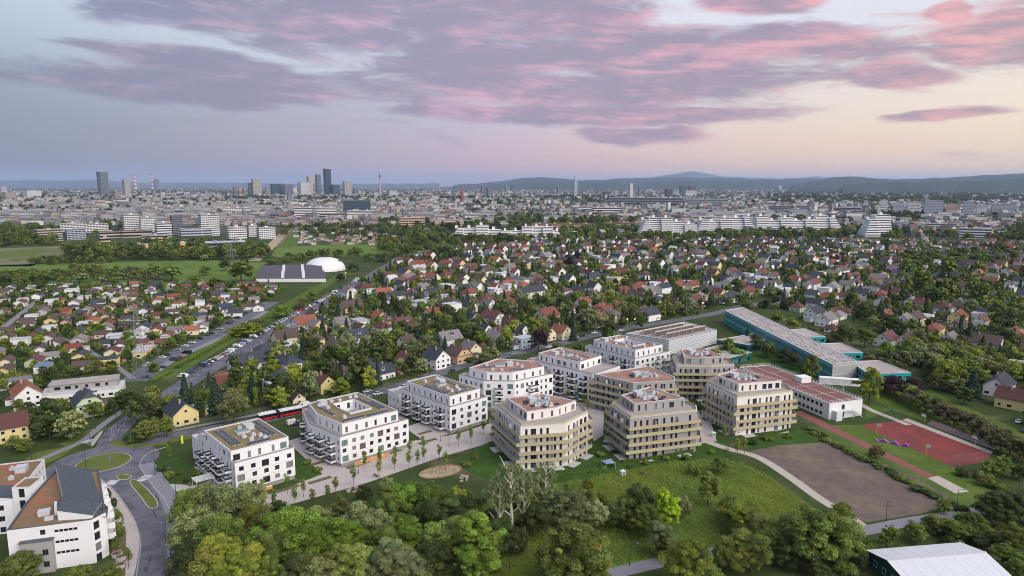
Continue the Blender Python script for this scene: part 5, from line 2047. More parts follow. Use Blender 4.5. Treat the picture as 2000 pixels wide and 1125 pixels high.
def house_meshes(ty, l, w, h, rh):
	"""Wall body and roof for one size; ridge along x."""
	x, y = l / 2, w / 2
	ov, th = 0.55, 0.18
	wall, roof = MB(), MB()
	wall.box(-x, x, -y, y, -0.2, h)
	if ty == 'f':
		roof.box(-x - 0.15, x + 0.15, -y - 0.15, y + 0.15, h, h + 0.3)
		return wall.mesh('wall', WALLC), roof.mesh('roof', TILE)
	sl = rh / y
	e = h - ov * sl
	if ty == 'g':
		for s in (-1, 1):
			P = [(s * x, -y, h), (s * x, y, h), (s * x, 0, h + rh)]
			wall.poly(P if s > 0 else P[::-1])
		A = [(-x - ov, -y - ov, e), (x + ov, -y - ov, e), (x + ov, 0, h + rh), (-x - ov, 0, h + rh)]
		B = [(x + ov, y + ov, e), (-x - ov, y + ov, e), (-x - ov, 0, h + rh), (x + ov, 0, h + rh)]
		for q in (A, B):
			up = [(a, b, c + th) for a, b, c in q]
			roof.quad(*up)
			roof.quad(*q[::-1])
			for i in range(4):
				j = (i + 1) % 4
				if i != 2:
					roof.quad(q[i], q[j], up[j], up[i])
	else:
		rx = (x - y * (0.95 if ty == 'h' else 0.4)) if x > y else 0.3
		rx = max(0.3, rx)
		zt = h + rh + th
		c = [(-x - ov, -y - ov, e + th), (x + ov, -y - ov, e + th), (x + ov, y + ov, e + th), (-x - ov, y + ov, e + th)]
		r0, r1 = (-rx, 0, zt), (rx, 0, zt)
		if ty == 'm':
			for s in (-1, 1):
				gz = h + rh * 0.55
				gy = y * 0.45
				P = [(s * x, -y, h), (s * x, y, h), (s * x, gy, gz), (s * x, -gy, gz)]
				wall.poly(P if s > 0 else P[::-1])
			gy = (y + ov) * 0.45
			gz = h + rh * 0.55 + th
			gl = [(-x - ov, -gy, gz), (-x - ov, gy, gz)]
			gr = [(x + ov, -gy, gz), (x + ov, gy, gz)]
			roof.poly([c[0], c[1], gr[0], r1, r0, gl[0]])
			roof.poly([c[2], c[3], gl[1], r0, r1, gr[1]])
			roof.poly([gr[0], gr[1], r1])
			roof.poly([gl[1], gl[0], r0])
		else:
			roof.quad(c[0], c[1], r1, r0)
			roof.quad(c[2], c[3], r0, r1)
			roof.poly([c[1], c[2], r1])
			roof.poly([c[3], c[0], r0])
		for i in range(4):
			j = (i + 1) % 4
			a, b = c[i], c[j]
			roof.quad((a[0], a[1], a[2] - th), (b[0], b[1], b[2] - th), b, a)
		roof.quad(*[(a, b, cc - th) for a, b, cc in c[::-1]])
	return wall.mesh('wall', WALLC), roof.mesh('roof', TILE)


def chimney():
	mb = MB()
	mb.box(-0.32, 0.32, -0.32, 0.32, -1.2, 1.1)
	mb.box(-0.4, 0.4, -0.4, 0.4, 1.1, 1.22)
	return mb.mesh('chimney', WALLC)


def dormer():
	mb = MB()
	mb.box(-0.9, 0.9, -1.6, 0.6, -0.6, 1.1, 0)
	mb.quad((-0.7, -1.62, -0.1), (0.7, -1.62, -0.1), (0.7, -1.62, 0.9), (-0.7, -1.62, 0.9), 1)
	mb.box(-1.1, 1.1, -1.8, 0.6, 1.1, 1.25, 2)
	return mb.mesh('dormer', [FRAME_W, GLASS, METAL_D])


def door_mesh():
	mb = MB()
	mb.box(-0.5, 0.5, -0.06, 0.02, 0, 2.1)
	mb.box(-0.6, 0.6, -0.9, 0.02, -0.15, 0.0)
	return mb.mesh('door', WOOD)


def house(x, y, ty, wall, roof, l, w, h, rot, zone=None, cat='house', name='house', detail=2, base=None):
	l, w, h = round(l * 2) / 2, round(w * 2) / 2, round(h * 2) / 2
	rh = {'g': 0.42, 'h': 0.33, 'm': 0.45, 'f': 0}[ty] * w * (0.6 if cat == 'cottage' else 1)
	wm, rm = shared(('house', ty, l, w, h, cat), lambda: house_meshes(ty, l, w, h, rh))
	size = 'long ' if l > 15 else ('small ' if l < 8.5 else '')
	if base is None:
		base = '%s%s %s with %s %s roof' % (size, {'brown': 'brown timber', 'green': 'pale green', 'blue': 'pale blue', 'grey': 'grey', 'orange': 'ochre'}.get(wall, wall), cat, ROOFW[roof], TYPEW[ty])
	root = thing(name, base, cat, (x, y, 0), rot, zone or '@', 'garden cottages' if cat == 'cottage' else 'family houses of the suburb')
	k = R.uniform(0.94, 1.1)
	wc = WALLS[wall]
	obj('wall', wm, root, color=(wc[0] * k, wc[1] * k, wc[2] * k, 1))
	k = R.uniform(0.8, 1.15)
	rc = ROOFC[roof]
	ro = obj('roof', rm, root, color=(rc[0] * k, rc[1] * k, rc[2] * k, 1))
	if ty != 'f' and detail > 0 and cat != 'cottage':
		obj('chimney', shared('chim', chimney), ro, (l * R.uniform(-.25, .25), w * 0.1, h + rh), color=srgb(170, 150, 140))
		if detail > 1 and R.random() < 0.45:
			obj('dormer', shared('dormer', dormer), ro, (l * R.uniform(-.2, .2), -w * 0.2, h + rh * 0.5))
	if detail > 0 and R.random() < 0.55:                          # low side wing
		al, aw, ah = round(l * R.uniform(0.3, 0.5) * 2) / 2, round(w * R.uniform(0.35, 0.6) * 2) / 2, 2.6
		am, ar = shared(('annexe', al, aw), lambda: house_meshes('f', al, aw, ah, 0))
		sx = R.choice([-1, 1])
		an = obj('annexe', am, root, (sx * (l / 2 + al / 2 - 0.02), R.uniform(-.15, .15) * w, 0), color=(wc[0] * k, wc[1] * k, wc[2] * k, 1))
		obj('annexe_roof', ar, an, color=R.choice([srgb(150, 148, 150), srgb(96, 92, 94), srgb(120, 84, 74)]))
	if detail > 0:
		cr, sr = math.cos(rot), math.sin(rot)
		ns = max(1, int(h / 2.7))
		for ang, L, off in ((0, l, w / 2), (math.pi / 2, w, l / 2), (math.pi, l, w / 2), (-math.pi / 2, w, l / 2)):
			nx, ny = math.sin(ang), -math.cos(ang)                 # outward normal of this side, local
			wx, wy = nx * cr - ny * sr, nx * sr + ny * cr
			if wx * -x + wy * -y < 0.05 * math.hypot(x, y):
				continue
			n = max(1, int(L / (3.2 if detail > 1 else 4.2)))
			for f in range(ns):
				for kx in range(n):
					if R.random() < 0.12:
						continue
					s = (kx + 0.5) * L / n - L / 2
					ww = 1.2 if R.random() < 0.75 else 1.9
					px_, py_ = nx * (off + 0.05) + math.cos(ang) * (s - ww / 2), ny * (off + 0.05) + math.sin(ang) * (s - ww / 2)
					add_window(root, px_, py_, 0.9 + f * 2.7, ang, ww, 1.3, GLASS_L if R.random() < 0.012 else GLASS, FRAME_W)
			if ty in 'gm' and abs(math.sin(ang)) > 0.5 and rh > 2.2:
				px_, py_ = nx * (off + 0.05) + math.cos(ang) * -0.55, ny * (off + 0.05) + math.sin(ang) * -0.55
				add_window(root, px_, py_, h + 0.3, ang, 1.1, 1.2, GLASS, FRAME_W)
		if detail > 1:
			obj('door', shared('door', door_mesh), root, (l * 0.2, -w / 2 - 0.02, 0.15))
	HOUSES.append((x, y, max(l, w) * 0.6))
	return root


HOUSES = []
ST = 42.0       # bearing of the streets, degrees
NEAR = """713 565 h blue maroon 15 11 6 0|693 593 g cream orange 10 8 4 0|595 635 g white orange 14 11 6 0|558 659 g cream brown 14 10 5 0|522 689 h white slate 14 11 6 0|482 713 g white slate 16 11 6 0|441 740 g white red 12 8 3 0|552 729 h white slate 12 9 3 0
633 748 g yellow maroon 9 8 5 1|578 771 g cream brown 7 6 3 1|628 694 h green maroon 11 10 5 0|693 662 g white slate 14 10 6 0|741 619 g cream orange 10 8 5 1|753 627 h peach brown 12 10 5 0|787 632 g pink maroon 11 9 5 0|806 643 f pink orange 11 8 5 0
844 611 g white red 11 9 4 0|882 603 f white pale 12 10 8 0|820 592 f white pale 12 9 6 0|844 573 g white slate 11 9 5 0|868 581 f white pale 11 8 6 0|879 570 h cream red 11 9 4 0|917 573 h white red 13 10 5 0|946 586 h white maroon 13 10 5 0
890 630 g white maroon 11 9 5 0|919 619 g white slate 11 9 5 0|876 662 g white grey 14 10 5 0|852 702 g white slate 12 10 6 1|895 692 m peach brown 11 10 5 1|919 681 g cream grey 10 8 5 1|795 705 g cream maroon 10 9 5 1|747 724 g white slate 10 8 4 0|944 646 g white slate 10 9 5 1
755 540 g white maroon 11 9 5 0|782 551 g white maroon 12 9 5 0|806 573 g blue orange 9 8 4 1|825 562 g white grey 10 8 5 0|757 565 g white slate 10 8 4 1|871 540 h pink maroon 12 11 6 0|836 554 g white slate 10 8 4 1|820 538 h white red 11 8 5 0|793 567 g white slate 9 8 4 1
976 648 g white maroon 11 8 4 0|1068 620 g cream red 15 12 6 0|1068 651 g cream maroon 9 8 5 1|1096 648 g cream orange 11 9 5 1|1023 665 f blue pale 11 9 6 0|1144 640 g white slate 12 10 5 1|1166 626 g white red 13 10 5 0|1214 631 g white red 12 8 4 0|1268 614 g white slate 13 10 5 0
1139 592 g white orange 11 9 5 0|1172 586 g white red 11 9 5 0|1116 600 h white maroon 12 9 4 0|1183 609 g peach red 10 9 5 0|1138 614 h brown brown 13 9 3 0|1037 572 g white slate 26 10 6 0|953 586 h white maroon 14 10 5 0|992 581 g white red 14 9 5 0|995 592 g pink red 12 9 4 0
1023 556 h white orange 11 9 4 0|1057 553 g yellow brown 12 9 5 1|992 556 g white orange 12 8 5 0|967 561 g white red 9 8 5 1|1118 575 h cream grey 13 10 5 0|1191 575 h white grey 13 10 5 0|1216 570 g cream red 11 9 5 0|1242 567 g white red 11 9 5 0|1264 570 g pink grey 12 9 5 0
1326 558 g white red 11 9 5 0|1351 558 g cream red 11 9 5 0|1306 542 f white red 14 8 4 0|1426 553 g white grey 14 11 5 0|1387 533 g white red 13 9 5 0|1359 589 g white maroon 12 10 5 0|1382 570 g white slate 12 9 5 0|1424 581 g white slate 12 9 5 0|1449 558 g yellow orange 10 8 5 1
922 617 g white slate 10 8 4 1|962 612 g white red 10 8 4 0|1684 576 g white slate 11 9 6 1|1720 576 h peach red 13 10 5 0|1745 573 g cream maroon 10 9 6 1|1765 582 g white slate 12 9 6 0|1780 590 g white grey 10 8 5 0|1801 594 g white maroon 10 9 5 1
1681 600 g blue maroon 12 9 4 0|1843 604 h blue maroon 12 11 6 0|1871 619 g yellow red 13 10 5 0|1916 624 g white red 10 8 4 0|1591 614 g white slate 13 10 6 0|1614 624 g white grey 14 10 5 0|1625 636 h white maroon 8 7 3 0|1558 598 h green maroon 9 9 4 0
1730 615 g peach orange 11 9 4 0|1824 643 h yellow red 17 9 5 0|1773 660 g cream brown 15 9 4 0|1731 660 g white maroon 15 10 4 0|1854 660 g white grey 14 9 4 0|1950 663 h white orange 12 10 4 0|1983 649 h grey orange 11 9 5 0|1950 638 g grey slate 11 9 5 1|1952 752 g white slate 16 10 5 0
1978 778 g yellow maroon 11 9 5 1|1462 570 g cream red 11 9 5 0|1910 537 g white orange 13 10 6 0|1941 528 g white grey 12 10 6 0|1972 537 g white orange 13 10 5 0|1580 523 g white red 12 9 5 0|1510 540 g white maroon 12 9 5 0|1488 534 g white red 11 9 5 0|1698 526 h orange red 14 10 4 0|1672 523 h yellow grey 13 10 6 0
51 773 g white orange 13 10 6 1|171 790 m green slate 12 10 6 1|353 805 g yellow slate 12 10 5 1|378 792 f cream greenish 13 8 3 0|14 838 g yellow maroon 13 10 6 0|37 740 f white grey 10 8 4 0"""
for rec in NEAR.replace('\n', '|').split('|'):
	q = rec.split()
	u, v = float(q[0]), float(q[1])
	p = px(u, v, 4.0)
	if not blocked(p.x, p.y, 1.5) or v > 700:
		house(p.x, p.y, q[2], q[3], q[4], float(q[5]), float(q[6]), float(q[7]), rad(ST + 90 * int(q[8]) + R.uniform(-3, 3)), detail=2 if v > 600 else 1)
# long two-part white building beside the pylon
p = px(165, 762, 3)
wb = house(p.x, p.y, 'f', 'white', 'pale', 32, 12, 4.0, rad(24), zone='#', base='long white flat-roofed building with set-back grey upper storey near the pylon')
mb = MB()
mb.box(-13, 14, -3.6, 5.6, 4.32, 7.4)
up = mb.build('upper_storey', GREYR, wb)
mb = MB()
mb.box(-13.4, 14.4, -4.0, 6.0, 7.4, 7.65)
mb.build('upper_roof', FLATROOF, up)
for x in range(-11, 13, 4):
	add_window(up, x, -3.66, 5.2, 0, R.choice([1.2, 2.4, 1.8]), 1.4, GLASS)

COTT = """17 600 g white brown|71 577 g white slate|141 570 f white pale|161 584 f yellow pale|200 581 f yellow pale|182 571 g white slate|232 585 f cream pale|262 580 g cream brown|225 568 g white brown|260 570 g orange brown|296 574 f white blue|331 568 g blue blue|367 571 g brown brown|340 580 g pink red
311 585 h orange orange|101 591 f white pale|117 584 h orange brown|125 608 g orange red|85 608 g grey grey|259 593 g white brown|233 595 g brown brown|347 598 f white orange|391 594 f white pale|387 583 g yellow brown|424 587 g white red|441 580 f white blue|484 598 g white brown|440 598 g white slate
398 605 g cream brown|353 590 g cream brown|165 622 g brown red|100 625 g yellow brown|117 617 g white brown|210 617 g pink brown|250 622 g yellow slate|309 615 g pink maroon|354 622 g white maroon|390 617 g white slate|54 632 g white brown|98 638 f white pale|166 632 f white pale|154 645 h pink slate
209 640 g white grey|250 635 g brown slate|313 631 g white brown|384 631 f white pale|375 645 g cream orange|327 655 m white maroon|223 655 f white pale|269 648 f white pale|270 662 f blue pale|72 652 g brown slate|16 657 g white brown|41 669 f white pale|108 668 g white brown|155 662 g grey grey
144 678 g cream red|81 682 g white brown|210 671 g white slate|321 668 g orange maroon|220 688 g cream maroon|159 694 g yellow slate|274 688 f yellow pale|68 704 g green maroon|85 716 f white blue|213 708 f yellow slate|162 713 g white brown|14 705 g cream brown|11 722 g yellow brown|290 600 h brown slate|190 600 g cream brown|30 575 g brown brown|40 592 g white red
282 640 g white slate|465 570 g cream brown|510 575 g white brown|475 558 f orange brown|505 600 g white brown|460 610 g white slate"""
for rec in COTT.replace('\n', '|').split('|'):
	q = rec.split()
	p = px(float(q[0]), float(q[1]), 2.5)
	fl = q[2] == 'f'
	house(p.x, p.y, q[2], q[3], q[4], R.uniform(8.5, 10.5) if fl else R.uniform(8, 10), R.uniform(6.5, 8), 5.0 if fl and R.random() < 0.5 else R.choice([3.0, 3.0, 3.5]), rad(20 + R.choice([0, 90]) + R.uniform(-6, 6)), cat='cottage', name='garden_cottage', detail=1)

SETTLE = [px(*p)[:2] for p in [(420, 770), (640, 600), (760, 515), (860, 488), (1000, 474), (1500, 470), (2420, 482), (2420, 760), (1990, 740), (1800, 690), (1700, 640), (1560, 610), (1420, 606), (1250, 640), (1100, 662), (950, 700), (850, 722), (700, 762), (560, 790)]]
ALLOT = [px(*p)[:2] for p in [(-380, 760), (-380, 590), (60, 560), (480, 556), (560, 562), (490, 606), (400, 650), (262, 728), (150, 735)]]


def free(x, y, r):
	return all((x - a) ** 2 + (y - b) ** 2 > (r + c) ** 2 for a, b, c in HOUSES if abs(x - a) < 40 and abs(y - b) < 40)


def scatter_grid(poly, sx, sy, rot, jit):
	xs, ys = [p[0] for p in poly], [p[1] for p in poly]
	cx, cy = sum(xs) / len(xs), sum(ys) / len(ys)
	rr = max(max(xs) - min(xs), max(ys) - min(ys))
	c, s = math.cos(rad(rot)), math.sin(rad(rot))
	out = []
	i = -rr
	while i < rr:
		j = -rr
		while j < rr:
			a, b = i + R.uniform(-jit, jit), j + R.uniform(-jit, jit)
			x, y = cx + a * c - b * s, cy + a * s + b * c
			if in_poly(x, y, poly):
				out.append((x, y))
			j += sy
		i += sx
	return out


cand = []
for (x, y) in scatter_grid(SETTLE, 18.0, 25.0, ST, 4.0):
	u, v = to_px((x, y, 3))
	if -330 < u < 2370 and R.random() < (0.72 if v < 560 else 0.85) and not blocked(x, y, 6.0) and free(x, y, 7.0):
		ty = R.choices('ghfm', (0.56, 0.2, 0.15, 0.09))[0]
		rc = R.choices(list(ROOFC), (0.10, 0.03, 0.2, 0.25, 0.26, 0.14, 0.02, 0.0, 0.0))[0] if ty != 'f' else 'pale'
		wc = R.choices(list(WALLS), (0.70, 0.10, 0.05, 0.03, 0.04, 0.03, 0.01, 0.04, 0.0, 0.0))[0]
		cand.append((math.hypot(x, y), x, y, ty, wc, rc, R.choice([9, 10, 11, 12, 14, 16]), R.choice([7.5, 8, 9, 10]), R.choice([3.5, 4.5, 5, 5.5, 6, 6.5, 7]), rad(ST + R.choice([0, 90, 90]) + R.uniform(-5, 5)), 'house'))
		HOUSES.append((x, y, 7.0))
for (x, y) in scatter_grid(ALLOT, 15.0, 17.5, 20, 3.0):
	u, v = to_px((x, y, 3))
	if -330 < u < 2370 and not blocked(x, y, 3.5) and free(x, y, 5.0):
		ty = R.choices('ghf', (0.66, 0.1, 0.24))[0]
		rc = R.choices(['brown', 'slate', 'red', 'maroon', 'grey', 'orange'], (0.38, 0.3, 0.06, 0.08, 0.14, 0.04))[0] if ty != 'f' else 'pale'
		wc = R.choices(list(WALLS), (0.6, 0.12, 0.06, 0.04, 0.04, 0.02, 0.02, 0.04, 0.02, 0.04))[0]
		cand.append((math.hypot(x, y), x, y, ty, wc, rc, R.uniform(7.5, 9.5), R.uniform(6, 7.5), R.choice([3, 3, 3.5]), rad(20 + R.choice([0, 90]) + R.uniform(-6, 6)), 'cottage'))
		HOUSES.append((x, y, 5.0))
cand.sort()
n_h = sum(1 for o, b, z in THINGS if o['category'] == 'house')
n_c = sum(1 for o, b, z in THINGS if o['category'] == 'cottage')
REST = []
for d, x, y, ty, wc, rc, l, w, h, rot, cat in cand:
	if not -40 < to_px((x, y, 3))[0] < 2040:
		REST.append((x, y, ty, wc, rc, l, w, h, rot))
		continue
	if cat == 'house' and n_h < 300:
		n_h += 1
	elif cat == 'cottage' and n_c < 290:
		n_c += 1
	else:
		REST.append((x, y, ty, wc, rc, l, w, h, rot))
		continue
	house(x, y, ty, wc, rc, l, w, h, rot, cat=cat, name='garden_cottage' if cat == 'cottage' else 'house', detail=1 if d < 620 else 0)
	HOUSES.pop()


class Soup:
	"""Boxes and roofs too far to count, gathered as one coloured mesh."""
	def __init__(self):
		self.V, self.F, self.C = [], [], []
		self.n = 0

	def add(self, v, f, c):
		self.V.append(np.asarray(v, np.float32))
		self.F.append(np.asarray(f, np.int32) + self.n)
		self.C.append(np.asarray(c, np.float32))
		self.n += len(v)

	def box(self, x, y, l, w, h, rot, wall, roof, z=0.0, gable=0.0, bands=0):
		a, b = l / 2, w / 2
		c, s = math.cos(rot), math.sin(rot)
		T = lambda p: (x + p[0] * c - p[1] * s, y + p[0] * s + p[1] * c, z + p[2])
		if gable <= 0:
			v = [(-a, -b, 0), (a, -b, 0), (a, b, 0), (-a, b, 0), (-a, -b, h), (a, -b, h), (a, b, h), (-a, b, h)]
			f = [(0, 1, 5, 4), (1, 2, 6, 5), (2, 3, 7, 6), (3, 0, 4, 7), (4, 5, 6, 7)]
			col = [wall] * 4 + [roof]
		else:
			o = 0.4
			v = [(-a, -b, 0), (a, -b, 0), (a, b, 0), (-a, b, 0), (-a, -b, h), (a, -b, h), (a, b, h), (-a, b, h), (-a, 0, h + gable), (a, 0, h + gable),
				 (-a - o, -b - o, h - o * .6), (a + o, -b - o, h - o * .6), (a + o, 0, h + gable + .15), (-a - o, 0, h + gable + .15), (a + o, b + o, h - o * .6), (-a - o, b + o, h - o * .6)]
			f = [(0, 1, 5, 4), (1, 2, 6, 5), (2, 3, 7, 6), (3, 0, 4, 7), (5, 6, 9, 9), (7, 4, 8, 8), (10, 11, 12, 13), (14, 15, 13, 12)]
			col = [wall] * 6 + [roof] * 2
			f = [q if len(set(q)) == 4 else (q[0], q[1], q[2], q[2]) for q in f]
		self.add([T(p) for p in v], f, col)
		if bands:                                     # window bands, a little proud of the wall
			fh = h / bands
			vv, ff, cc = [], [], []
			for k in range(bands):
				z0, z1 = fh * (k + 0.35), fh * (k + 0.8)
				for (p, q) in (((-a, -b - .06), (a, -b - .06)), ((-a - .06, b), (-a - .06, -b)), ((a + .06, -b), (a + .06, b))):
					i = len(vv)
					vv += [T((*p, z0)), T((*q, z0)), T((*q, z1)), T((*p, z1))]
					ff.append((i, i + 1, i + 2, i + 3))
					cc.append((0.10, 0.105, 0.12))
			self.add(vv, ff, cc)

	def build(self, name, label, material=None):
		V, F_, C_ = np.concatenate(self.V), np.concatenate(self.F), np.concatenate(self.C)
		me = bpy.data.meshes.new(name)
		tri = F_[:, 2] == F_[:, 3]
		me.from_pydata(V.tolist(), [], [tuple(q[:3]) if t else tuple(q) for q, t in zip(F_.tolist(), tri)])
		a = me.attributes.new('Col', 'FLOAT_COLOR', 'FACE')
		cc = np.ones((len(F_), 4), np.float32)
		cc[:, :3] = C_
		a.data.foreach_set('color', cc.ravel())
		me.materials.append(material or ATTR)
		return stuff(obj(name, me), label)


far_houses = Soup()
for x, y, ty, wc, rc, l, w, h, rot in REST:
	k = R.uniform(0.92, 1.1)
	far_houses.box(x, y, l, w, h, rot, [c * k for c in WALLS[wc][:3]], [c * R.uniform(0.8, 1.2) for c in ROOFC[rc][:3]], gable=0 if ty == 'f' else w * 0.4)
	if R.random() < 0.7:
		far_houses.box(x, y, l * 0.5, w + 0.12, 1.3, rot, (0.06, 0.065, 0.08), (0.06, 0.065, 0.08), z=1.0)

# ================================================================== the city beyond: towers, slabs, the wooded plain and the hills
def tower(u0, u1, vt, vb, wall, name, label, depth=0.7, floors=None, band=True, cat='tower', top=None, rot=0.5, bandc=None, roofm=None, bands_each=True, group=None, fins=0):
	"""Upright block whose outline spans these columns and rows of the photograph."""
	uc = (u0 + u1) / 2
	p = px(uc, vb)
	d = math.hypot(p.x, p.y)
	h = (vb - vt) / FPX * d * 1.0 / (1 + ((562.5 - vb) / FPX) ** 2) + 0.0
	cth = p.y / d
	h *= cth
	wpx = (u1 - u0) / FPX * math.hypot(d, CAM_H) * cth * cth
	l = wpx / (abs(math.cos(rot)) + depth * abs(math.sin(rot)))
	w = l * depth
	root = thing(name, label, cat, (p.x, p.y, 0), rot + math.atan2(-p.x, p.y), group=group)
	mb = MB()
	mb.box(-l / 2, l / 2, -w / 2, w / 2, -0.5, h)
	mb.build('wall', wall, root)
	mb = MB()
	mb.box(-l / 2 - .3, l / 2 + .3, -w / 2 - .3, w / 2 + .3, h, h + max(0.5, h * 0.012))
	ro = mb.build('roof', roofm or FLATROOF, root)
	if floors:
		fh = h / floors
		for k in range(floors):
			mb = MB()
			z0 = fh * (k + 0.3)
			mb.ring(rect(-l / 2 + .05, l / 2 - .05, -w / 2 + .05, w / 2 - .05), rect(-l / 2 - .12, l / 2 + .12, -w / 2 - .12, w / 2 + .12), z0, z0 + fh * 0.5)
			mb.build('window_band', bandc or GLASS, root)
	return root, p, l, w, h, ro


CB = mat('concrete_beige', srgb(176, 164, 152), 0.9, 0.06, 0.02, 0.2)
CG = mat('concrete_grey', srgb(128, 130, 138), 0.9, 0.06, 0.02, 0.2)
CD = mat('curtain_dark', srgb(52, 60, 76), 0.25, 0.1, 0.02, 0.2, spec=0.6)
CT = mat('curtain_teal', srgb(48, 82, 92), 0.25, 0.1, 0.02, 0.2, spec=0.6)
CW = mat('facade_white', srgb(222, 220, 222), 0.85, 0.05, 0.02, 0.2)
CBL = mat('facade_bluegrey', srgb(172, 180, 194), 0.85, 0.05, 0.02, 0.2)
CR = mat('brick_red', srgb(150, 82, 66), 0.9, 0.1, 0.05, 0.5)
CO = mat('facade_peach', srgb(206, 176, 152), 0.85, 0.05, 0.02, 0.2)
RW = mat('chimney_red', srgb(186, 62, 58), 0.8, 0.05, 0.1, 1.0)


def crane(x, y, z0, h, jib, rot, label):
	c = thing('tower_crane', label, 'crane', (x, y, z0), rot)
	mb = MB()
	r = max(0.9, h * 0.02)
	for sx in (-1, 1):
		for sy in (-1, 1):
			mb.bar((sx * r, sy * r, 0), (sx * r, sy * r, h), 0.35)
	for k in range(8):
		z = h * k / 8
		mb.bar((-r, -r, z), (r, -r, z + h / 8), 0.25)
		mb.bar((r, r, z), (-r, r, z + h / 8), 0.25)
	mb.build('mast', METAL, c)
	mb = MB()
	mb.bar((-jib * 0.35, 0, h), (jib, 0, h), 0.6)
	mb.bar((0, 0, h), (0, 0, h * 1.25), 0.5)
	mb.bar((0, 0, h * 1.25), (jib * 0.8, 0, h), 0.25)
	mb.bar((0, 0, h * 1.25), (-jib * 0.33, 0, h), 0.25)
	mb.box(-jib * 0.35 - 2, -jib * 0.35 + 2, -1.5, 1.5, h - 4, h)
	mb.build('jib', METAL, c)


t = tower(192, 214, 336, 383, CG, 'tower_block', 'tallest grey tower at the far left horizon with a crane on top', 0.8, 30, bandc=CD)
crane(t[1].x, t[1].y, t[4], 34, 42, 0.4, 'tower crane on top of the grey tower at far left')
tower(240, 257, 351, 385, CB, 'tower_block', 'slim beige-sided tower right of the far left grey tower', 0.8, 24, bandc=CG)
tower(301, 312, 350, 369, CG, 'tower_block', 'small grey tower beside the red and white chimneys', 0.8, 14, bandc=CD)
for u, vt in ((265, 344), (298.5, 343)):
	p = px(u, 369)
	d = math.hypot(p.x, p.y)
	h = (369 - vt) / FPX * d
	ch = thing('factory_chimney', 'thin red and white striped factory chimney on the far left horizon', 'chimney', (p.x, p.y, 0), group='striped chimneys')
	for k in range(8):
		mb = MB()
		mb.cyl(0, 0, h * k / 8, h * (k + 1) / 8, d * 0.0012 * (1.4 - 0.09 * k), d * 0.0012 * (1.4 - 0.09 * (k + 1)), 10)
		mb.build('shaft_ring', RW if k % 2 else CW, ch)
tower(493, 512, 350, 381, CB, 'tower_block', 'beige twin-slab tower at the left end of the skyline cluster', 0.5, 20, bandc=CG, rot=0.3)
tower(485, 493, 357, 381, CG, 'tower_block', 'dark slab leaning on the beige twin-slab tower', 0.6, 16, bandc=CD)
tower(529, 552, 359, 380, CD, 'tower_block', 'wide dark slab in the left skyline cluster', 0.4, 12, bandc=CT)
tower(553, 573, 360, 380, CG, 'tower_block', 'mid-grey slab left of the white skyline offices', 0.4, 14, bandc=CD)
tower(583, 607, 356, 381, CW, 'tower_block', 'pale stepped office slab before the dark skyline towers', 0.5, 16, bandc=CG)
tower(600, 612, 345, 379, CO, 'tower_block', 'pinkish cylinder-topped tower left of the unfinished tower', 0.9, 20, bandc=CG)
t = tower(617, 628, 341, 381, CD, 'tower_block', 'unfinished dark tower carrying two cranes', 0.9, 28, bandc=CG)
crane(t[1].x - 18, t[1].y, t[4], 46, 30, 1.2, 'left crane on the unfinished dark tower')
crane(t[1].x + 22, t[1].y, t[4], 46, 30, 2.2, 'right crane on the unfinished dark tower')
t = tower(633, 648, 330, 382, CD, 'skyscraper', 'tallest dark glass skyscraper of the skyline with red top lights', 0.8, 40, bandc=mat('curtain_blue', srgb(44, 54, 78), 0.2, 0.1, 0.02, 0.2, spec=0.7), cat='skyscraper')
for sx in (-1, 1):
	mb = MB()
	mb.box(-1, 1, -1, 1, 0, 3)
	mb.box(-4, 4, -4, 4, 0, 0.8)
	mb.build('beacon', REDLIGHT, t[0], (sx * t[2] * 0.42, -t[3] * 0.42, t[4] + 3))
mb = MB()
mb.bar((0, 0, t[4]), (0, 0, t[4] + 36), (1.6, 0.5))
mb.build('mast', METAL, t[0])
tower(647, 664, 361, 382, CT, 'tower_block', 'short dark teal block at the foot of the tallest skyscraper', 0.6, 12, bandc=CD)
tower(670, 687, 355, 381, CB, 'tower_block', 'grey-beige residential tower right of the tallest skyscraper', 0.5, 18, bandc=CG)
for k, (u0, u1, vt, vb, m_) in enumerate([(455, 463, 364, 382, CG), (466, 474, 366, 384, CO), (476, 482, 366, 384, CB), (518, 526, 366, 381, CB), (572, 580, 366, 383, CW), (690, 697, 368, 382, CG), (940, 948, 366, 381, CG), (950, 962, 368, 381, CG),
										  (985, 995, 360, 372, CG), (996, 1003, 362, 373, CD), (1087, 1097, 367, 381, CG), (1177, 1190, 375, 386, CD), (1298, 1312, 369, 386, CD), (1326, 1341, 363, 376, CD), (1343, 1358, 363, 376, CD), (1332, 1360, 372, 384, CW), (1520, 1527, 362, 371, CW),
										  (45, 82, 372, 388, CW), (5, 32, 376, 392, CB), (0, 14, 364, 378, CW), (220, 241, 374, 386, CB), (312, 323, 375, 384, CW), (728, 740, 376, 385, CW), (756, 775, 372, 384, CW)]):
	tower(u0, u1, vt, vb, m_, 'distant_block', 'distant %s block on the skyline' % {'concrete_grey': 'grey', 'facade_peach': 'peach', 'concrete_beige': 'beige', 'facade_white': 'white', 'curtain_dark': 'dark'}[m_.name], 0.6, 8, bandc=CD, cat='building', group='small skyline blocks')
THINGS[-24:] = [(o, b, '#') for o, b, z in THINGS[-24:]]
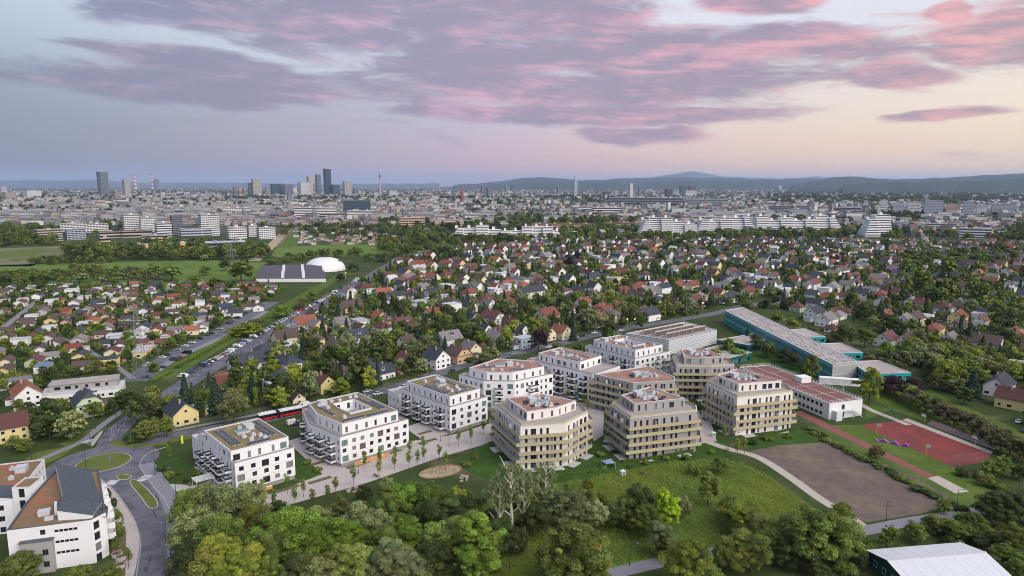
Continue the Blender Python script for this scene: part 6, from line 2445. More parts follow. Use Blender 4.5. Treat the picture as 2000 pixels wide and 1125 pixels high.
# television tower
p = px(742.5, 382)
d = math.hypot(p.x, p.y)
k = d / FPX
tv = thing('television_tower', 'slender television tower with bulb and red and white mast', 'tower', (p.x, p.y, 0))
mb = MB()
mb.cyl(0, 0, 0, 34 * k, 1.7 * k, 0.9 * k, 12)
mb.build('shaft', CB, tv)
mb = MB()
for z0, z1, r0, r1 in ((33, 35.5, 1.0, 2.4), (35.5, 37, 2.4, 2.2), (37, 38.6, 2.0, 1.9), (38.6, 40.5, 1.5, 1.4), (40.5, 42, 1.0, 0.8)):
	mb.cyl(0, 0, z0 * k, z1 * k, r0 * k, r1 * k, 14)
mb.build('bulb', CG, tv)
for j in range(8):
	mb = MB()
	mb.cyl(0, 0, (42 + j * 2.3) * k, (44.3 + j * 2.3) * k, (0.62 - 0.05 * j) * k, (0.57 - 0.05 * j) * k, 8)
	mb.build('mast_ring', RW if j % 2 else CW, tv)
# rounded glass tower with spire
t = tower(1118.5, 1127.5, 351, 383, CBL, 'tower_block', 'blue-grey twin-cylinder tower with a spire right of the centre', 0.9, 40, bandc=CG)
mb = MB()
mb.cyl(0, 0, t[4], t[4] + 10 * t[1].y / FPX * 0.6, t[2] * 0.4, t[2] * 0.3, 12)
mb.bar((0, 0, t[4]), (0, 0, t[4] + 8 * t[1].y / FPX), (1.6, 0.3))
mb.build('spire', CBL, t[0])
tower(1228, 1236, 358, 387, CW, 'tower_block', 'slim white-edged tower right of the spired tower', 0.7, 26, bandc=CG)
tower(1246.5, 1251.5, 366, 386, CD, 'tower_block', 'very slim dark tower beside the white-edged one', 0.8, 16, bandc=CG)
p = px(903, 390)
k = math.hypot(p.x, p.y) / FPX
chq = thing('church', 'red brick church tower with pointed spire in the plain', 'church', (p.x, p.y, 0), 0.4)
mb = MB()
mb.box(-2.0 * k, 2.0 * k, -2 * k, 2 * k, 0, 13 * k)
mb.box(-3 * k, 3 * k, 2 * k, 16 * k, 0, 7 * k)
mb.build('tower_body', CR, chq)
mb = MB()
mb.bar((0, 0, 13 * k), (0, 0, 27 * k), (2.4 * k, 0.1 * k), 0, 8)
mb.build('spire', CR, chq)
p = px(1395, 385)
k = math.hypot(p.x, p.y) / FPX
sp = thing('smokestack', 'thin dark smokestack right of the distant hospital slabs', 'chimney', (p.x, p.y, 0))
mb = MB()
mb.cyl(0, 0, 0, 24 * k, 1.2 * k, 0.7 * k, 10)
mb.cyl(0, 0, 20 * k, 22 * k, 1.5 * k, 1.5 * k, 10)
mb.build('shaft', CG, sp)


# --- mid-distance slabs, each storey's windows a band of its own
def slab(u0, u1, vt, vb, wall, label, floors, depth=0.3, rot=0.0, band=None, name='apartment_slab', cat='apartment building', roofm=None, each_window=0):
	t = tower(u0, u1, vt, vb, wall, name, label, depth, floors, bandc=band or GLASS, cat=cat, rot=rot, roofm=roofm)
	root, p, l, w, h, ro = t
	for k in range(max(1, int(l / 26))):
		mb = MB()
		mb.box(-2.4, 2.4, -w * 0.25, w * 0.25, 0, 2.6)
		mb.build('lift_housing', wall, ro, ((k + 0.5) * l / max(1, int(l / 26)) - l / 2, 0, h))
	if each_window and wall is not None:               # upright piers that break the bands into single windows
		mb = MB()
		n = max(2, int(l / each_window))
		for k in range(n + 1):
			x = -l / 2 + l * k / n
			mb.box(x - 0.35, x + 0.35, -w / 2 - 0.3, -w / 2 - 0.1, 0, h)
		mb.build('pier', wall, root)
	keep([tuple((Matrix.Rotation(root.rotation_euler[2], 2) @ Vector(q)) + Vector((p.x, p.y))) for q in rect(-l / 2 - 4, l / 2 + 4, -w / 2 - 4, w / 2 + 4)])
	return t


slab(240, 274, 419, 451, CW, 'white cube tower block with scattered windows, left of the twin cubes', 9, 0.6, 0.25, each_window=4)
slab(274, 304, 425, 452, CW, 'white and grey slab joined to the cube tower block', 8, 0.5, 0.25, band=CD, each_window=4)
slab(335, 358, 420, 458, CG, 'slim grey apartment tower between the white cubes', 11, 0.7, 0.3, each_window=4)
slab(389, 429, 419, 460, CW, 'white perforated cube tower block with deep central slot', 10, 0.6, 0.3, each_window=4)
slab(304, 337, 435, 462, CW, 'white rounded block with striped storeys below the grey tower', 6, 0.6, 0.2)
slab(352, 414, 446, 461, CD, 'low dark purple block in front of the white cubes', 3, 0.4, 0.1, band=CBL)
slab(443, 482, 443, 469, CW, 'bright white apartment block with narrow windows, near the sand road', 6, 0.5, 0.3, each_window=3.4)
slab(484, 502, 440, 462, CW, 'slim white apartment block next to the bright white one', 6, 0.7, 0.3, each_window=3.4)
slab(502, 538, 444, 466, CW, 'white apartment block with roof terraces by the sand road', 6, 0.6, 0.3, each_window=3.4)
slab(118, 168, 436, 452, CW, 'long white block with dark slots at the left wood edge', 5, 0.35, 0.1, each_window=5)
slab(168, 212, 437, 453, CW, 'white block with reddish roof right of the slotted white block', 5, 0.35, 0.1, each_window=5)
slab(68, 124, 448, 471, CB, 'open multi-storey car park by the left wood', 5, 0.5, 0.3, band=CD, name='car_park', cat='car park')
slab(128, 168, 447, 468, CBL, 'grey-blue slab beside the multi-storey car park', 6, 0.4, 0.3, each_window=5)
slab(195, 240, 452, 464, CB, 'old brick hall with brown roof before the white cubes', 2, 0.5, 0.0, roofm=BROWNROOF, name='old_hall', cat='hall')
slab(240, 298, 450, 463, CB, 'long old hall with brown roofs before the white cubes', 2, 0.4, 0.0, roofm=BROWNROOF, name='old_hall', cat='hall')
slab(278, 330, 459, 470, CO, 'low peach hall with blue roof edge by the trees', 2, 0.5, 0.0, roofm=mat('blue_roof', srgb(110, 140, 180), 0.6, 0.05, 0.1, 1), name='low_hall', cat='hall')
slab(195, 216, 464, 472, CO, 'small cream hall with blue roof among trees', 1, 0.5, 0.1, roofm=MATS['blue_roof'], name='low_hall', cat='hall')
slab(402, 480, 472, 487, CG, 'long shop roof full of rooflights behind the tree row', 2, 0.5, 0.0, name='shopping_hall', cat='hall', roofm=CBL)
slab(250, 380, 476, 488, CO, 'long low shop front with lit windows behind trees', 2, 0.2, 0.0, band=GLASS_L, name='shopping_hall', cat='hall', roofm=CBL)
slab(343, 390, 411, 423, CT, 'teal glass office block above the white cubes', 4, 0.3, 0.0, band=CD, name='office_block', cat='office')
slab(575, 658, 405, 428, CW, 'white office with long ribbon windows left of the dark glass block', 7, 0.3, 0.05, name='office_block', cat='office')
slab(678, 731, 411, 428, CW, 'smaller white office with ribbon windows under the dark glass block', 6, 0.4, 0.05, name='office_block', cat='office')
slab(670, 724, 391, 418, CT, 'dark teal glass block with pale roof sign edge in the middle distance', 8, 0.5, 0.1, band=CD, name='office_block', cat='office')
slab(625, 672, 416, 429, CB, 'beige low block beside the ribbon-window office', 3, 0.4, 0.05)
slab(528, 576, 413, 428, CD, 'long dark low hall left of the ribbon-window office', 2, 0.3, 0.0, band=CG, name='low_hall', cat='hall')
slab(731, 745, 412, 428, CO, 'slim peach block right of the white offices', 6, 0.6, 0.0)
slab(440, 490, 406, 420, CW, 'long white office far left of the ribbon-window offices', 5, 0.3, 0.0, each_window=5)
slab(780, 830, 425, 443, CO, 'row of peach and white gabled blocks by the dark trees', 4, 0.4, 0.1, each_window=6)
slab(840, 905, 428, 444, CO, 'long block with red stair towers by the dark trees', 4, 0.3, 0.1, band=CG, each_window=7)
slab(905, 935, 417, 430, CW, 'white block with red side wall', 5, 0.5, 0.2)
slab(1040, 1098, 437, 450, CO, 'long cream block with red roof behind the left terraced slab', 3, 0.2, 0.0, roofm=BROWNROOF, each_window=5)
slab(1098, 1160, 437, 449, CO, 'second long cream block with red roof', 3, 0.2, 0.0, roofm=BROWNROOF, each_window=5)
slab(1180, 1256, 435, 446, CO, 'third long cream block with red roof by the right terraced slab', 3, 0.2, 0.0, roofm=BROWNROOF, each_window=5)
slab(1190, 1332, 386, 400, CG, 'huge grey factory hall in the plain', 3, 0.3, 0.0, name='factory_hall', cat='hall', band=CD)
slab(1328, 1420, 389, 400, CBL, 'blue-grey factory hall right of the huge grey one', 3, 0.3, 0.0, name='factory_hall', cat='hall')
slab(1155, 1212, 405, 420, CW, 'white cluster of works buildings', 4, 0.5, 0.2, name='works_building', cat='hall')
slab(1118, 1158, 404, 414, CW, 'white works hall left of the white cluster', 3, 0.4, 0.1, name='works_building', cat='hall')
slab(935, 975, 416, 424, CW, 'small bright white hall beyond the red-walled block', 2, 0.4, 0.0, name='works_building', cat='hall')
for k, (u0, u1, vt, m_) in enumerate([(1742, 1764, 397, CBL), (1770, 1796, 394, CW), (1802, 1840, 392, CBL), (1846, 1868, 399, CO), (1878, 1900, 393, CBL), (1906, 1926, 400, CW), (1934, 1980, 398, CBL), (1718, 1732, 391, CW)]):
	slab(u0, u1, vt, 420, m_, '%s of the pale high-rise row at the far right, counted from its left end' % ['second', 'third', 'fourth', 'fifth', 'sixth', 'seventh', 'last', 'first'][k], 9, 0.5, 0.15, band=CG, each_window=6)
for (u0, u1, vt, vb, lab) in [(1500, 1580, 402, 414, 'long grey block with lit roof edge behind the right terraced slab'), (1600, 1680, 405, 417, 'grey slab row behind the trees right of the terraced slab'), (1540, 1576, 408, 424, 'pale rounded block rising behind the terraced slab'), (1420, 1500, 414, 424, 'pale factory row left of the rounded block'),
							  (1660, 1700, 412, 424, 'beige slab left of the small terraced tower'), (1784, 1850, 436, 452, 'white shops with bright signs at the right edge of the suburb'), (1870, 1935, 446, 466, 'white hall with red front at the right edge')]:
	slab(u0, u1, vt, vb, CW if 'white' in lab or 'pale' in lab else CG, lab, 4, 0.4, 0.1, band=CD)


# --- terraced megaslabs: long white stepped houses
def terraced(u0, u1, vt, vb, segs, label, slope='both'):
	p0, p1 = px(u0, vb), px(u1, vb)
	root = thing('terraced_slab', label, 'apartment building', tuple(p0), math.atan2(p1.y - p0.y, p1.x - p0.x))
	L = (p1 - p0).length
	k = math.hypot(p0.x, p0.y) / FPX
	floors = 9
	h = (vb - vt) * k
	fh = h / floors
	for s in range(segs):
		x0, x1 = L * s / segs, L * (s + 1) / segs - 0.2
		dy = 6.0 * (s % 2)
		nf = floors - R.choice([0, 1, 2, 3])
		for f in range(nf):
			back = f * 1.5
			e0 = f * 2.0 if (s == 0 and slope != 'right') else 0
			e1 = f * 2.0 if (s == segs - 1 and slope != 'left') else 0
			mb = MB()
			mb.box(x0 + e0, x1 - e1, dy + back, dy + 34 - back * 0.6, f * fh - 0.3, f * fh + fh * 0.98)
			st = mb.build('storey', CW, root)
			mb = MB()
			mb.box(x0 + e0 + 0.5, x1 - e1 - 0.5, dy + back - 0.1, dy + back + 0.3, f * fh + fh * 0.42, f * fh + fh * 0.82)
			mb.build('window_band', GLASS, st)
		mb = MB()
		mb.box(x0 + (x1 - x0) * 0.3, x0 + (x1 - x0) * 0.5, dy + 16, dy + 24, nf * fh, nf * fh + 5)
		mb.build('lift_housing', CW, root)
	keep([tuple((Matrix.Rotation(root.rotation_euler[2], 2) @ Vector(q)) + Vector((p0.x, p0.y))) for q in rect(-6, L + 6, -6, 46)])
	return root


terraced(880, 978, 441, 468, 4, 'white terraced slab with stepped ends, left of the long pair', 'left')
terraced(978, 1102, 444, 469, 6, 'white terraced slab continuing behind trees to a stepped right end', 'right')
terraced(1248, 1362, 427, 462, 5, 'white terraced slab with steep stepped left end in the middle', 'left')
terraced(1362, 1480, 424, 455, 5, 'middle length of the longest white terraced slab', 'none')
terraced(1480, 1648, 424, 452, 7, 'right length of the longest white terraced slab', 'right')
terraced(1690, 1746, 425, 462, 2, 'stand-alone white terraced tower with stepped left end', 'left')

# --- the rest of the town as one mass
town = Soup()
tw = [(0.56, 0.55, 0.56), (0.40, 0.38, 0.37), (0.30, 0.30, 0.33), (0.42, 0.36, 0.30), (0.25, 0.26, 0.30), (0.45, 0.39, 0.33), (0.18, 0.19, 0.22)]
tr = [(0.17, 0.085, 0.07), (0.24, 0.235, 0.24), (0.13, 0.125, 0.135), (0.30, 0.29, 0.30), (0.2, 0.125, 0.10)]
dens = np.random.default_rng(3)
cells = dens.random((64, 64))
BELTS = []
for k in range(25000):
	v = 366 + 98 * R.random() ** 1.8
	u = R.uniform(-480, 2480)
	p = px(u, v)
	d = math.hypot(p.x, p.y)
	if v > 440 and (u < 560 or u > 1980 or 540 < u < 820):
		continue
	if v > 452 and R.random() < 0.75:
		continue
	cell = cells[int(p.x / 260) % 64, int(p.y / 330) % 64]
	right_hill = u > 1560 and v < 396
	if cell < (0.46 if not right_hill else 0.62) or blocked(p.x, p.y, 8):
		continue
	far = d > 3200
	l, w = R.uniform(10, 34) * (1.3 if far else 1), R.uniform(9, 15) * (1.3 if far else 1)
	h = R.choice([4, 5, 6, 8, 10, 12, 15]) * (1.2 if far else 1) * (0.8 if right_hill else 1)
	if R.random() < 0.03 and not right_hill:
		h *= 2.0
		l *= 0.6
	rot = R.choice([0.25, 0.25 + math.pi / 2, 0.6, 2.1]) + R.uniform(-0.1, 0.1)
	wall = R.choice(tw)
	g = R.random() < 0.45 and h < 16
	town.box(p.x, p.y, l, w, h, rot, wall, R.choice(tr[:1] + tr[:1] + tr[1:]) if g else R.choice(tr[1:4]), gable=w * 0.3 if g else 0, bands=int(h / 3.2) if d < 2600 and R.random() < 0.7 else 0)
for k in range(1500):             # larger pale blocks of the middle plain
	v, u = 378 + 62 * R.random() ** 1.3, R.uniform(-480, 2480) if k % 4 else R.uniform(-60, 580)
	p = px(u, v)
	if (v > 436 and (u < 560 or 540 < u < 820)) or (u > 1560 and v < 392) or blocked(p.x, p.y, 12):
		continue
	h = R.choice([6, 8, 10, 14, 18])
	town.box(p.x, p.y, R.uniform(28, 75), R.uniform(12, 24), h, R.choice([0.1, 0.25, 1.7, 0.5]), R.choice([(0.62, 0.61, 0.62), (0.5, 0.49, 0.5), (0.4, 0.4, 0.43), (0.55, 0.5, 0.45)]), R.choice(tr[1:4]), bands=int(h / 3.2))
town.build('distant_town', 'countless town buildings fading towards the horizon')

# --- far garden colony, small huts in rows
colony = Soup()
for k in range(150):
	u, v = R.uniform(575, 800), R.uniform(446, 478)
	if u < 570 + (478 - v) * 0.1 or (v < 452 and u > 770):
		continue
	p = px(u, v)
	colony.box(p.x, p.y, R.uniform(6, 11), R.uniform(5, 8), R.uniform(2.6, 3.6), R.choice([0.1, 1.67]), R.choice([(0.6, 0.6, 0.6), (0.5, 0.4, 0.3), (0.3, 0.2, 0.16), (0.55, 0.5, 0.4)]), R.choice(tr), gable=1.6)
colony.build('far_garden_colony', 'mass of small garden huts in the far allotments')
far_houses.build('far_houses', 'family houses of the suburb too far off to tell apart')


# --- hills
def ridge(name, prof, d, thick, material, seed, amp):
	rng = random.Random(seed)
	us = np.linspace(prof[0][0], prof[-1][0], 220)
	vs = np.interp(us, [p[0] for p in prof], [p[1] for p in prof])
	q1, q2 = rng.uniform(0, 6), rng.uniform(0, 6)
	vs = vs + amp * (np.sin(us * 0.13 + q1) * 0.5 + np.sin(us * 0.047 + q2) * 0.6 + np.sin(us * 0.41 + q1) * 0.22)
	V, F_ = [], []
	rows = [(-1.0, 0.0), (-0.55, 0.45), (-0.2, 0.86), (0.0, 1.0), (0.45, 0.6), (1.0, 0.0)]
	n = len(us)
	ph = [rng.uniform(0, 6) for _ in range(4)]
	for i, (u, v) in enumerate(zip(us, vs)):
		az_ = math.atan((u - 1000) / FPX)
		h = max(0.0, (361.5 - v) / FPX * d / math.cos(az_) * math.cos(az_)) + (CAM_H if v < 361 else 30)
		wob = 1 + 0.03 * math.sin(u * 0.11 + ph[0]) + 0.02 * math.sin(u * 0.31 + ph[1])
		for (o, k) in rows:
			dd = d + o * thick * (1 + 0.25 * math.sin(u * 0.05 + ph[2]))
			V.append((math.tan(az_) * dd, dd, h * k * (wob if 0 < k < 1 else 1) - (2 if k == 0 else 0)))
	m_ = len(rows)
	for i in range(n - 1):
		for j in range(m_ - 1):
			F_.append((i * m_ + j, (i + 1) * m_ + j, (i + 1) * m_ + j + 1, i * m_ + j + 1))
	return struct(obj(name, np_mesh(name, V, F_, material, smooth=True)))


HILL = mat('hazy_wooded_hill', srgb(58, 70, 72), 0.95, 0.25, 0.003, 0.02, spec=0.05)  # woodland tone lightened, so part of the haze sits in the colour
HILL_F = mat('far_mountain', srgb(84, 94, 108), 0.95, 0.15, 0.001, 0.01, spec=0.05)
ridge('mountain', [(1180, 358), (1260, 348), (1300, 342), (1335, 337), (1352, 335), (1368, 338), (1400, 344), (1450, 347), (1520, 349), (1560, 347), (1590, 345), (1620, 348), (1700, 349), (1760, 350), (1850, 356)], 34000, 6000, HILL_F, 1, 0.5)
ridge('hills', [(880, 361), (930, 359), (975, 354), (1020, 348), (1060, 347), (1095, 348.5), (1130, 352), (1180, 351.5), (1220, 348), (1260, 347.5), (1310, 347), (1360, 347.5), (1400, 347), (1450, 350), (1500, 350), (1560, 349), (1600, 350), (1700, 351), (1800, 356)], 21000, 5200, HILL, 2, 0.7)
ridge('hills', [(1540, 361), (1580, 353), (1620, 347), (1650, 345), (1690, 347), (1730, 351), (1780, 350), (1830, 347), (1880, 345), (1930, 342), (1975, 339), (2030, 335), (2100, 334), (2300, 336)], 14500, 4500, HILL, 3, 0.8)
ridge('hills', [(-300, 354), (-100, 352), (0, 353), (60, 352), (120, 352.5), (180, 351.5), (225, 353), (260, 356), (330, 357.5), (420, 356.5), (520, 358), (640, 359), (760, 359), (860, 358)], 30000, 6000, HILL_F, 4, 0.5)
ridge('hills', [(960, 360), (1020, 357), (1120, 354), (1240, 356), (1330, 353), (1430, 355), (1500, 352), (1580, 356), (1680, 353), (1760, 357)], 16500, 2600, HILL, 5, 0.8)
ridge('hills', [(1640, 360), (1700, 357), (1780, 355), (1850, 353.5), (1900, 354), (1960, 350), (2040, 347), (2120, 346), (2300, 348)], 10200, 2400, HILL, 6, 0.9)

# ================================================================== vegetation
# --- the wood in front: crown middles as they show, height, crown width
WOOD_T = """365 995 broad mid 12 8|395 975 blossom acacia 13 10|440 985 blossom acacia 14 11|490 975 blossom acacia 12 9|375 1035 blossom acacia 13 10|430 1040 broad mid 13 11|500 1015 broad olive 12 9|560 1030 broad fresh 14 13|600 1060 broad fresh 12 11|540 1075 broad mid 12 10
400 1090 blossom olive 11 9|440 1075 broad lime 12 10|480 1100 broad lime 11 9|455 1120 broad lime 10 9|520 1120 oval mid 10 6|585 1110 broad dark 10 8|365 1090 broad dark 11 9|620 1015 blossom acacia 9 6|660 1000 oval olive 9 5|640 1040 broad fresh 11 9
700 1010 blossom acacia 11 7|690 1055 broad fresh 12 10|735 1030 blossom acacia 12 9|745 1065 broad mid 11 9|660 1090 broad olive 11 8|700 1095 blossom olive 10 8|630 1125 blossom acacia 10 8|740 1100 broad silver 9 7|780 1090 broad silver 12 9|810 1110 broad silver 10 8
770 1000 broad mid 12 9|800 975 broad fresh 13 10|835 975 broad mid 13 10|760 965 oval olive 9 5|830 1015 broad dark 12 10|790 1040 broad fresh 11 9|850 1050 blossom mid 11 8|870 1000 oval dark 11 8|900 1000 broad dark 10 8|885 1045 broad olive 10 8|850 1090 broad dark 10 9|905 1080 broad dark 8 7
940 1055 oval fresh 17 11|925 1095 oval fresh 11 8|1000 960 sparse silver 22 11|975 980 sparse silver 18 9|1065 950 sparse silver 19 10|1025 965 sparse silver 19 9|1090 985 broad silver 11 8|1115 990 broad silver 12 9|1140 985 broad olive 11 8|1160 1000 blossom silver 9 6|1040 1010 broad dark 9 8|975 1040 broad dark 9 8|1010 1050 broad dark 8 7
1117 1075 broad olive 17 14|1085 1110 broad olive 11 9|1150 1110 broad mid 10 8|1255 980 broad dark 11 8|1225 990 broad mid 9 8|1260 1010 broad mid 9 7|1305 985 oval yellow 11 6|1335 985 blossom silver 8 5|1205 1000 broad dark 8 8|1385 945 oval mid 11 6|1360 912 shrub mid 5 6|1408 905 broad mid 6 6
1295 1045 broad silver 9 6|1300 1065 oval olive 7 5|1345 1095 broad lime 13 10|1380 1120 broad olive 9 8|1450 1000 broad lime 9 10|1475 1025 broad olive 9 9|1425 985 broad olive 7 7|1440 1070 broad olive 9 8|1470 1075 broad olive 9 8|1410 1080 broad mid 7 6|1515 1080 broad mid 6 5
1590 1035 broad mid 14 16|1630 1045 broad mid 11 11|1555 1055 broad dark 11 10|1645 1000 broad lime 7 7|1545 1030 broad fresh 9 8|1735 1045 oval fresh 8 5|1790 1035 broad mid 6 7|1830 1020 broad olive 5 7|1870 1030 broad mid 6 8|1900 1015 broad olive 6 7|1950 985 broad dark 9 9|1990 985 broad dark 9 9
1985 1050 broad olive 8 8|1960 1075 broad mid 5 6|1880 1075 shrub olive 3 7|1930 1095 broad dark 5 6|1995 1110 broad mid 6 7|1760 1075 shrub mid 3 5|1680 1090 broad dark 5 5|1650 1105 shrub mid 3 6|1600 1110 broad dark 5 6|1700 1060 shrub fresh 3 4|1935 910 blossom mid 6 6|1960 905 oval mid 8 6
1915 925 shrub mid 3 5|1925 935 broad olive 4 5|1950 945 shrub mid 3 5|1880 920 shrub dark 3 5|1990 920 broad dark 5 6|1845 985 broad mid 5 4|1712 880 broad rust 5 5|1700 745 oval lime 16 8|1748 750 broad copper 9 9|1785 752 broad copper 9 8
210 1125 broad olive 7 6|40 1100 broad olive 8 8|20 1120 broad olive 7 7|150 1120 broad olive 6 7|228 1030 shrub mid 4 4|222 1000 shrub mid 4 4|218 980 shrub dark 4 3|250 1085 young mid 6 2|225 1065 young mid 6 2|205 960 shrub dark 4 4"""
for rec in WOOD_T.replace('\n', '|').split('|'):
	q = rec.split()
	big = 1.28 if q[2] in ('broad', 'blossom', 'oval') and float(q[4]) > 8.5 else 1.0
	tree_px(float(q[0]), float(q[1]), q[2], q[3], float(q[4]) * (1 + (big - 1) * 0.4), float(q[5]) * big * R.uniform(0.9, 1.12), lod=0)
# --- named single trees of the suburb edge
SUB_T = """135 825 blossom acacia 12 11|60 815 broad dark 9 12|95 830 broad dark 9 12|285 835 blossom olive 9 9|265 850 shrub dark 4 9|325 830 oval lime 8 6|275 795 broad dark 12 12|300 775 broad olive 11 12|245 775 broad dark 9 10|455 785 blossom acacia 15 12|420 765 conifer spruce 16 8
460 725 column dark 19 6|360 757 conifer spruce 15 7|390 790 column dark 9 4|405 775 broad mid 9 10|540 770 broad lime 11 9|605 745 blossom acacia 15 8|665 755 broad lime 9 9|720 735 oval lime 13 8|700 715 oval dark 20 11|740 680 oval dark 20 13|640 715 oval dark 13 8|590 700 conifer spruce 12 9
525 745 column dark 10 4|545 730 broad rust 5 6|590 660 oval lime 9 7|670 690 oval fresh 11 9|630 640 conifer spruce 13 8|630 605 conifer dark 14 10|820 715 blossom acacia 11 8|815 660 conifer spruce 13 8|830 645 conifer dark 14 7|850 660 broad dark 9 9|900 640 broad mid 8 8
1052 660 broad copper 13 12|960 690 blossom acacia 11 10|945 700 broad acacia 9 8|990 655 oval lime 14 9|1010 640 broad lime 12 14|1015 610 conifer dark 16 9|1030 605 conifer dark 16 8|1120 640 conifer spruce 14 6|1190 640 broad dark 15 11|1200 660 broad fresh 8 10|1130 680 broad mid 8 9
1090 680 broad olive 7 9|1240 655 broad lime 8 9|945 605 conifer spruce 14 6|920 700 shrub fresh 4 6|810 750 broad fresh 7 7|1110 510 oval copper 18 12|1130 500 oval copper 16 9|1290 500 broad dark 14 12|1420 675 broad mid 11 10|1440 690 broad fresh 7 11|1395 690 broad lime 7 8
1585 715 broad mid 14 8|1570 715 conifer dark 10 5|1550 700 broad dark 10 8|1530 690 broad dark 9 8|1500 680 broad dark 9 9|1480 665 broad dark 10 9|1460 650 conifer spruce 10 5|1470 640 broad dark 8 9|1550 630 broad lime 8 10|1520 620 broad lime 9 10|1650 650 broad dark 14 14|1690 655 broad mid 12 12
1740 630 broad dark 14 14|1765 610 broad mid 12 11|1660 585 oval dark 15 10|1690 600 broad dark 12 12|1720 600 conifer dark 13 7|1900 745 conifer spruce 13 9|1885 770 broad dark 8 8|1760 700 broad acacia 10 12|1800 695 broad acacia 10 12|1840 715 broad lime 9 10|1870 710 broad mid 9 12
1830 680 broad olive 9 12|1905 700 broad mid 9 10|1950 700 broad olive 9 11|1990 700 broad mid 9 11|1780 690 broad olive 9 9|1730 680 broad fresh 8 10|1920 670 conifer dark 11 6|1820 740 broad dark 9 9|700 490 broad mid 11 16|660 515 broad mid 12 10|690 520 broad dark 11 14|720 500 broad mid 11 14
470 525 broad olive 22 26|440 515 broad dark 14 14|335 530 broad mid 16 22|300 530 broad mid 14 16|400 527 broad mid 10 12|400 502 blossom acacia 9 10|380 545 broad mid 9 14|420 550 broad mid 9 14|240 535 blossom acacia 10 14|200 545 blossom acacia 10 12|160 540 blossom acacia 10 14|125 548 broad olive 9 12
90 545 broad dark 10 14|40 548 broad olive 9 14|10 545 broad dark 10 12|270 528 blossom acacia 10 14|220 550 broad mid 8 12|665 540 broad copper 8 9|620 520 broad lime 9 8|590 500 broad mid 10 12|560 505 broad olive 9 14|530 510 broad mid 8 12|710 545 broad mid 8 10|750 585 conifer dark 14 9
490 640 broad lime 9 16|460 645 broad lime 7 14|550 605 broad fresh 10 14|590 590 broad olive 9 12|610 575 broad mid 9 10|500 630 broad olive 7 12|740 500 broad dark 9 12|770 500 conifer spruce 12 7|745 580 broad dark 9 8|300 715 column mid 5 5"""
for rec in SUB_T.replace('\n', '|').split('|'):
	q = rec.split()
	tree_px(float(q[0]), float(q[1]), q[2], q[3], float(q[4]), float(q[5]))
for k in range(16):            # chestnut row by the path on the right
	u = 1735 + k * 18.5
	tree_px(u, 705 + (u - 1735) * 0.485 + 42 + R.uniform(-3, 3) - (20 if k < 3 else 0) * 0, 'broad', R.choice(['rust', 'rust', 'olive']), 8.0, 9.0, zone='#', base='rusty-blossomed round tree in the row along the right-hand path', group='chestnut row')
for k in range(13):            # rusty trees behind the school
	u = 1580 + k * 15
	tree_px(u, 645 + (u - 1580) * 0.46 + R.uniform(-3, 3), 'broad', R.choice(['rust', 'olive', 'rust', 'dark']), 7, 8, zone='#', base='rusty-blossomed tree in the row behind the teal school', group='row behind the school')
# young trees along the promenade
for (u, v) in [(512, 952), (535, 972), (560, 940), (575, 965), (592, 950), (610, 968), (712, 898), (742, 890), (740, 912), (772, 882), (770, 900), (800, 872), (798, 895), (815, 892), (827, 865), (828, 885), (858, 880), (895, 852), (920, 846), (944, 832), (690, 925), (655, 945), (640, 960),
			   (1110, 770), (1130, 768), (1139, 780), (1148, 790), (330, 885), (870, 895), (1415, 845), (1440, 872), (1455, 868), (1000, 790), (1095, 755)]:
	tree_px(u, v, 'young', R.choice(['fresh', 'mid', 'fresh', 'lime']), R.uniform(5.5, 7.5), 1.9, group='young trees along the promenade')
for k in range(26):            # hedge bushes along the tilled field and the garden edges
	t = k / 25
	u, v = 1580 + 300 * t, 838 + 155 * t
	tree_px(u + R.uniform(-4, 4), v + R.uniform(-3, 3), 'shrub', R.choice(['mid', 'dark', 'olive']), R.uniform(1.2, 2.4), R.uniform(3.5, 5), zone='#', base='low hedge bush between tilled field and running track', group='hedge along the tilled field')
for (u, v) in [(1060, 930), (1150, 920), (1180, 912), (1200, 905), (1230, 908), (1260, 900), (1300, 893), (1340, 890), (1390, 880), (930, 890), (910, 905), (1470, 860), (1500, 855), (1540, 850), (600, 900), (620, 915), (1175, 885), (1190, 895), (1410, 892), (330, 925), (350, 920), (365, 935), (385, 920), (315, 912)]:
	tree_px(u, v, 'shrub', R.choice(['mid', 'fresh', 'olive', 'dark']), R.uniform(1.2, 2.6), R.uniform(2.5, 4))
# --- fill of the suburb: first the largest as things, the rest as one mass
n_t = sum(1 for o, b, z in THINGS if o['category'] == 'tree')
cand_t = []
for k_ in ([(1890, 800), (2010, 778), (2010, 750), (1895, 756)], [(1935, 815), (2020, 815), (2020, 780), (1940, 785)]):
	keep(k_, False)
tones = (['mid'] * 5 + ['dark'] * 8 + ['olive'] * 4 + ['fresh'] + ['lime'] * 2 + ['silver'] + ['copper'] * 0)
TREE_XY = [(o.location.x, o.location.y) for o, b, z in THINGS if o['category'] in ('tree', 'shrub')]
grid_t = {}
for x, y in TREE_XY:
	grid_t.setdefault((int(x // 10), int(y // 10)), []).append((x, y))


def t_free(x, y, r):
	i, j = int(x // 10), int(y // 10)
	for a in range(i - 1, i + 2):
		for b in range(j - 1, j + 2):
			for (c, d) in grid_t.get((a, b), ()):
				if (c - x) ** 2 + (d - y) ** 2 < r * r:
					return False
	return True


hgrid = {}
for a, b, c in HOUSES:
	hgrid.setdefault((int(a // 30), int(b // 30)), []).append((a, b, c))


def h_free(x, y, r):
	i, j = int(x // 30), int(y // 30)
	return all((x - a) ** 2 + (y - b) ** 2 > (c * 0.95 + r) ** 2 for p in range(i - 1, i + 2) for q in range(j - 1, j + 2) for (a, b, c) in hgrid.get((p, q), ()))


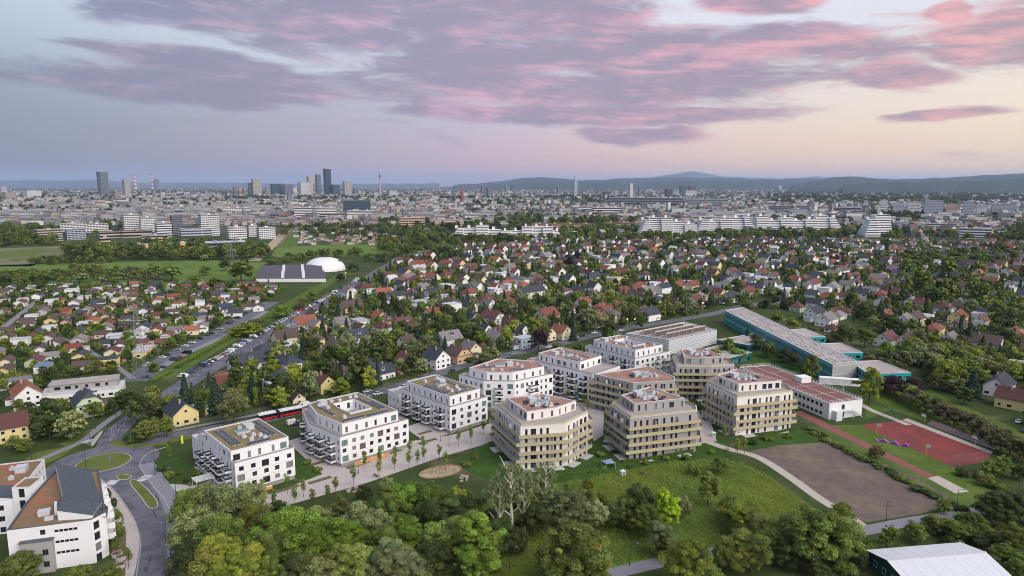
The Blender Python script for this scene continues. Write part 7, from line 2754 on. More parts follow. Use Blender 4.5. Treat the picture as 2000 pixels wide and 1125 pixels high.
def fill(poly, n, rmin, hmin, hmax, kinds, tn, wk=0.85, house_r=1.5):
	xs, ys = [p[0] for p in poly], [p[1] for p in poly]
	done = 0
	for _ in range(n * 4):
		if done >= n:
			break
		# even in the picture rather than on the ground: nearer ground gets its full share
		x, y = R.uniform(min(xs), max(xs)), R.uniform(min(ys), max(ys))
		if not in_poly(x, y, poly) or not t_free(x, y, rmin) or not h_free(x, y, house_r):
			continue
		u, v = to_px((x, y, 0))
		if not (-330 < u < 2370) or blocked(x, y, 1.5):
			continue
		k = R.choice(kinds)
		h = R.uniform(hmin, hmax) * (R.uniform(1.1, 1.5) if R.random() < 0.18 else 1)
		tn_ = R.choice(tn)
		if k == 'conifer':
			tn_ = R.choice(['spruce', 'spruce', 'dark'])
			h *= 1.25
		if k == 'blossom':
			tn_ = 'acacia'
		w = h * {'broad': wk, 'oval': 0.6, 'conifer': 0.42, 'column': 0.26, 'blossom': wk, 'shrub': 1.5}[k] * R.uniform(0.85, 1.15)
		cand_t.append((math.hypot(x, y) / h, x, y, k, tn_, h, w))
		grid_t.setdefault((int(x // 10), int(y // 10)), []).append((x, y))
		done += 1


NEARB = [px(*p)[:2] for p in [(430, 800), (560, 640), (760, 600), (1000, 590), (1300, 590), (1420, 600), (1250, 645), (1100, 665), (950, 702), (850, 725), (700, 765), (560, 795)]]
fill(NEARB, 420, 3.6, 5.5, 11, ['broad'] * 6 + ['oval'] * 3 + ['conifer'] * 3 + ['column'] + ['blossom'] * 2, tones)
fill(SETTLE, 5100, 4.4, 4.5, 9.0, ['broad'] * 6 + ['oval'] * 3 + ['conifer'] * 3 + ['column'] + ['blossom'], tones, 0.85)
fill(ALLOT, 1500, 3.0, 2.6, 5.4, ['broad'] * 6 + ['oval'] + ['conifer'] * 1, tones + ['yellow'], 0.95, 0.6)
RIGHTW = [px(*p)[:2] for p in [(1730, 555), (1800, 535), (2100, 545), (2100, 700), (1900, 640), (1800, 610), (1740, 590)]]
fill(RIGHTW, 170, 6.5, 12, 19, ['broad'] * 4 + ['oval'] * 2, ['mid', 'dark', 'olive', 'mid'], 0.8)
BEHS = [px(*p)[:2] for p in [(1440, 605), (1560, 608), (1700, 640), (1800, 690), (1990, 740), (2060, 720), (1800, 645), (1620, 600), (1480, 592)]]
fill(BEHS, 150, 4.2, 6, 11, ['broad'] * 5 + ['oval'] * 2 + ['conifer'], ['dark', 'mid', 'olive', 'dark', 'rust', 'lime'])
GARD = [px(*p)[:2] for p in [(440, 800), (560, 790), (700, 755), (620, 770), (500, 770), (400, 760), (340, 790), (250, 830), (330, 845)]]
fill(GARD, 60, 4.0, 4, 8, ['broad'] * 3 + ['conifer'] + ['oval'], tones)
LEFTB = [px(*p)[:2] for p in [(-60, 900), (-60, 740), (60, 745), (200, 770), (260, 790), (190, 835), (110, 860), (40, 890)]]
fill(LEFTB, 70, 4.0, 4, 8, ['broad'] * 3 + ['oval'], ['mid', 'dark', 'olive', 'dark'])
RIGHTB = [px(*p)[:2] for p in [(1760, 690), (1850, 680), (2080, 690), (2080, 860), (1960, 800), (1850, 765)]]
fill(RIGHTB, 230, 4.0, 6, 11, ['broad'] * 4 + ['oval'] + ['blossom'], ['mid', 'dark', 'olive', 'lime', 'mid', 'lime'], 1.0)
WOODF = [px(*p)[:2] for p in [(350, 1125), (345, 1020), (420, 990), (560, 1000), (700, 970), (800, 950), (960, 960), (1180, 960), (1180, 1010), (1080, 1040), (960, 1090), (1040, 1180), (350, 1180)]]
fill(WOODF, 70, 4.2, 3, 6, ['broad'] * 5 + ['oval'] + ['blossom'], ['mid', 'dark', 'olive', 'lime', 'fresh'], 0.95)
LOWR = [px(*p)[:2] for p in [(1750, 1060), (1900, 1015), (2080, 990), (2080, 1180), (1960, 1125), (1830, 1060)]]
fill(LOWR, 60, 2.6, 1.6, 4.0, ['broad'] * 3, ['mid', 'dark', 'olive', 'fresh'], 1.3)
cand_t.sort()
mass = []
for _, x, y, k, tn_, h, w in cand_t:
	if n_t < 390 and math.hypot(x, y) < 900 and -30 < to_px((x, y, 3))[0] < 2030:
		tree(x, y, k, tn_, h, w)
		n_t += 1
	else:
		mass_tree(mass, x, y, k, tn_, h, w)
# garden hedges and bushes between the houses
for poly, n, hh in ((SETTLE, 3000, 1.0), (ALLOT, 3600, 0.8)):
	xs, ys = [p[0] for p in poly], [p[1] for p in poly]
	c = 0
	for _ in range(n * 3):
		x, y = R.uniform(min(xs), max(xs)), R.uniform(min(ys), max(ys))
		if in_poly(x, y, poly) and -330 < to_px((x, y, 0))[0] < 2370 and not blocked(x, y, 0.5) and h_free(x, y, 0.3):
			mass_tree(mass, x, y, 'shrub', R.choice(tones), R.uniform(1.2, 3.0) * hh, R.uniform(2.5, 5.5) * hh)
			c += 1
			if c >= n:
				break
for (a, b, c) in HOUSES:                 # hedge lines between the plots
	if R.random() < 0.75:
		s, t = R.choice([-1, 1]), R.choice([0, 1])
		e1, e2 = (math.cos(rad(ST)), math.sin(rad(ST))), (-math.sin(rad(ST)), math.cos(rad(ST)))
		if t:
			e1, e2 = e2, e1
		hh, tn_ = R.uniform(1.2, 1.8), R.choice(['dark', 'mid', 'fresh', 'olive'])
		for k in range(9):
			x, y = a + e2[0] * s * (c + 2.5) + e1[0] * (k - 4) * 1.9, b + e2[1] * s * (c + 2.5) + e1[1] * (k - 4) * 1.9
			if not blocked(x, y, 0.3) and h_free(x, y, 0.0) and -330 < to_px((x, y, 0))[0] < 2370:
				mass_tree(mass, x, y, 'shrub', tn_, hh, 2.4)
mass_object('garden_greenery', 'trees and bushes of the gardens too many to count', mass)

# --- woods and tree belts of the plain: one mass each
belt = []


def belt_px(u0, v0, u1, v1, n, h, spread=0.0, tn=('dark', 'mid', 'olive')):
	for k in range(n):
		t = R.random()
		p = px(u0 + (u1 - u0) * t + R.uniform(-4, 4), v0 + (v1 - v0) * t + R.uniform(-1, 1) * spread)
		if not blocked(p.x, p.y, 2):
			hh = h * R.uniform(0.7, 1.25)
			mass_tree(belt, p.x, p.y, R.choice(['broad', 'broad', 'oval']), R.choice(tn), hh, hh * R.uniform(0.7, 1.0), lod=2 if v0 < 560 else None)


belt_px(-450, 472, 110, 468, 420, 15, 14)
belt_px(-60, 445, 105, 452, 70, 13, 5)
belt_px(130, 498, 520, 500, 190, 13, 9)
belt_px(280, 482, 520, 490, 80, 12, 6)
belt_px(130, 540, 330, 545, 50, 10, 9, ('olive', 'mid', 'acacia'))
belt_px(-420, 552, 140, 548, 150, 9, 8)
belt_px(60, 515, 220, 512, 40, 8, 3)
belt_px(560, 506, 700, 498, 30, 9, 3)
belt_px(740, 482, 900, 500, 100, 12, 10)
belt_px(740, 520, 780, 500, 30, 10, 6)
belt_px(780, 458, 900, 474, 160, 12, 9)
belt_px(900, 472, 1260, 470, 260, 12, 6)
belt_px(1090, 458, 1260, 452, 110, 13, 6)
belt_px(740, 434, 900, 446, 80, 14, 5, ('dark',))
belt_px(960, 428, 1260, 436, 170, 15, 6, ('dark', 'mid'))
belt_px(1260, 468, 1660, 460, 260, 13, 5)
belt_px(1640, 452, 1760, 462, 90, 12, 7)
belt_px(1660, 420, 1800, 424, 110, 14, 4, ('dark',))
belt_px(1740, 450, 2400, 475, 320, 12, 14)
belt_px(1740, 430, 2050, 440, 130, 11, 8)
belt_px(1760, 520, 2050, 500, 120, 12, 12)
belt_px(600, 446, 780, 462, 170, 7, 14, ('dark', 'olive', 'rust'))
belt_px(0, 408, 240, 412, 90, 14, 6, ('dark',))
belt_px(180, 430, 260, 440, 40, 12, 6)
belt_px(300, 395, 600, 402, 120, 16, 5, ('dark',))
belt_px(440, 388, 760, 389, 170, 20, 1.4, ('dark',))
belt_px(760, 388, 1200, 387, 170, 20, 1.6, ('dark',))
belt_px(-60, 388, 300, 380, 120, 22, 4, ('dark',))
belt_px(300, 376, 620, 375, 90, 26, 2.5, ('dark',))
for k in range(5000):
	v = 370 + 92 * R.random() ** 1.5
	u = R.uniform(-480, 2480)
	p = px(u, v)
	if not blocked(p.x, p.y, 2) and cells[int(p.x / 260) % 64, int(p.y / 330) % 64] < R.uniform(0.3, 0.9):
		big = 1.0 if v > 400 else 1.6
		hh = R.uniform(8, 15) * big
		mass_tree(belt, p.x, p.y, 'broad', R.choice(['dark', 'dark', 'mid', 'olive']), hh, hh * R.uniform(0.9, 1.5), lod=2)
for k in range(1500):          # wooded slopes on the right
	v = 366 + 30 * R.random() ** 1.2
	u = R.uniform(1500, 2480)
	p = px(u, v)
	if not blocked(p.x, p.y, 5):
		mass_tree(belt, p.x, p.y, 'broad', 'dark', R.uniform(14, 24), R.uniform(22, 40), lod=2)
mass_object('distant_woods', 'woods and tree belts spread over the plain', belt)

# --- tall grass of the meadow
gv, gf, gc = [], [], []
MW = [tuple(px(*p))[:2] for p in MEAD]
mx0, mx1, my0, my1 = min(p[0] for p in MW), max(p[0] for p in MW), min(p[1] for p in MW), max(p[1] for p in MW)
rngm = np.random.default_rng(11)
pts = []
while len(pts) < 20000:
	x, y = rngm.uniform(mx0, mx1), rngm.uniform(my0, my1)
	if in_poly(x, y, MW) and not blocked(x, y, 0.3):
		pts.append((x, y))
pts = np.array(pts)
n = len(pts)
patch = np.sin(pts[:, 0] * 0.21 + 1.3) * np.cos(pts[:, 1] * 0.17) + 0.6 * np.sin(pts[:, 0] * 0.53 + pts[:, 1] * 0.4)
hgt = (0.45 + 0.25 * patch.clip(-1, 1)) * rngm.uniform(0.6, 1.4, n)
C = np.concatenate([np.concatenate([pts + rngm.normal(0, 0.22, (n, 2)), (hgt * f)[:, None]], 1) for f in (0.35, 0.75, 1.0)])
N_ = rngm.normal(0, 0.4, (len(C), 3)) + np.array([0, -0.1, 0.9])
V, F4 = leaf_quads(C, N_, 0.25, rngm, 0.6)
tone = np.tile(1 + 0.2 * patch.clip(-1, 1), 3) * rngm.uniform(0.85, 1.2, len(C))
g = np.array([0.17, 0.226, 0.042])
hue = np.tile(0.12 * np.sin(pts[:, 0] * 0.11 - pts[:, 1] * 0.07), 3)
col = tone[:, None] * g[None, :] * np.stack([1 + hue, np.ones_like(hue), 1 - hue], 1)
go_ = stuff(obj('grass', np_mesh('grass', V, F4, LEAF, col), color=(1, 1, 1, 1)), 'tall uneven grass of the meadow')

# ================================================================== cars, street furniture and other small things
def car_meshes(kind):
	L, W, H = {'car': (4.3, 1.78, 1.46), 'estate': (4.6, 1.8, 1.5), 'van': (5.2, 1.95, 2.1)}[kind]
	a = L / 2
	if kind == 'van':
		prof = [(-a, 0.35), (-a, 1.95), (-a + 0.1, H), (a - 1.7, H), (a - 0.85, 1.2), (a - 0.05, 0.95), (a, 0.4)]
		glass = [(a - 1.62, H - 0.12), (a - 0.9, 1.24), (a - 1.9, 1.24), (a - 1.9, H - 0.12)]
	else:
		prof = [(-a, 0.35), (-a, 0.85), (-a + 0.1, 0.95), (-a + 0.35, 0.98), (a - 1.25, 0.95), (a - 0.1, 0.78), (a, 0.42)]
		glass = None
	mb = MB()
	n = len(prof)
	for s in (-1, 1):
		P = [(x, s * W / 2, z) for x, z in prof]
		mb.poly(P if s < 0 else P[::-1])
	for i in range(n):
		j = (i + 1) % n
		(x0, z0), (x1, z1) = prof[i], prof[j]
		mb.quad((x0, W / 2, z0), (x1, W / 2, z1), (x1, -W / 2, z1), (x0, -W / 2, z0))
	if kind != 'van':
		back = -a + (0.25 if kind == 'estate' else 0.75)
		mb.box(back + 0.45, a - 2.0, -W / 2 + 0.22, W / 2 - 0.22, H - 0.06, H)
	body = mb.mesh('body', CARPAINT)
	mb = MB()
	if kind == 'van':
		for s in (-1, 1):
			P = [(x, s * (W / 2 + 0.012), z) for x, z in glass]
			mb.poly(P if s > 0 else P[::-1])
		mb.quad((a - 1.66, -W / 2 + .1, H - .08), (a - 0.9, -W / 2 + .1, 1.23), (a - 0.9, W / 2 - .1, 1.23), (a - 1.66, W / 2 - .1, H - .08))
	else:
		x0, x1, x2, x3 = back, back + 0.45, a - 2.0, a - 1.2
		y0, y1, zb, zt = W / 2 - 0.06, W / 2 - 0.22, 0.95, H - 0.06
		A = [(x0, -y0, zb), (x3, -y0, zb), (x3, y0, zb), (x0, y0, zb)]
		B = [(x1, -y1, zt), (x2, -y1, zt), (x2, y1, zt), (x1, y1, zt)]
		for i in range(4):
			j = (i + 1) % 4
			mb.quad(A[i], A[j], B[j], B[i])
	glass_m = mb.mesh('windows', CARGLASS)
	mb = MB()
	mb.bar((0, -0.11, 0), (0, 0.11, 0), 0.32, 0, 10)
	wheel = mb.mesh('wheel', TYRE)
	mb = MB()
	mb.box(-0.03, 0.03, -0.18, 0.18, -0.08, 0.08)
	light = mb.mesh('headlight', FRAME_W)
	return body, glass_m, wheel, light, L, W


CARC = {'white': srgb(222, 222, 224), 'silver': srgb(160, 164, 170), 'dark grey': srgb(62, 66, 72), 'black': srgb(26, 27, 30), 'blue': srgb(52, 76, 124), 'red': srgb(168, 36, 38), 'green': srgb(58, 92, 70)}


def car(x, y, rz, colour, kind='car', zone=None, parts=True, group='parked cars'):
	b, g, w, hl, L, W = shared(('car', kind), lambda: car_meshes(kind))
	root = thing('parked_car' if kind != 'van' else 'parked_van', 'parked %s %s' % (colour, {'car': 'car', 'estate': 'estate car', 'van': 'van'}[kind]), 'car' if kind != 'van' else 'van', (x, y, 0.02), rz, zone or '@', group)
	obj('body', b, root, color=CARC[colour])
	obj('windows', g, root)
	if parts:
		for sx in (-0.31, 0.31):
			for sy in (-1, 1):
				obj('wheel', w, root, (sx * L, sy * (W / 2 - 0.08), 0.32))
		for sy in (-1, 1):
			obj('headlight', hl, root, (L / 2 - 0.01, sy * W * 0.36, 0.66))
	return root


def rcol():
	return R.choices(list(CARC), (0.3, 0.18, 0.18, 0.16, 0.09, 0.06, 0.03))[0]


def rkind():
	return R.choices(['car', 'estate', 'van'], (0.55, 0.33, 0.12))[0]


def row_of_cars(P, off, start, end, step, prob, ang=0.0, col=None, parts=True):
	pts = [Vector(p) for p in P]
	s, tot = start, sum((b - a).length for a, b in zip(pts, pts[1:]))
	while s < min(end, tot - 3):
		r = s
		for a, b in zip(pts, pts[1:]):
			l = (b - a).length
			if r <= l:
				d = (b - a).normalized()
				q = a + d * r + Vector((-d.y, d.x)) * off
				if R.random() < prob:
					car(q.x, q.y, math.atan2(d.y, d.x) + ang + R.uniform(-.03, .03) + (math.pi if R.random() < 0.4 else 0), col or rcol(), rkind(), parts=parts)
				break
			r -= l
		s += step


row_of_cars(rp_line, 6.6, 30, 320, 2.7, 0.94, rad(75))
row_of_cars(rp_line, -4.6, 150, 330, 6.5, 0.4)
row_of_cars(lot_line, 4.4, 26, 240, 3.0, 0.42, rad(80))
row_of_cars(lot_line, -5.0, 6, 60, 3.2, 0.4, rad(80))
row_of_cars(rb_line, 3.4, 62, 330, 6.4, 0.45)
row_of_cars(rb_line, -3.6, 95, 330, 7.0, 0.2)
row_of_cars(s1_line, 2.2, 4, 200, 7.0, 0.35)
row_of_cars(s4_line, 2.2, 4, 300, 8.0, 0.3)
row_of_cars(rp_line, 6.4, 330, 420, 3.0, 0.6, rad(75), parts=False)
for (u, v, c_) in [(738, 768, 'white'), (583, 826, 'dark grey'), (1003, 690, 'silver'), (1990, 822, 'white'), (2000, 840, 'dark grey')]:
	p = px(u, v, 0.7)
	car(p.x, p.y, rad(ST + R.uniform(-5, 5)), c_, 'car')
p = px(573, 824, 1.0)
car(p.x, p.y, rad(ST - 4), 'white', 'van')

# articulated bus in the street behind the first white blocks
p = px(543, 808, 1.6)
bus = thing('articulated_bus', 'red and white articulated city bus behind the first white block', 'bus', (p.x, p.y, 0.02), rad(ST - 6))
def bus_section(L, name):
	mb = MB()
	mb.box(-L / 2, L / 2, -1.25, 1.25, 0.35, 1.25, 0)
	mb.box(-L / 2, L / 2, -1.24, 1.24, 1.25, 2.55, 1)
	mb.box(-L / 2, L / 2, -1.25, 1.25, 2.55, 3.05, 2)
	mb.box(-L / 2 + 1, L / 2 - 1, -0.9, 0.9, 3.05, 3.3, 2)
	return mb.mesh(name, [REDP, CARGLASS, FRAME_W])
obj('front_section', bus_section(9.6, 'front_section'), bus, (5.2, 0, 0))
obj('rear_section', bus_section(7.2, 'rear_section'), bus, (-4.6, 0, 0))
mb = MB()
for k in range(5):
	mb.box(-0.8 + k * 0.26, -0.8 + k * 0.26 + 0.2, -1.15 + 0.04 * (k % 2), 1.15 - 0.04 * (k % 2), 0.4, 3.0)
mb.build('bellows', TYRE, bus, (0.1, 0, 0))
mb = MB()
mb.bar((0, -0.15, 0), (0, 0.15, 0), 0.48, 0, 12)
bw = mb.mesh('wheel', TYRE)
for x in (8.0, 2.2, -2.6, -6.6):
	for s in (-1, 1):
		obj('wheel', bw, bus, (x, s * 1.12, 0.48))

# lattice pylon by the car park
p = px(275, 737)
py_ = thing('power_pylon', 'steel lattice power pylon at the end of the car park', 'pylon', (p.x, p.y, 0), rad(10))
mb = MB()
Hh = 37.0
wid = lambda z: 2.4 * (1 - z / Hh) + 0.45
zs = [Hh * (1 - (1 - k / 12) ** 1.15) for k in range(13)]
for sx, sy in ((-1, -1), (1, -1), (1, 1), (-1, 1)):
	for z0, z1 in zip(zs, zs[1:]):
		mb.bar((sx * wid(z0), sy * wid(z0), z0), (sx * wid(z1), sy * wid(z1), z1), 0.10)
for z0, z1 in zip(zs, zs[1:]):
	for (ax, ay), (bx, by) in (((-1, -1), (1, -1)), ((1, -1), (1, 1)), ((1, 1), (-1, 1)), ((-1, 1), (-1, -1))):
		mb.bar((ax * wid(z0), ay * wid(z0), z0), (bx * wid(z1), by * wid(z1), z1), 0.05)
		mb.bar((bx * wid(z0), by * wid(z0), z0), (ax * wid(z1), ay * wid(z1), z1), 0.05)
mb.build('lattice_mast', mat('pylon_steel', srgb(120, 126, 118), 0.6, 0.05, 1, 2), py_)
arms = []
for zc_, ln in ((24, 6.5), (29.5, 5.2), (34.5, 4.0)):
	mb = MB()
	for s in (-1, 1):
		mb.bar((s * 0.4, -0.5, zc_), (s * ln, 0, zc_ + 0.3), 0.09)
		mb.bar((s * 0.4, 0.5, zc_), (s * ln, 0, zc_ + 0.3), 0.09)
		mb.bar((s * 0.4, 0, zc_ + 1.8), (s * ln, 0, zc_ + 0.3), 0.08)
		mb.bar((s * ln, 0, zc_ + 0.3), (s * ln, 0, zc_ - 1.0), 0.07)
		arms.append(Matrix.Rotation(rad(10), 3, 'Z') @ Vector((s * ln, 0, zc_ - 1.0)) + Vector((p.x, p.y, 0)))
	mb.build('cross_arm', METAL, py_)
far_p = px(455, 545)
wires = thing('power_line', 'thin sagging power cables running from the steel pylon', 'power line', (0, 0, 0))
for a in arms:
	for tgt in (Vector((far_p.x + (a.x - p.x), far_p.y + (a.y - p.y), a.z)), Vector((p.x + (a.x - p.x) + 62, p.y - 300 + (a.y - p.y), a.z + 4))):
		mb = MB()
		prev = None
		for k in range(13):
			t_ = k / 12
			q = a.lerp(tgt, t_) - Vector((0, 0, 8 * 4 * t_ * (1 - t_)))
			if prev is not None:
				mb.bar(prev, q, 0.022, 0, 3)
			prev = q
		mb.build('cable', DARKRAIL, wires)
p2 = far_p
py2 = thing('power_pylon', 'far lattice power pylon beside the big tree by the golf lawn', 'pylon', (p2.x, p2.y, 0), rad(10))
for ch in list(py_.children):
	c = ch.copy()
	COL.objects.link(c)
	c.parent = py2


def lamp_post(x, y, h=8.0, arm=1.6, rz=0.0, lit=False, base='grey street lamp post', group='street lamps', name='street_lamp'):
	r = thing(name, base, 'street lamp', (x, y, 0), rz, '@', group)
	def pole():
		mb = MB()
		mb.cyl(0, 0, 0, h, 0.09, 0.05, 8)
		mb.cyl(0, 0, 0, 1.0, 0.13, 0.13, 8)
		mb.bar((0, 0, h), (arm, 0, h + 0.25), 0.045)
		return mb.mesh('pole', DARKRAIL)
	def head():
		mb = MB()
		mb.box(arm - 0.1, arm + 0.6, -0.14, 0.14, h + 0.18, h + 0.3)
		mb.box(arm, arm + 0.5, -0.1, 0.1, h + 0.15, h + 0.18)
		return mb.mesh('lamp_head', GREYRAIL)
	obj('pole', shared(('pole', h, arm), pole), r)
	obj('lamp_head', shared(('head', h, arm), head), r)
	if lit:
		mb = MB()
		mb.box(arm, arm + 0.5, -0.1, 0.1, h + 0.1, h + 0.14)
		mb.build('lamp_glass', LAMPG, r)
	return r


for (u, v, h, rz) in [(303, 927, 9, 180), (344, 968, 9, 180), (333, 1085, 9, 180), (62, 898, 8, 20), (176, 860, 8, 60), (187, 838, 8, 30), (230, 838, 8, 200), (387, 856, 8, 100), (393, 735, 8, 60), (470, 690, 8, 60), (700, 560, 8, 60), (745, 770, 7, 260), (1125, 690, 7, 260), (1050, 690, 7, 260), (168, 912, 8, 0), (300, 730, 8, 60), (560, 640, 8, 60), (1230, 1105, 6, 0), (995, 1120, 7, 0), (1730, 1018, 6, 0), (1868, 1000, 7, 0), (1988, 975, 7, 0), (1460, 1050, 6, 0)]:
	p = px(u, v)
	lamp_post(p.x, p.y, h, 1.5, rad(rz))
for (u, v) in [(860, 862), (877, 872), (700, 925), (805, 895), (1120, 800), (1440, 868), (1000, 860), (575, 965)]:
	p = px(u, v)
	lamp_post(p.x, p.y, 4.5, 0.3, 0, u in (860,), base='slim park lamp on the promenade', group='promenade lamps', name='park_lamp')
for (u, v) in [(215, 905), (254, 918), (290, 908), (218, 846), (177, 852), (178, 868)]:      # blue direction signs of the roundabout
	p = px(u, v)
	s = thing('traffic_sign', 'round blue traffic sign', 'sign', (p.x, p.y, 0.05), rad(R.uniform(-20, 20)), '@', 'blue signs at the roundabout')
	mb = MB()
	mb.cyl(0, 0, 0, 2.4, 0.035, n=6)
	mb.build('post', METAL, s)
	mb = MB()
	mb.bar((0, -0.03, 2.1), (0, -0.06, 2.1), 0.36, 0, 14)
	disc = mb.build('plate', BLUE_SIGN, s)
	mb = MB()
	mb.poly([(-0.2, -0.065, 2.12), (0.05, -0.065, 1.98), (0.12, -0.065, 1.9), (0.2, -0.065, 2.06), (0.14, -0.065, 2.05), (-0.16, -0.065, 2.2)])
	mb.build('arrow', FRAME_W, disc)
p = px(356, 866)
ad = thing('advertising_pillar', 'bright yellow upright sign board at the street fence', 'sign', (p.x, p.y, 0), rad(60))
mb = MB()
mb.box(-0.4, 0.4, -0.12, 0.12, 0.3, 3.0)
mb.build('board', mat('yellow_green_board', srgb(226, 226, 50), 0.5, 0.05, 1, 2), ad)
mb = MB()
mb.box(-0.5, 0.5, -0.2, 0.2, 0, 0.3)
mb.build('foot', METAL, ad)

# basketball hoops
for (u, v, flip) in [(1712, 848, 0), (1808, 890, 0), (1806, 826, 1), (1905, 870, 1)]:
	p = px(u, v)
	h_ = thing('basketball_hoop', 'yellow-posted basketball hoop with white board', 'basketball hoop', (p.x, p.y, 0), rad(30 + 180 * flip), '@', 'hoops of the red court')
	mb = MB()
	mb.bar((0, 0, 0), (0, 0, 3.0), 0.09, 0, 8)
	mb.bar((0, 0, 3.0), (1.2, 0, 3.4), 0.07, 0, 8)
	mb.build('post', YELLOWP, h_)
	mb = MB()
	mb.box(1.18, 1.24, -0.9, 0.9, 2.9, 4.0)
	bd = mb.build('backboard', FRAME_W, h_)
	mb = MB()
	for k in range(10):
		a0, a1 = 2 * math.pi * k / 10, 2 * math.pi * (k + 1) / 10
		mb.bar((1.5 + 0.23 * math.cos(a0), 0.23 * math.sin(a0), 3.05), (1.5 + 0.23 * math.cos(a1), 0.23 * math.sin(a1), 3.05), 0.02)
	mb.build('rim', ORANGEP, bd)
# spectators' steps along the court
p0, p1 = px(1808, 829), px(1938, 878)
st_ = thing('bench_steps', 'long stone seating steps along the far side of the red court', 'steps', (p0.x, p0.y, 0), math.atan2(p1.y - p0.y, p1.x - p0.x))
for k in range(4):
	mb = MB()
	mb.box(0, (p1 - p0).length, 0.8 * k + 0.6, 0.8 * k + 1.35, 0, 0.35 + 0.35 * k)
	mb.build('step', STONE if k % 2 else REDP if k == 9 else SLABC, st_)
	mb = MB()
	mb.box(0, (p1 - p0).length, 0.8 * k + 0.62, 0.8 * k + 1.0, 0.36 + 0.35 * k, 0.42 + 0.35 * k)
	mb.build('seat_board', BROWNROOF, st_)
# purple seating waves
p = px(1742, 866)
wv = thing('wave_bench', 'purple wavy sculpted bench beside the red court', 'bench', (p.x, p.y, 0), rad(-38))
mb = MB()
N = 36
for k in range(N):
	x0, x1 = -5.6 + 11.2 * k / N, -5.6 + 11.2 * (k + 1) / N
	z0, z1 = 0.55 + 0.5 * math.sin(x0 * 1.7), 0.55 + 0.5 * math.sin(x1 * 1.7)
	mb.quad((x0, -0.9, z0), (x1, -0.9, z1), (x1, 0.9, z1), (x0, 0.9, z0))
	mb.quad((x0, -0.9, 0), (x1, -0.9, 0), (x1, -0.9, z1), (x0, -0.9, z0))
	mb.quad((x0, 0.9, 0), (x0, 0.9, z0), (x1, 0.9, z1), (x1, 0.9, 0))
mb.build('seat', PURPLE, wv)


def fence(pts, h, mat_, label, gap=2.5, mesh=True, cat='fence', zone=None, slats=0):
	P = [px(*q) for q in pts]
	r = thing('fence', label, cat, tuple(P[0]), 0, zone)
	o = P[0]
	for a, b in zip(P, P[1:]):
		L = (b - a).length
		d = (b - a) / L
		n = max(1, int(L / gap))
		def post():
			m_ = MB()
			m_.cyl(0, 0, 0, h + 0.1, 0.05, n=6)
			return m_.mesh('post', mat_)
		for k in range(n + 1):
			q = a + d * (L * k / n) - o
			obj('post', shared(('post', h, mat_.name), post), r, tuple(q))
		mb = MB()
		nrm = Vector((-d.y, d.x, 0)) * 0.015
		for z in ([0.15, h * 0.5, h] if not slats else [0.2 + (h - 0.2) * i / slats for i in range(slats + 1)]):
			mb.bar(a - o + Vector((0, 0, z)), b - o + Vector((0, 0, z)), 0.025)
		m2 = int(L / 0.25)
		for k in range(m2):
			q = a + d * (L * k / m2) - o
			mb.bar(q, q + Vector((0, 0, h)), 0.011, 0, 3)
		mb.build('wire_panel', mat_, r)
	return r


fence([(1680, 827), (1765, 819)], 4.0, mat('green_wire', srgb(70, 120, 100), 0.6, 0.05, 1, 2), 'tall green ball fence at the near end of the red court')
fence([(1861, 912), (1930, 902)], 4.0, GREYRAIL, 'grey ball fence at the far corner of the red court')
fence([(320, 842), (400, 828), (470, 815), (530, 800)], 1.8, GREYRAIL, 'grey garden fence along the bus street')
fence([(285, 852), (322, 848)], 1.8, GREYRAIL, 'short grey fence by the yellow house')
fence([(1540, 812), (1700, 890), (1860, 975)], 1.6, GREYRAIL, 'wire fence along the hedge of the tilled field')
fence([(560, 520), (640, 512)], 3, GREYRAIL, 'wire fence behind the dark hall')
for u0, u1, vv in ((95, 150, 566), (275, 335, 563)):
	fence([(u0, vv), (u1, vv - 1)], 9.0, MATS['green_wire'], 'tall green golf net with poles, %s' % ('left one' if u0 < 200 else 'right one behind the allotments'), gap=8)
# clipped hedges: one body of leaves each
def hedge(pts, w, h, tone, label, dens=16):
	P = smooth_line([px(*q)[:2] for q in pts], 4)
	o = px(*pts[0])
	r = thing('hedge', label, 'hedge', (o.x, o.y, 0))
	rng = np.random.default_rng(len(label))
	Cs, Ns = [], []
	core = MB()
	L_, R_ = ribbon_pts(P, w * 0.75)
	for i in range(len(P) - 1):
		a, b = Vector(P[i]), Vector(P[i + 1])
		L = (b - a).length
		d = (b - a) / max(L, 1e-6)
		n = int(L * dens * (w + h))
		t = rng.random(n) * L
		side = rng.random(n)
		s = np.where(side < 0.4, rng.uniform(-1, 1, n), np.sign(rng.random(n) - 0.5)) * w / 2
		z = np.where(side < 0.4, h, rng.random(n) * h)
		Cs.append(np.stack([a.x + d.x * t - d.y * s - o.x, a.y + d.y * t + d.x * s - o.y, z], 1) + rng.normal(0, 0.1, (n, 3)))
		Ns.append(np.stack([-d.y * np.sign(s) * (side >= 0.4), d.x * np.sign(s) * (side >= 0.4), (side < 0.4) * 1.0], 1) + rng.normal(0, 0.4, (n, 3)))
		core.prism([(R_[i][0] - o.x, R_[i][1] - o.y), (R_[i + 1][0] - o.x, R_[i + 1][1] - o.y), (L_[i + 1][0] - o.x, L_[i + 1][1] - o.y), (L_[i][0] - o.x, L_[i][1] - o.y)], 0, h * 0.8)
	C, N = np.concatenate(Cs), np.concatenate(Ns)
	V, F4 = leaf_quads(C, N, 0.2, rng)
	tn = rng.uniform(0.7, 1.25, (len(C), 1))
	obj('foliage', np_mesh('foliage', V, F4, LEAF, np.tile(tn, (1, 3))), r, color=tint_of(tone))
	core.build('branches', LAWN_DARK, r)
	return r


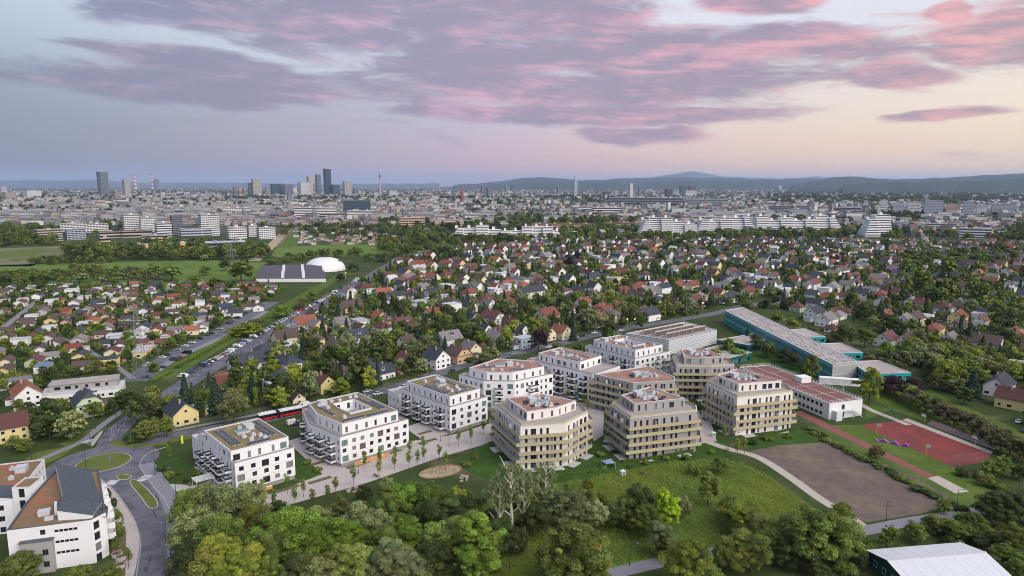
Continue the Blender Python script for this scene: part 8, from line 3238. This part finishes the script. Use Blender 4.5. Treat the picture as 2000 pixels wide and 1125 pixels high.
hedge([(345, 720), (400, 690), (450, 660), (520, 622)], 2.6, 2.0, 'lime', 'bright clipped hedge along the car park', 9)
hedge([(300, 748), (335, 728)], 1.4, 1.3, 'lime', 'short clipped hedge by the footpath corner', 9)
hedge([(560, 800), (640, 778), (720, 756), (840, 722)], 1.2, 1.6, 'dark', 'dark hedge along the far side of the bus street', 9)
hedge([(1460, 862), (1560, 838), (1600, 848)], 0.8, 1.1, 'mid', 'low garden hedge before the cream gold-banded block', 9)
hedge([(1040, 940), (1120, 930), (1180, 918)], 0.8, 1.2, 'mid', 'low garden hedge before the white gold-banded block', 9)
hedge([(1215, 905), (1300, 893), (1370, 878)], 0.8, 1.2, 'mid', 'low garden hedge before the front grey block', 9)

# sheds and pools in the gardens, planting beds on the promenade
def shed_mesh():
	mb = MB()
	mb.box(-1.5, 1.5, -1.1, 1.1, 0, 2.0, 0)
	mb.poly([(1.5, -1.1, 2.0), (1.5, 1.1, 2.0), (1.5, 0, 2.7)], 0)
	mb.poly([(-1.5, 1.1, 2.0), (-1.5, -1.1, 2.0), (-1.5, 0, 2.7)], 0)
	mb.quad((-1.7, -1.35, 1.9), (1.7, -1.35, 1.9), (1.7, 0, 2.8), (-1.7, 0, 2.8), 1)
	mb.quad((1.7, 1.35, 1.9), (-1.7, 1.35, 1.9), (-1.7, 0, 2.8), (1.7, 0, 2.8), 1)
	mb.box(-0.4, 0.4, -1.14, -1.1, 0, 1.8, 2)
	return mb.mesh('garden_shed', [WOOD, BROWNROOF, DARKRAIL])
ns = npool = 0
for (a, b, c) in sorted(HOUSES, key=lambda h: h[0] ** 2 + h[1] ** 2):
	an = rad(R.uniform(0, 360))
	x, y = a + math.cos(an) * (c + 3.4), b + math.sin(an) * (c + 3.4)
	u, v = to_px((x, y, 0))
	if not (0 < u < 2000) or blocked(x, y, 1.8) or not h_free(x, y, 1.6):
		continue
	if ns < 70 and R.random() < 0.5:
		ns += 1
		tag(obj('garden_shed', shared('shed', shed_mesh), None, (x, y, 0), rad(ST + R.choice([0, 90]))), 'little brown timber garden shed', 'shed', '@', 'garden sheds')
	elif npool < 16 and R.random() < 0.25:
		npool += 1
		po = thing('garden_pool', 'pale blue garden pool with stone rim', 'pool', (x, y, 0.02), rad(ST + R.choice([0, 90])), '@', 'garden pools')
		mb = MB()
		mb.ring(rect(-2.6, 2.6, -1.4, 1.4), rect(-3.1, 3.1, -1.9, 1.9), 0, 0.12)
		mb.build('rim', SLABC, po)
		mb = MB()
		mb.quad((-2.6, -1.4, 0.06), (2.6, -1.4, 0.06), (2.6, 1.4, 0.06), (-2.6, 1.4, 0.06))
		mb.build('water', mat('pool_water', srgb(96, 168, 190), 0.1, 0.1, 0.5, 2, spec=0.6), po)
for (u, v, w_) in [(560, 955, 8), (625, 938, 8), (700, 908, 9), (765, 884, 8), (835, 862, 8), (905, 842, 7), (830, 845, 6), (1090, 768, 5), (1130, 785, 5), (620, 905, 6)]:
	p = px(u, v)
	mb = MB()
	mb.prism([(-w_ / 2, -0.9), (w_ / 2, -0.9), (w_ / 2, 0.9), (-w_ / 2, 0.9)], 0, 0.14)
	struct(mb.build('planting_bed', BEDS, None, (p.x, p.y, 0.012), rad(ST)))
# playground
c = px(860, 922)
pg = thing('play_area', 'oval pale sand play area with wooden climbing frame by the wood', 'playground', (c.x, c.y, 0.02), rad(30))
mb = MB()
mb.poly([(7.5 * math.cos(a), 4.2 * math.sin(a), 0.03) for a in [2 * math.pi * k / 28 for k in range(28)]])
mb.build('sand', SANDM, pg)
mb = MB()
mb.ring([(7.5 * math.cos(2 * math.pi * k / 28), 4.2 * math.sin(2 * math.pi * k / 28)) for k in range(28)], [(7.8 * math.cos(2 * math.pi * k / 28), 4.5 * math.sin(2 * math.pi * k / 28)) for k in range(28)], 0, 0.35)
mb.build('rim', WOOD, pg)
mb = MB()
for k in range(6):
	x = -3 + k * 1.2
	mb.bar((x, -1, 0), (x + 0.2, 0, 2.2), 0.07)
	mb.bar((x + .4, 1, 0), (x + 0.2, 0, 2.2), 0.07)
mb.bar((-3, 0, 2.2), (3.4, 0, 2.2), 0.07)
mb.build('climbing_frame', WOOD, pg)
for (u, v, lab) in [(695, 958, 'low mound of sitting stones at the promenade'), (905, 935, 'pale stone slabs near the bare trees')]:
	p = px(u, v)
	sm = thing('stone_mound', lab, 'stones', (p.x, p.y, 0))
	for k in range(7):
		mb = MB()
		a, r_ = k * 0.9, R.uniform(0.5, 2.6)
		s = R.uniform(0.4, 0.9)
		mb.prism([(s * math.cos(q) * R.uniform(0.8, 1.2), s * 0.8 * math.sin(q) * R.uniform(0.8, 1.2)) for q in [2 * math.pi * j / 7 for j in range(7)]], 0, s * 0.7)
		mb.build('stone', STONE, sm, (math.cos(a) * r_, math.sin(a) * r_, 0))
for (u, v) in [(735, 930), (1255, 925), (670, 905), (370, 948), (830, 868), (1420, 880)]:
	p = px(u, v)
	bn = thing('bench', 'light wooden park bench', 'bench', (p.x, p.y, 0.02), rad(ST + R.choice([0, 90])), '@', 'park benches')
	mb = MB()
	for k in range(4):
		mb.box(-1.1, 1.1, -0.3 + k * 0.16, -0.3 + k * 0.16 + 0.12, 0.42, 0.47)
	mb.build('seat', WOOD, bn)
	mb = MB()
	for k in range(2):
		mb.box(-1.1, 1.1, 0.34, 0.38, 0.62 + k * 0.18, 0.74 + k * 0.18)
	mb.build('backrest', WOOD, bn)
	for x in (-0.9, 0.9):
		mb = MB()
		mb.box(x - .04, x + .04, -0.28, 0.36, 0, 0.42)
		mb.box(x - .04, x + .04, 0.38, 0.42, 0, 0.92)
		mb.build('leg', DARKRAIL, bn)
p = px(1188, 914)
sh2 = thing('sun_sail', 'grey-blue square sun sail on posts in the garden between gold-banded blocks', 'sun sail', (p.x, p.y, 0), rad(20))
mb = MB()
mb.quad((-1.8, -1.8, 2.5), (1.8, -1.8, 2.2), (1.8, 1.8, 2.5), (-1.8, 1.8, 2.2))
mb.build('sail', mat('sail_cloth', srgb(130, 148, 172), 0.7, 0.05, 1, 2), sh2)
for sx in (-1.8, 1.8):
	for sy in (-1.8, 1.8):
		mb = MB()
		mb.cyl(sx, sy, 0, 2.6, 0.05, n=6)
		mb.build('post', METAL, sh2)
for (u, v, lab) in [(1393, 852, 'white transformer cabinet beside the gravel path'), (1839, 990, 'blue portable toilet cabin at the field corner'), (1216, 928, 'white storage box in the garden')]:
	p = px(u, v)
	bx_ = thing('utility_cabinet', lab, 'cabinet', (p.x, p.y, 0), rad(30))
	hh = 2.3 if 'toilet' in lab else 1.5
	mb = MB()
	mb.box(-0.8, 0.8, -0.6, 0.6, 0, hh)
	mb.build('body', CBL if 'toilet' in lab else WHITE, bx_)
	mb = MB()
	mb.prism([(-0.9, -0.7), (0.9, -0.7), (0.9, 0.7), (-0.9, 0.7)], hh, hh + 0.12)
	mb.build('lid', FRAME_W, bx_)
	mb = MB()
	mb.box(-0.6, 0.6, -0.64, -0.6, 0.15, hh - 0.15)
	mb.build('door', GREYRAIL, bx_)
# round concrete planters before the slate-roofed house
for (u, v) in [(228, 1018), (234, 1028), (229, 1086), (236, 1092), (234, 1108)]:
	p = px(u, v)
	pl = thing('planter', 'round concrete planter with soil', 'planter', (p.x, p.y, 0.03), 0, '@', 'round planters')
	mb = MB()
	n = 16
	ring_i = [(1.15 * math.cos(2 * math.pi * k / n), 1.15 * math.sin(2 * math.pi * k / n)) for k in range(n)]
	ring_o = [(1.3 * math.cos(2 * math.pi * k / n), 1.3 * math.sin(2 * math.pi * k / n)) for k in range(n)]
	mb.ring(ring_i, ring_o, 0, 0.9)
	mb.build('pot', SLABC, pl)
	mb = MB()
	mb.poly([(x, y, 0.8) for x, y in ring_i])
	mb.build('soil', BEDS, pl)
area('planting_bed', [(215, 1000), (240, 1005), (246, 1040), (245, 1125), (222, 1125), (216, 1040)], BEDS, 0.035)
# pergola beams at the first white block
p = px(398, 948)
pgl = thing('pergola', 'pale slatted pergola before the first white block', 'pergola', (p.x, p.y, 0), rad(ST))
for k in range(7):
	mb = MB()
	mb.box(-3, 3, -2.4 + k * 0.75, -2.4 + k * 0.75 + 0.25, 2.6, 2.75)
	mb.build('slat', FRAME_W, pgl)
for sx in (-2.8, 2.8):
	for sy in (-2.2, 2.0):
		mb = MB()
		mb.box(sx - .07, sx + .07, sy - .07, sy + .07, 0, 2.6)
		mb.build('post', METAL, pgl)
# lit ground-floor arcades of the second block and warm lamps further off
for (u, v, w_, h_) in [(727, 897, 14, 1.6), (523, 952, 3, 1.2)]:
	p = px(u, v, 0.8)
	ar = thing('lit_recess', 'warm lit ground-floor recess of the %s white block' % ('ring-shaped' if u > 600 else 'first'), 'doorway', (p.x, p.y, 0.0), rad(ST - 0.5))
	mb = MB()
	mb.box(-w_ / 2, w_ / 2, -0.1, 0.1, 0, h_)
	mb.build('panel', mat('glowing_timber', srgb(176, 140, 108), 0.7, 0.15, 0.6, 2, emit=(srgb(255, 160, 80), 0.10)), ar)  # timber glows faintly itself, in place of lamplight falling on it
	for k in range(3):
		mb = MB()
		mb.box(-0.15, 0.15, -0.2, -0.1, h_ - 0.15, h_ - 0.05)
		mb.build('lamp', LAMPG, ar, (-w_ * 0.3 + w_ * 0.3 * k, 0, 0))
lights = [(675, 544), (912, 604), (1225, 640), (1240, 640), (1355, 608), (1372, 606), (1460, 366), (1463, 366), (1468, 366), (1096, 408), (1250, 400), (1265, 620), (1815, 430), (1900, 440)]
for (u, v) in lights:
	p = px(u, v)
	d = math.hypot(p.x, p.y)
	s_ = max(1.0, d / 900)
	lp = thing('lit_lamp', 'warm glowing lamp', 'street lamp', (p.x, p.y, 0), 0, '@', 'lit lamps')
	mb = MB()
	mb.cyl(0, 0, 0, 6 * s_, 0.1 * s_, n=6)
	mb.build('pole', METAL, lp)
	mb = MB()
	mb.bar((-0.3 * s_, 0, 6 * s_), (0.3 * s_, 0, 6 * s_), 0.34 * s_, 0, 8)
	mb.build('lamp_head', LAMPG, lp)

# ================================================================== haze of the evening air, over everything
mb = MB()
mb.box(-58000, 58000, -2500, 70000, -3.0, 900.0)
hz = stuff(mb.build('haze', []), 'thin bluish evening haze')
hm = bpy.data.materials.new('haze')
hm.use_nodes = True
ht = hm.node_tree
for n in list(ht.nodes):
	ht.nodes.remove(n)
pvn = ht.nodes.new('ShaderNodeVolumePrincipled')
pvn.inputs['Color'].default_value = (0.58, 0.72, 1.0, 1)
pvn.inputs['Density'].default_value = 2.8e-5
pvn.inputs['Anisotropy'].default_value = 0.1
hout = ht.nodes.new('ShaderNodeOutputMaterial')
ht.links.new(pvn.outputs[0], hout.inputs['Volume'])
hz.data.materials.append(hm)

# ================================================================== labels: tell look-alikes apart by what they stand near, then by order from the left
MARKS = [('by the roundabout', (203, 903)), ('by the first white block', (460, 900)), ('by the ring-shaped block', (690, 850)), ('by the third white block', (860, 800)), ('by the faceted white block', (985, 750)), ('by the ribbed sports hall', (1300, 650)),
		 ('by the white gold-banded block', (1055, 880)), ('by the front grey block', (1285, 860)), ('by the cream gold-banded block', (1465, 830)), ('by the teal school', (1540, 690)), ('by the white school building', (1610, 800)), ('by the red court', (1810, 870)),
		 ('by the tilled field', (1650, 930)), ('by the green shed', (1810, 1080)), ('on the meadow', (1350, 1000)), ('by the field lane', (1500, 1085)), ('in the wood left of the bare trees', (820, 1020)), ('by the bare pale trees', (1040, 980)), ('in the wood beside the road', (430, 1050)), ('in the wood below the ring block', (640, 1050)),
		 ('by the slate-roofed house', (130, 1000)), ('by the yellow house', (350, 800)), ('by the pale green house', (170, 790)), ('by the pylon', (275, 735)), ('by the row of parked cars', (430, 700)), ('by the car park', (400, 660)), ('by the orange-white house', (51, 773)),
		 ('in the lower allotments', (120, 690)), ('in the middle allotments', (150, 640)), ('in the upper allotments', (150, 590)), ('in the right allotments', (350, 610)), ('at the allotment edge', (470, 590)), ('by the dark hall', (570, 540)), ('by the white dome', (635, 527)), ('on the golf lawn', (300, 530)),
		 ('by the pale blue house', (713, 565)), ('by the street bend', (640, 590)), ('behind the bus street', (620, 740)), ('by the big dark trees', (720, 690)), ('behind the third white block', (850, 690)), ('by the white cube houses', (870, 600)), ('behind the faceted block', (980, 680)), ('by the copper tree', (1050, 650)),
		 ('by the double red house', (1070, 620)), ('by the long slate house', (1037, 572)), ('in the centre of the suburb', (1200, 590)), ('by the white slate-roofed house', (1268, 614)), ('behind the teal school', (1500, 600)), ('in the middle suburb', (1380, 560)), ('near the left terraced slab', (1000, 500)), ('near the long terraced slab', (1400, 490)),
		 ('in the upper suburb', (1200, 520)), ('by the big copper trees', (1115, 510)), ('left of the upper suburb', (850, 530)), ('in the right suburb', (1600, 560)), ('by the right wood', (1850, 580)), ('by the blue-walled house', (1843, 604)), ('by the long yellow house', (1824, 643)), ('in the right gardens', (1850, 700)), ('by the grey-roofed house', (1952, 752)),
		 ('at the right edge', (1980, 660)), ('near the terraced tower', (1720, 500)), ('at the upper right edge', (1950, 520)), ('by the right-hand path', (1900, 830)), ('by the oval play area', (860, 922)), ('by the promenade end', (540, 970)), ('by the white school wing', (1690, 770))]
MW_ = [(t, px(*p)) for t, p in MARKS]
ORD = ['first', 'second', 'third', 'fourth', 'fifth', 'sixth', 'seventh', 'eighth', 'ninth', 'tenth', 'eleventh', 'twelfth', 'thirteenth', 'fourteenth', 'fifteenth', 'sixteenth', 'seventeenth', 'eighteenth', 'nineteenth', 'twentieth']


def ordinal(k):
	return ORD[k] if k < 20 else '%dth' % (k + 1)


def finish_labels():
	byl = {}
	for o, base, zone in THINGS:
		lab = base
		if zone == '@':
			x, y = o.location.x, o.location.y
			t = min(MW_, key=lambda m: (m[1].x - x) ** 2 + (m[1].y - y) ** 2)[0]
			lab = base + ' ' + t
		elif zone and zone != '#':
			lab = base + ' ' + zone
		byl.setdefault(lab, []).append(o)
	for lab, os_ in byl.items():
		if len(os_) == 1:
			os_[0]['label'] = lab
			continue
		os_.sort(key=lambda o: to_px(o.location)[0])
		for k, o in enumerate(os_):
			s = 'leftmost' if k == 0 else ('rightmost' if k == len(os_) - 1 else '%s from left' % ordinal(k))
			t = '%s, %s' % (lab, s)
			o['label'] = t if len(t.split()) < 16 else t.replace('round-crowned ', '').replace('oval-crowned ', '')


finish_labels()
bpy.context.view_layer.update()
print('objects', len(SC.objects), 'meshes', len(bpy.data.meshes), 'tris', sum(len(m.polygons) for m in bpy.data.meshes) * 2)
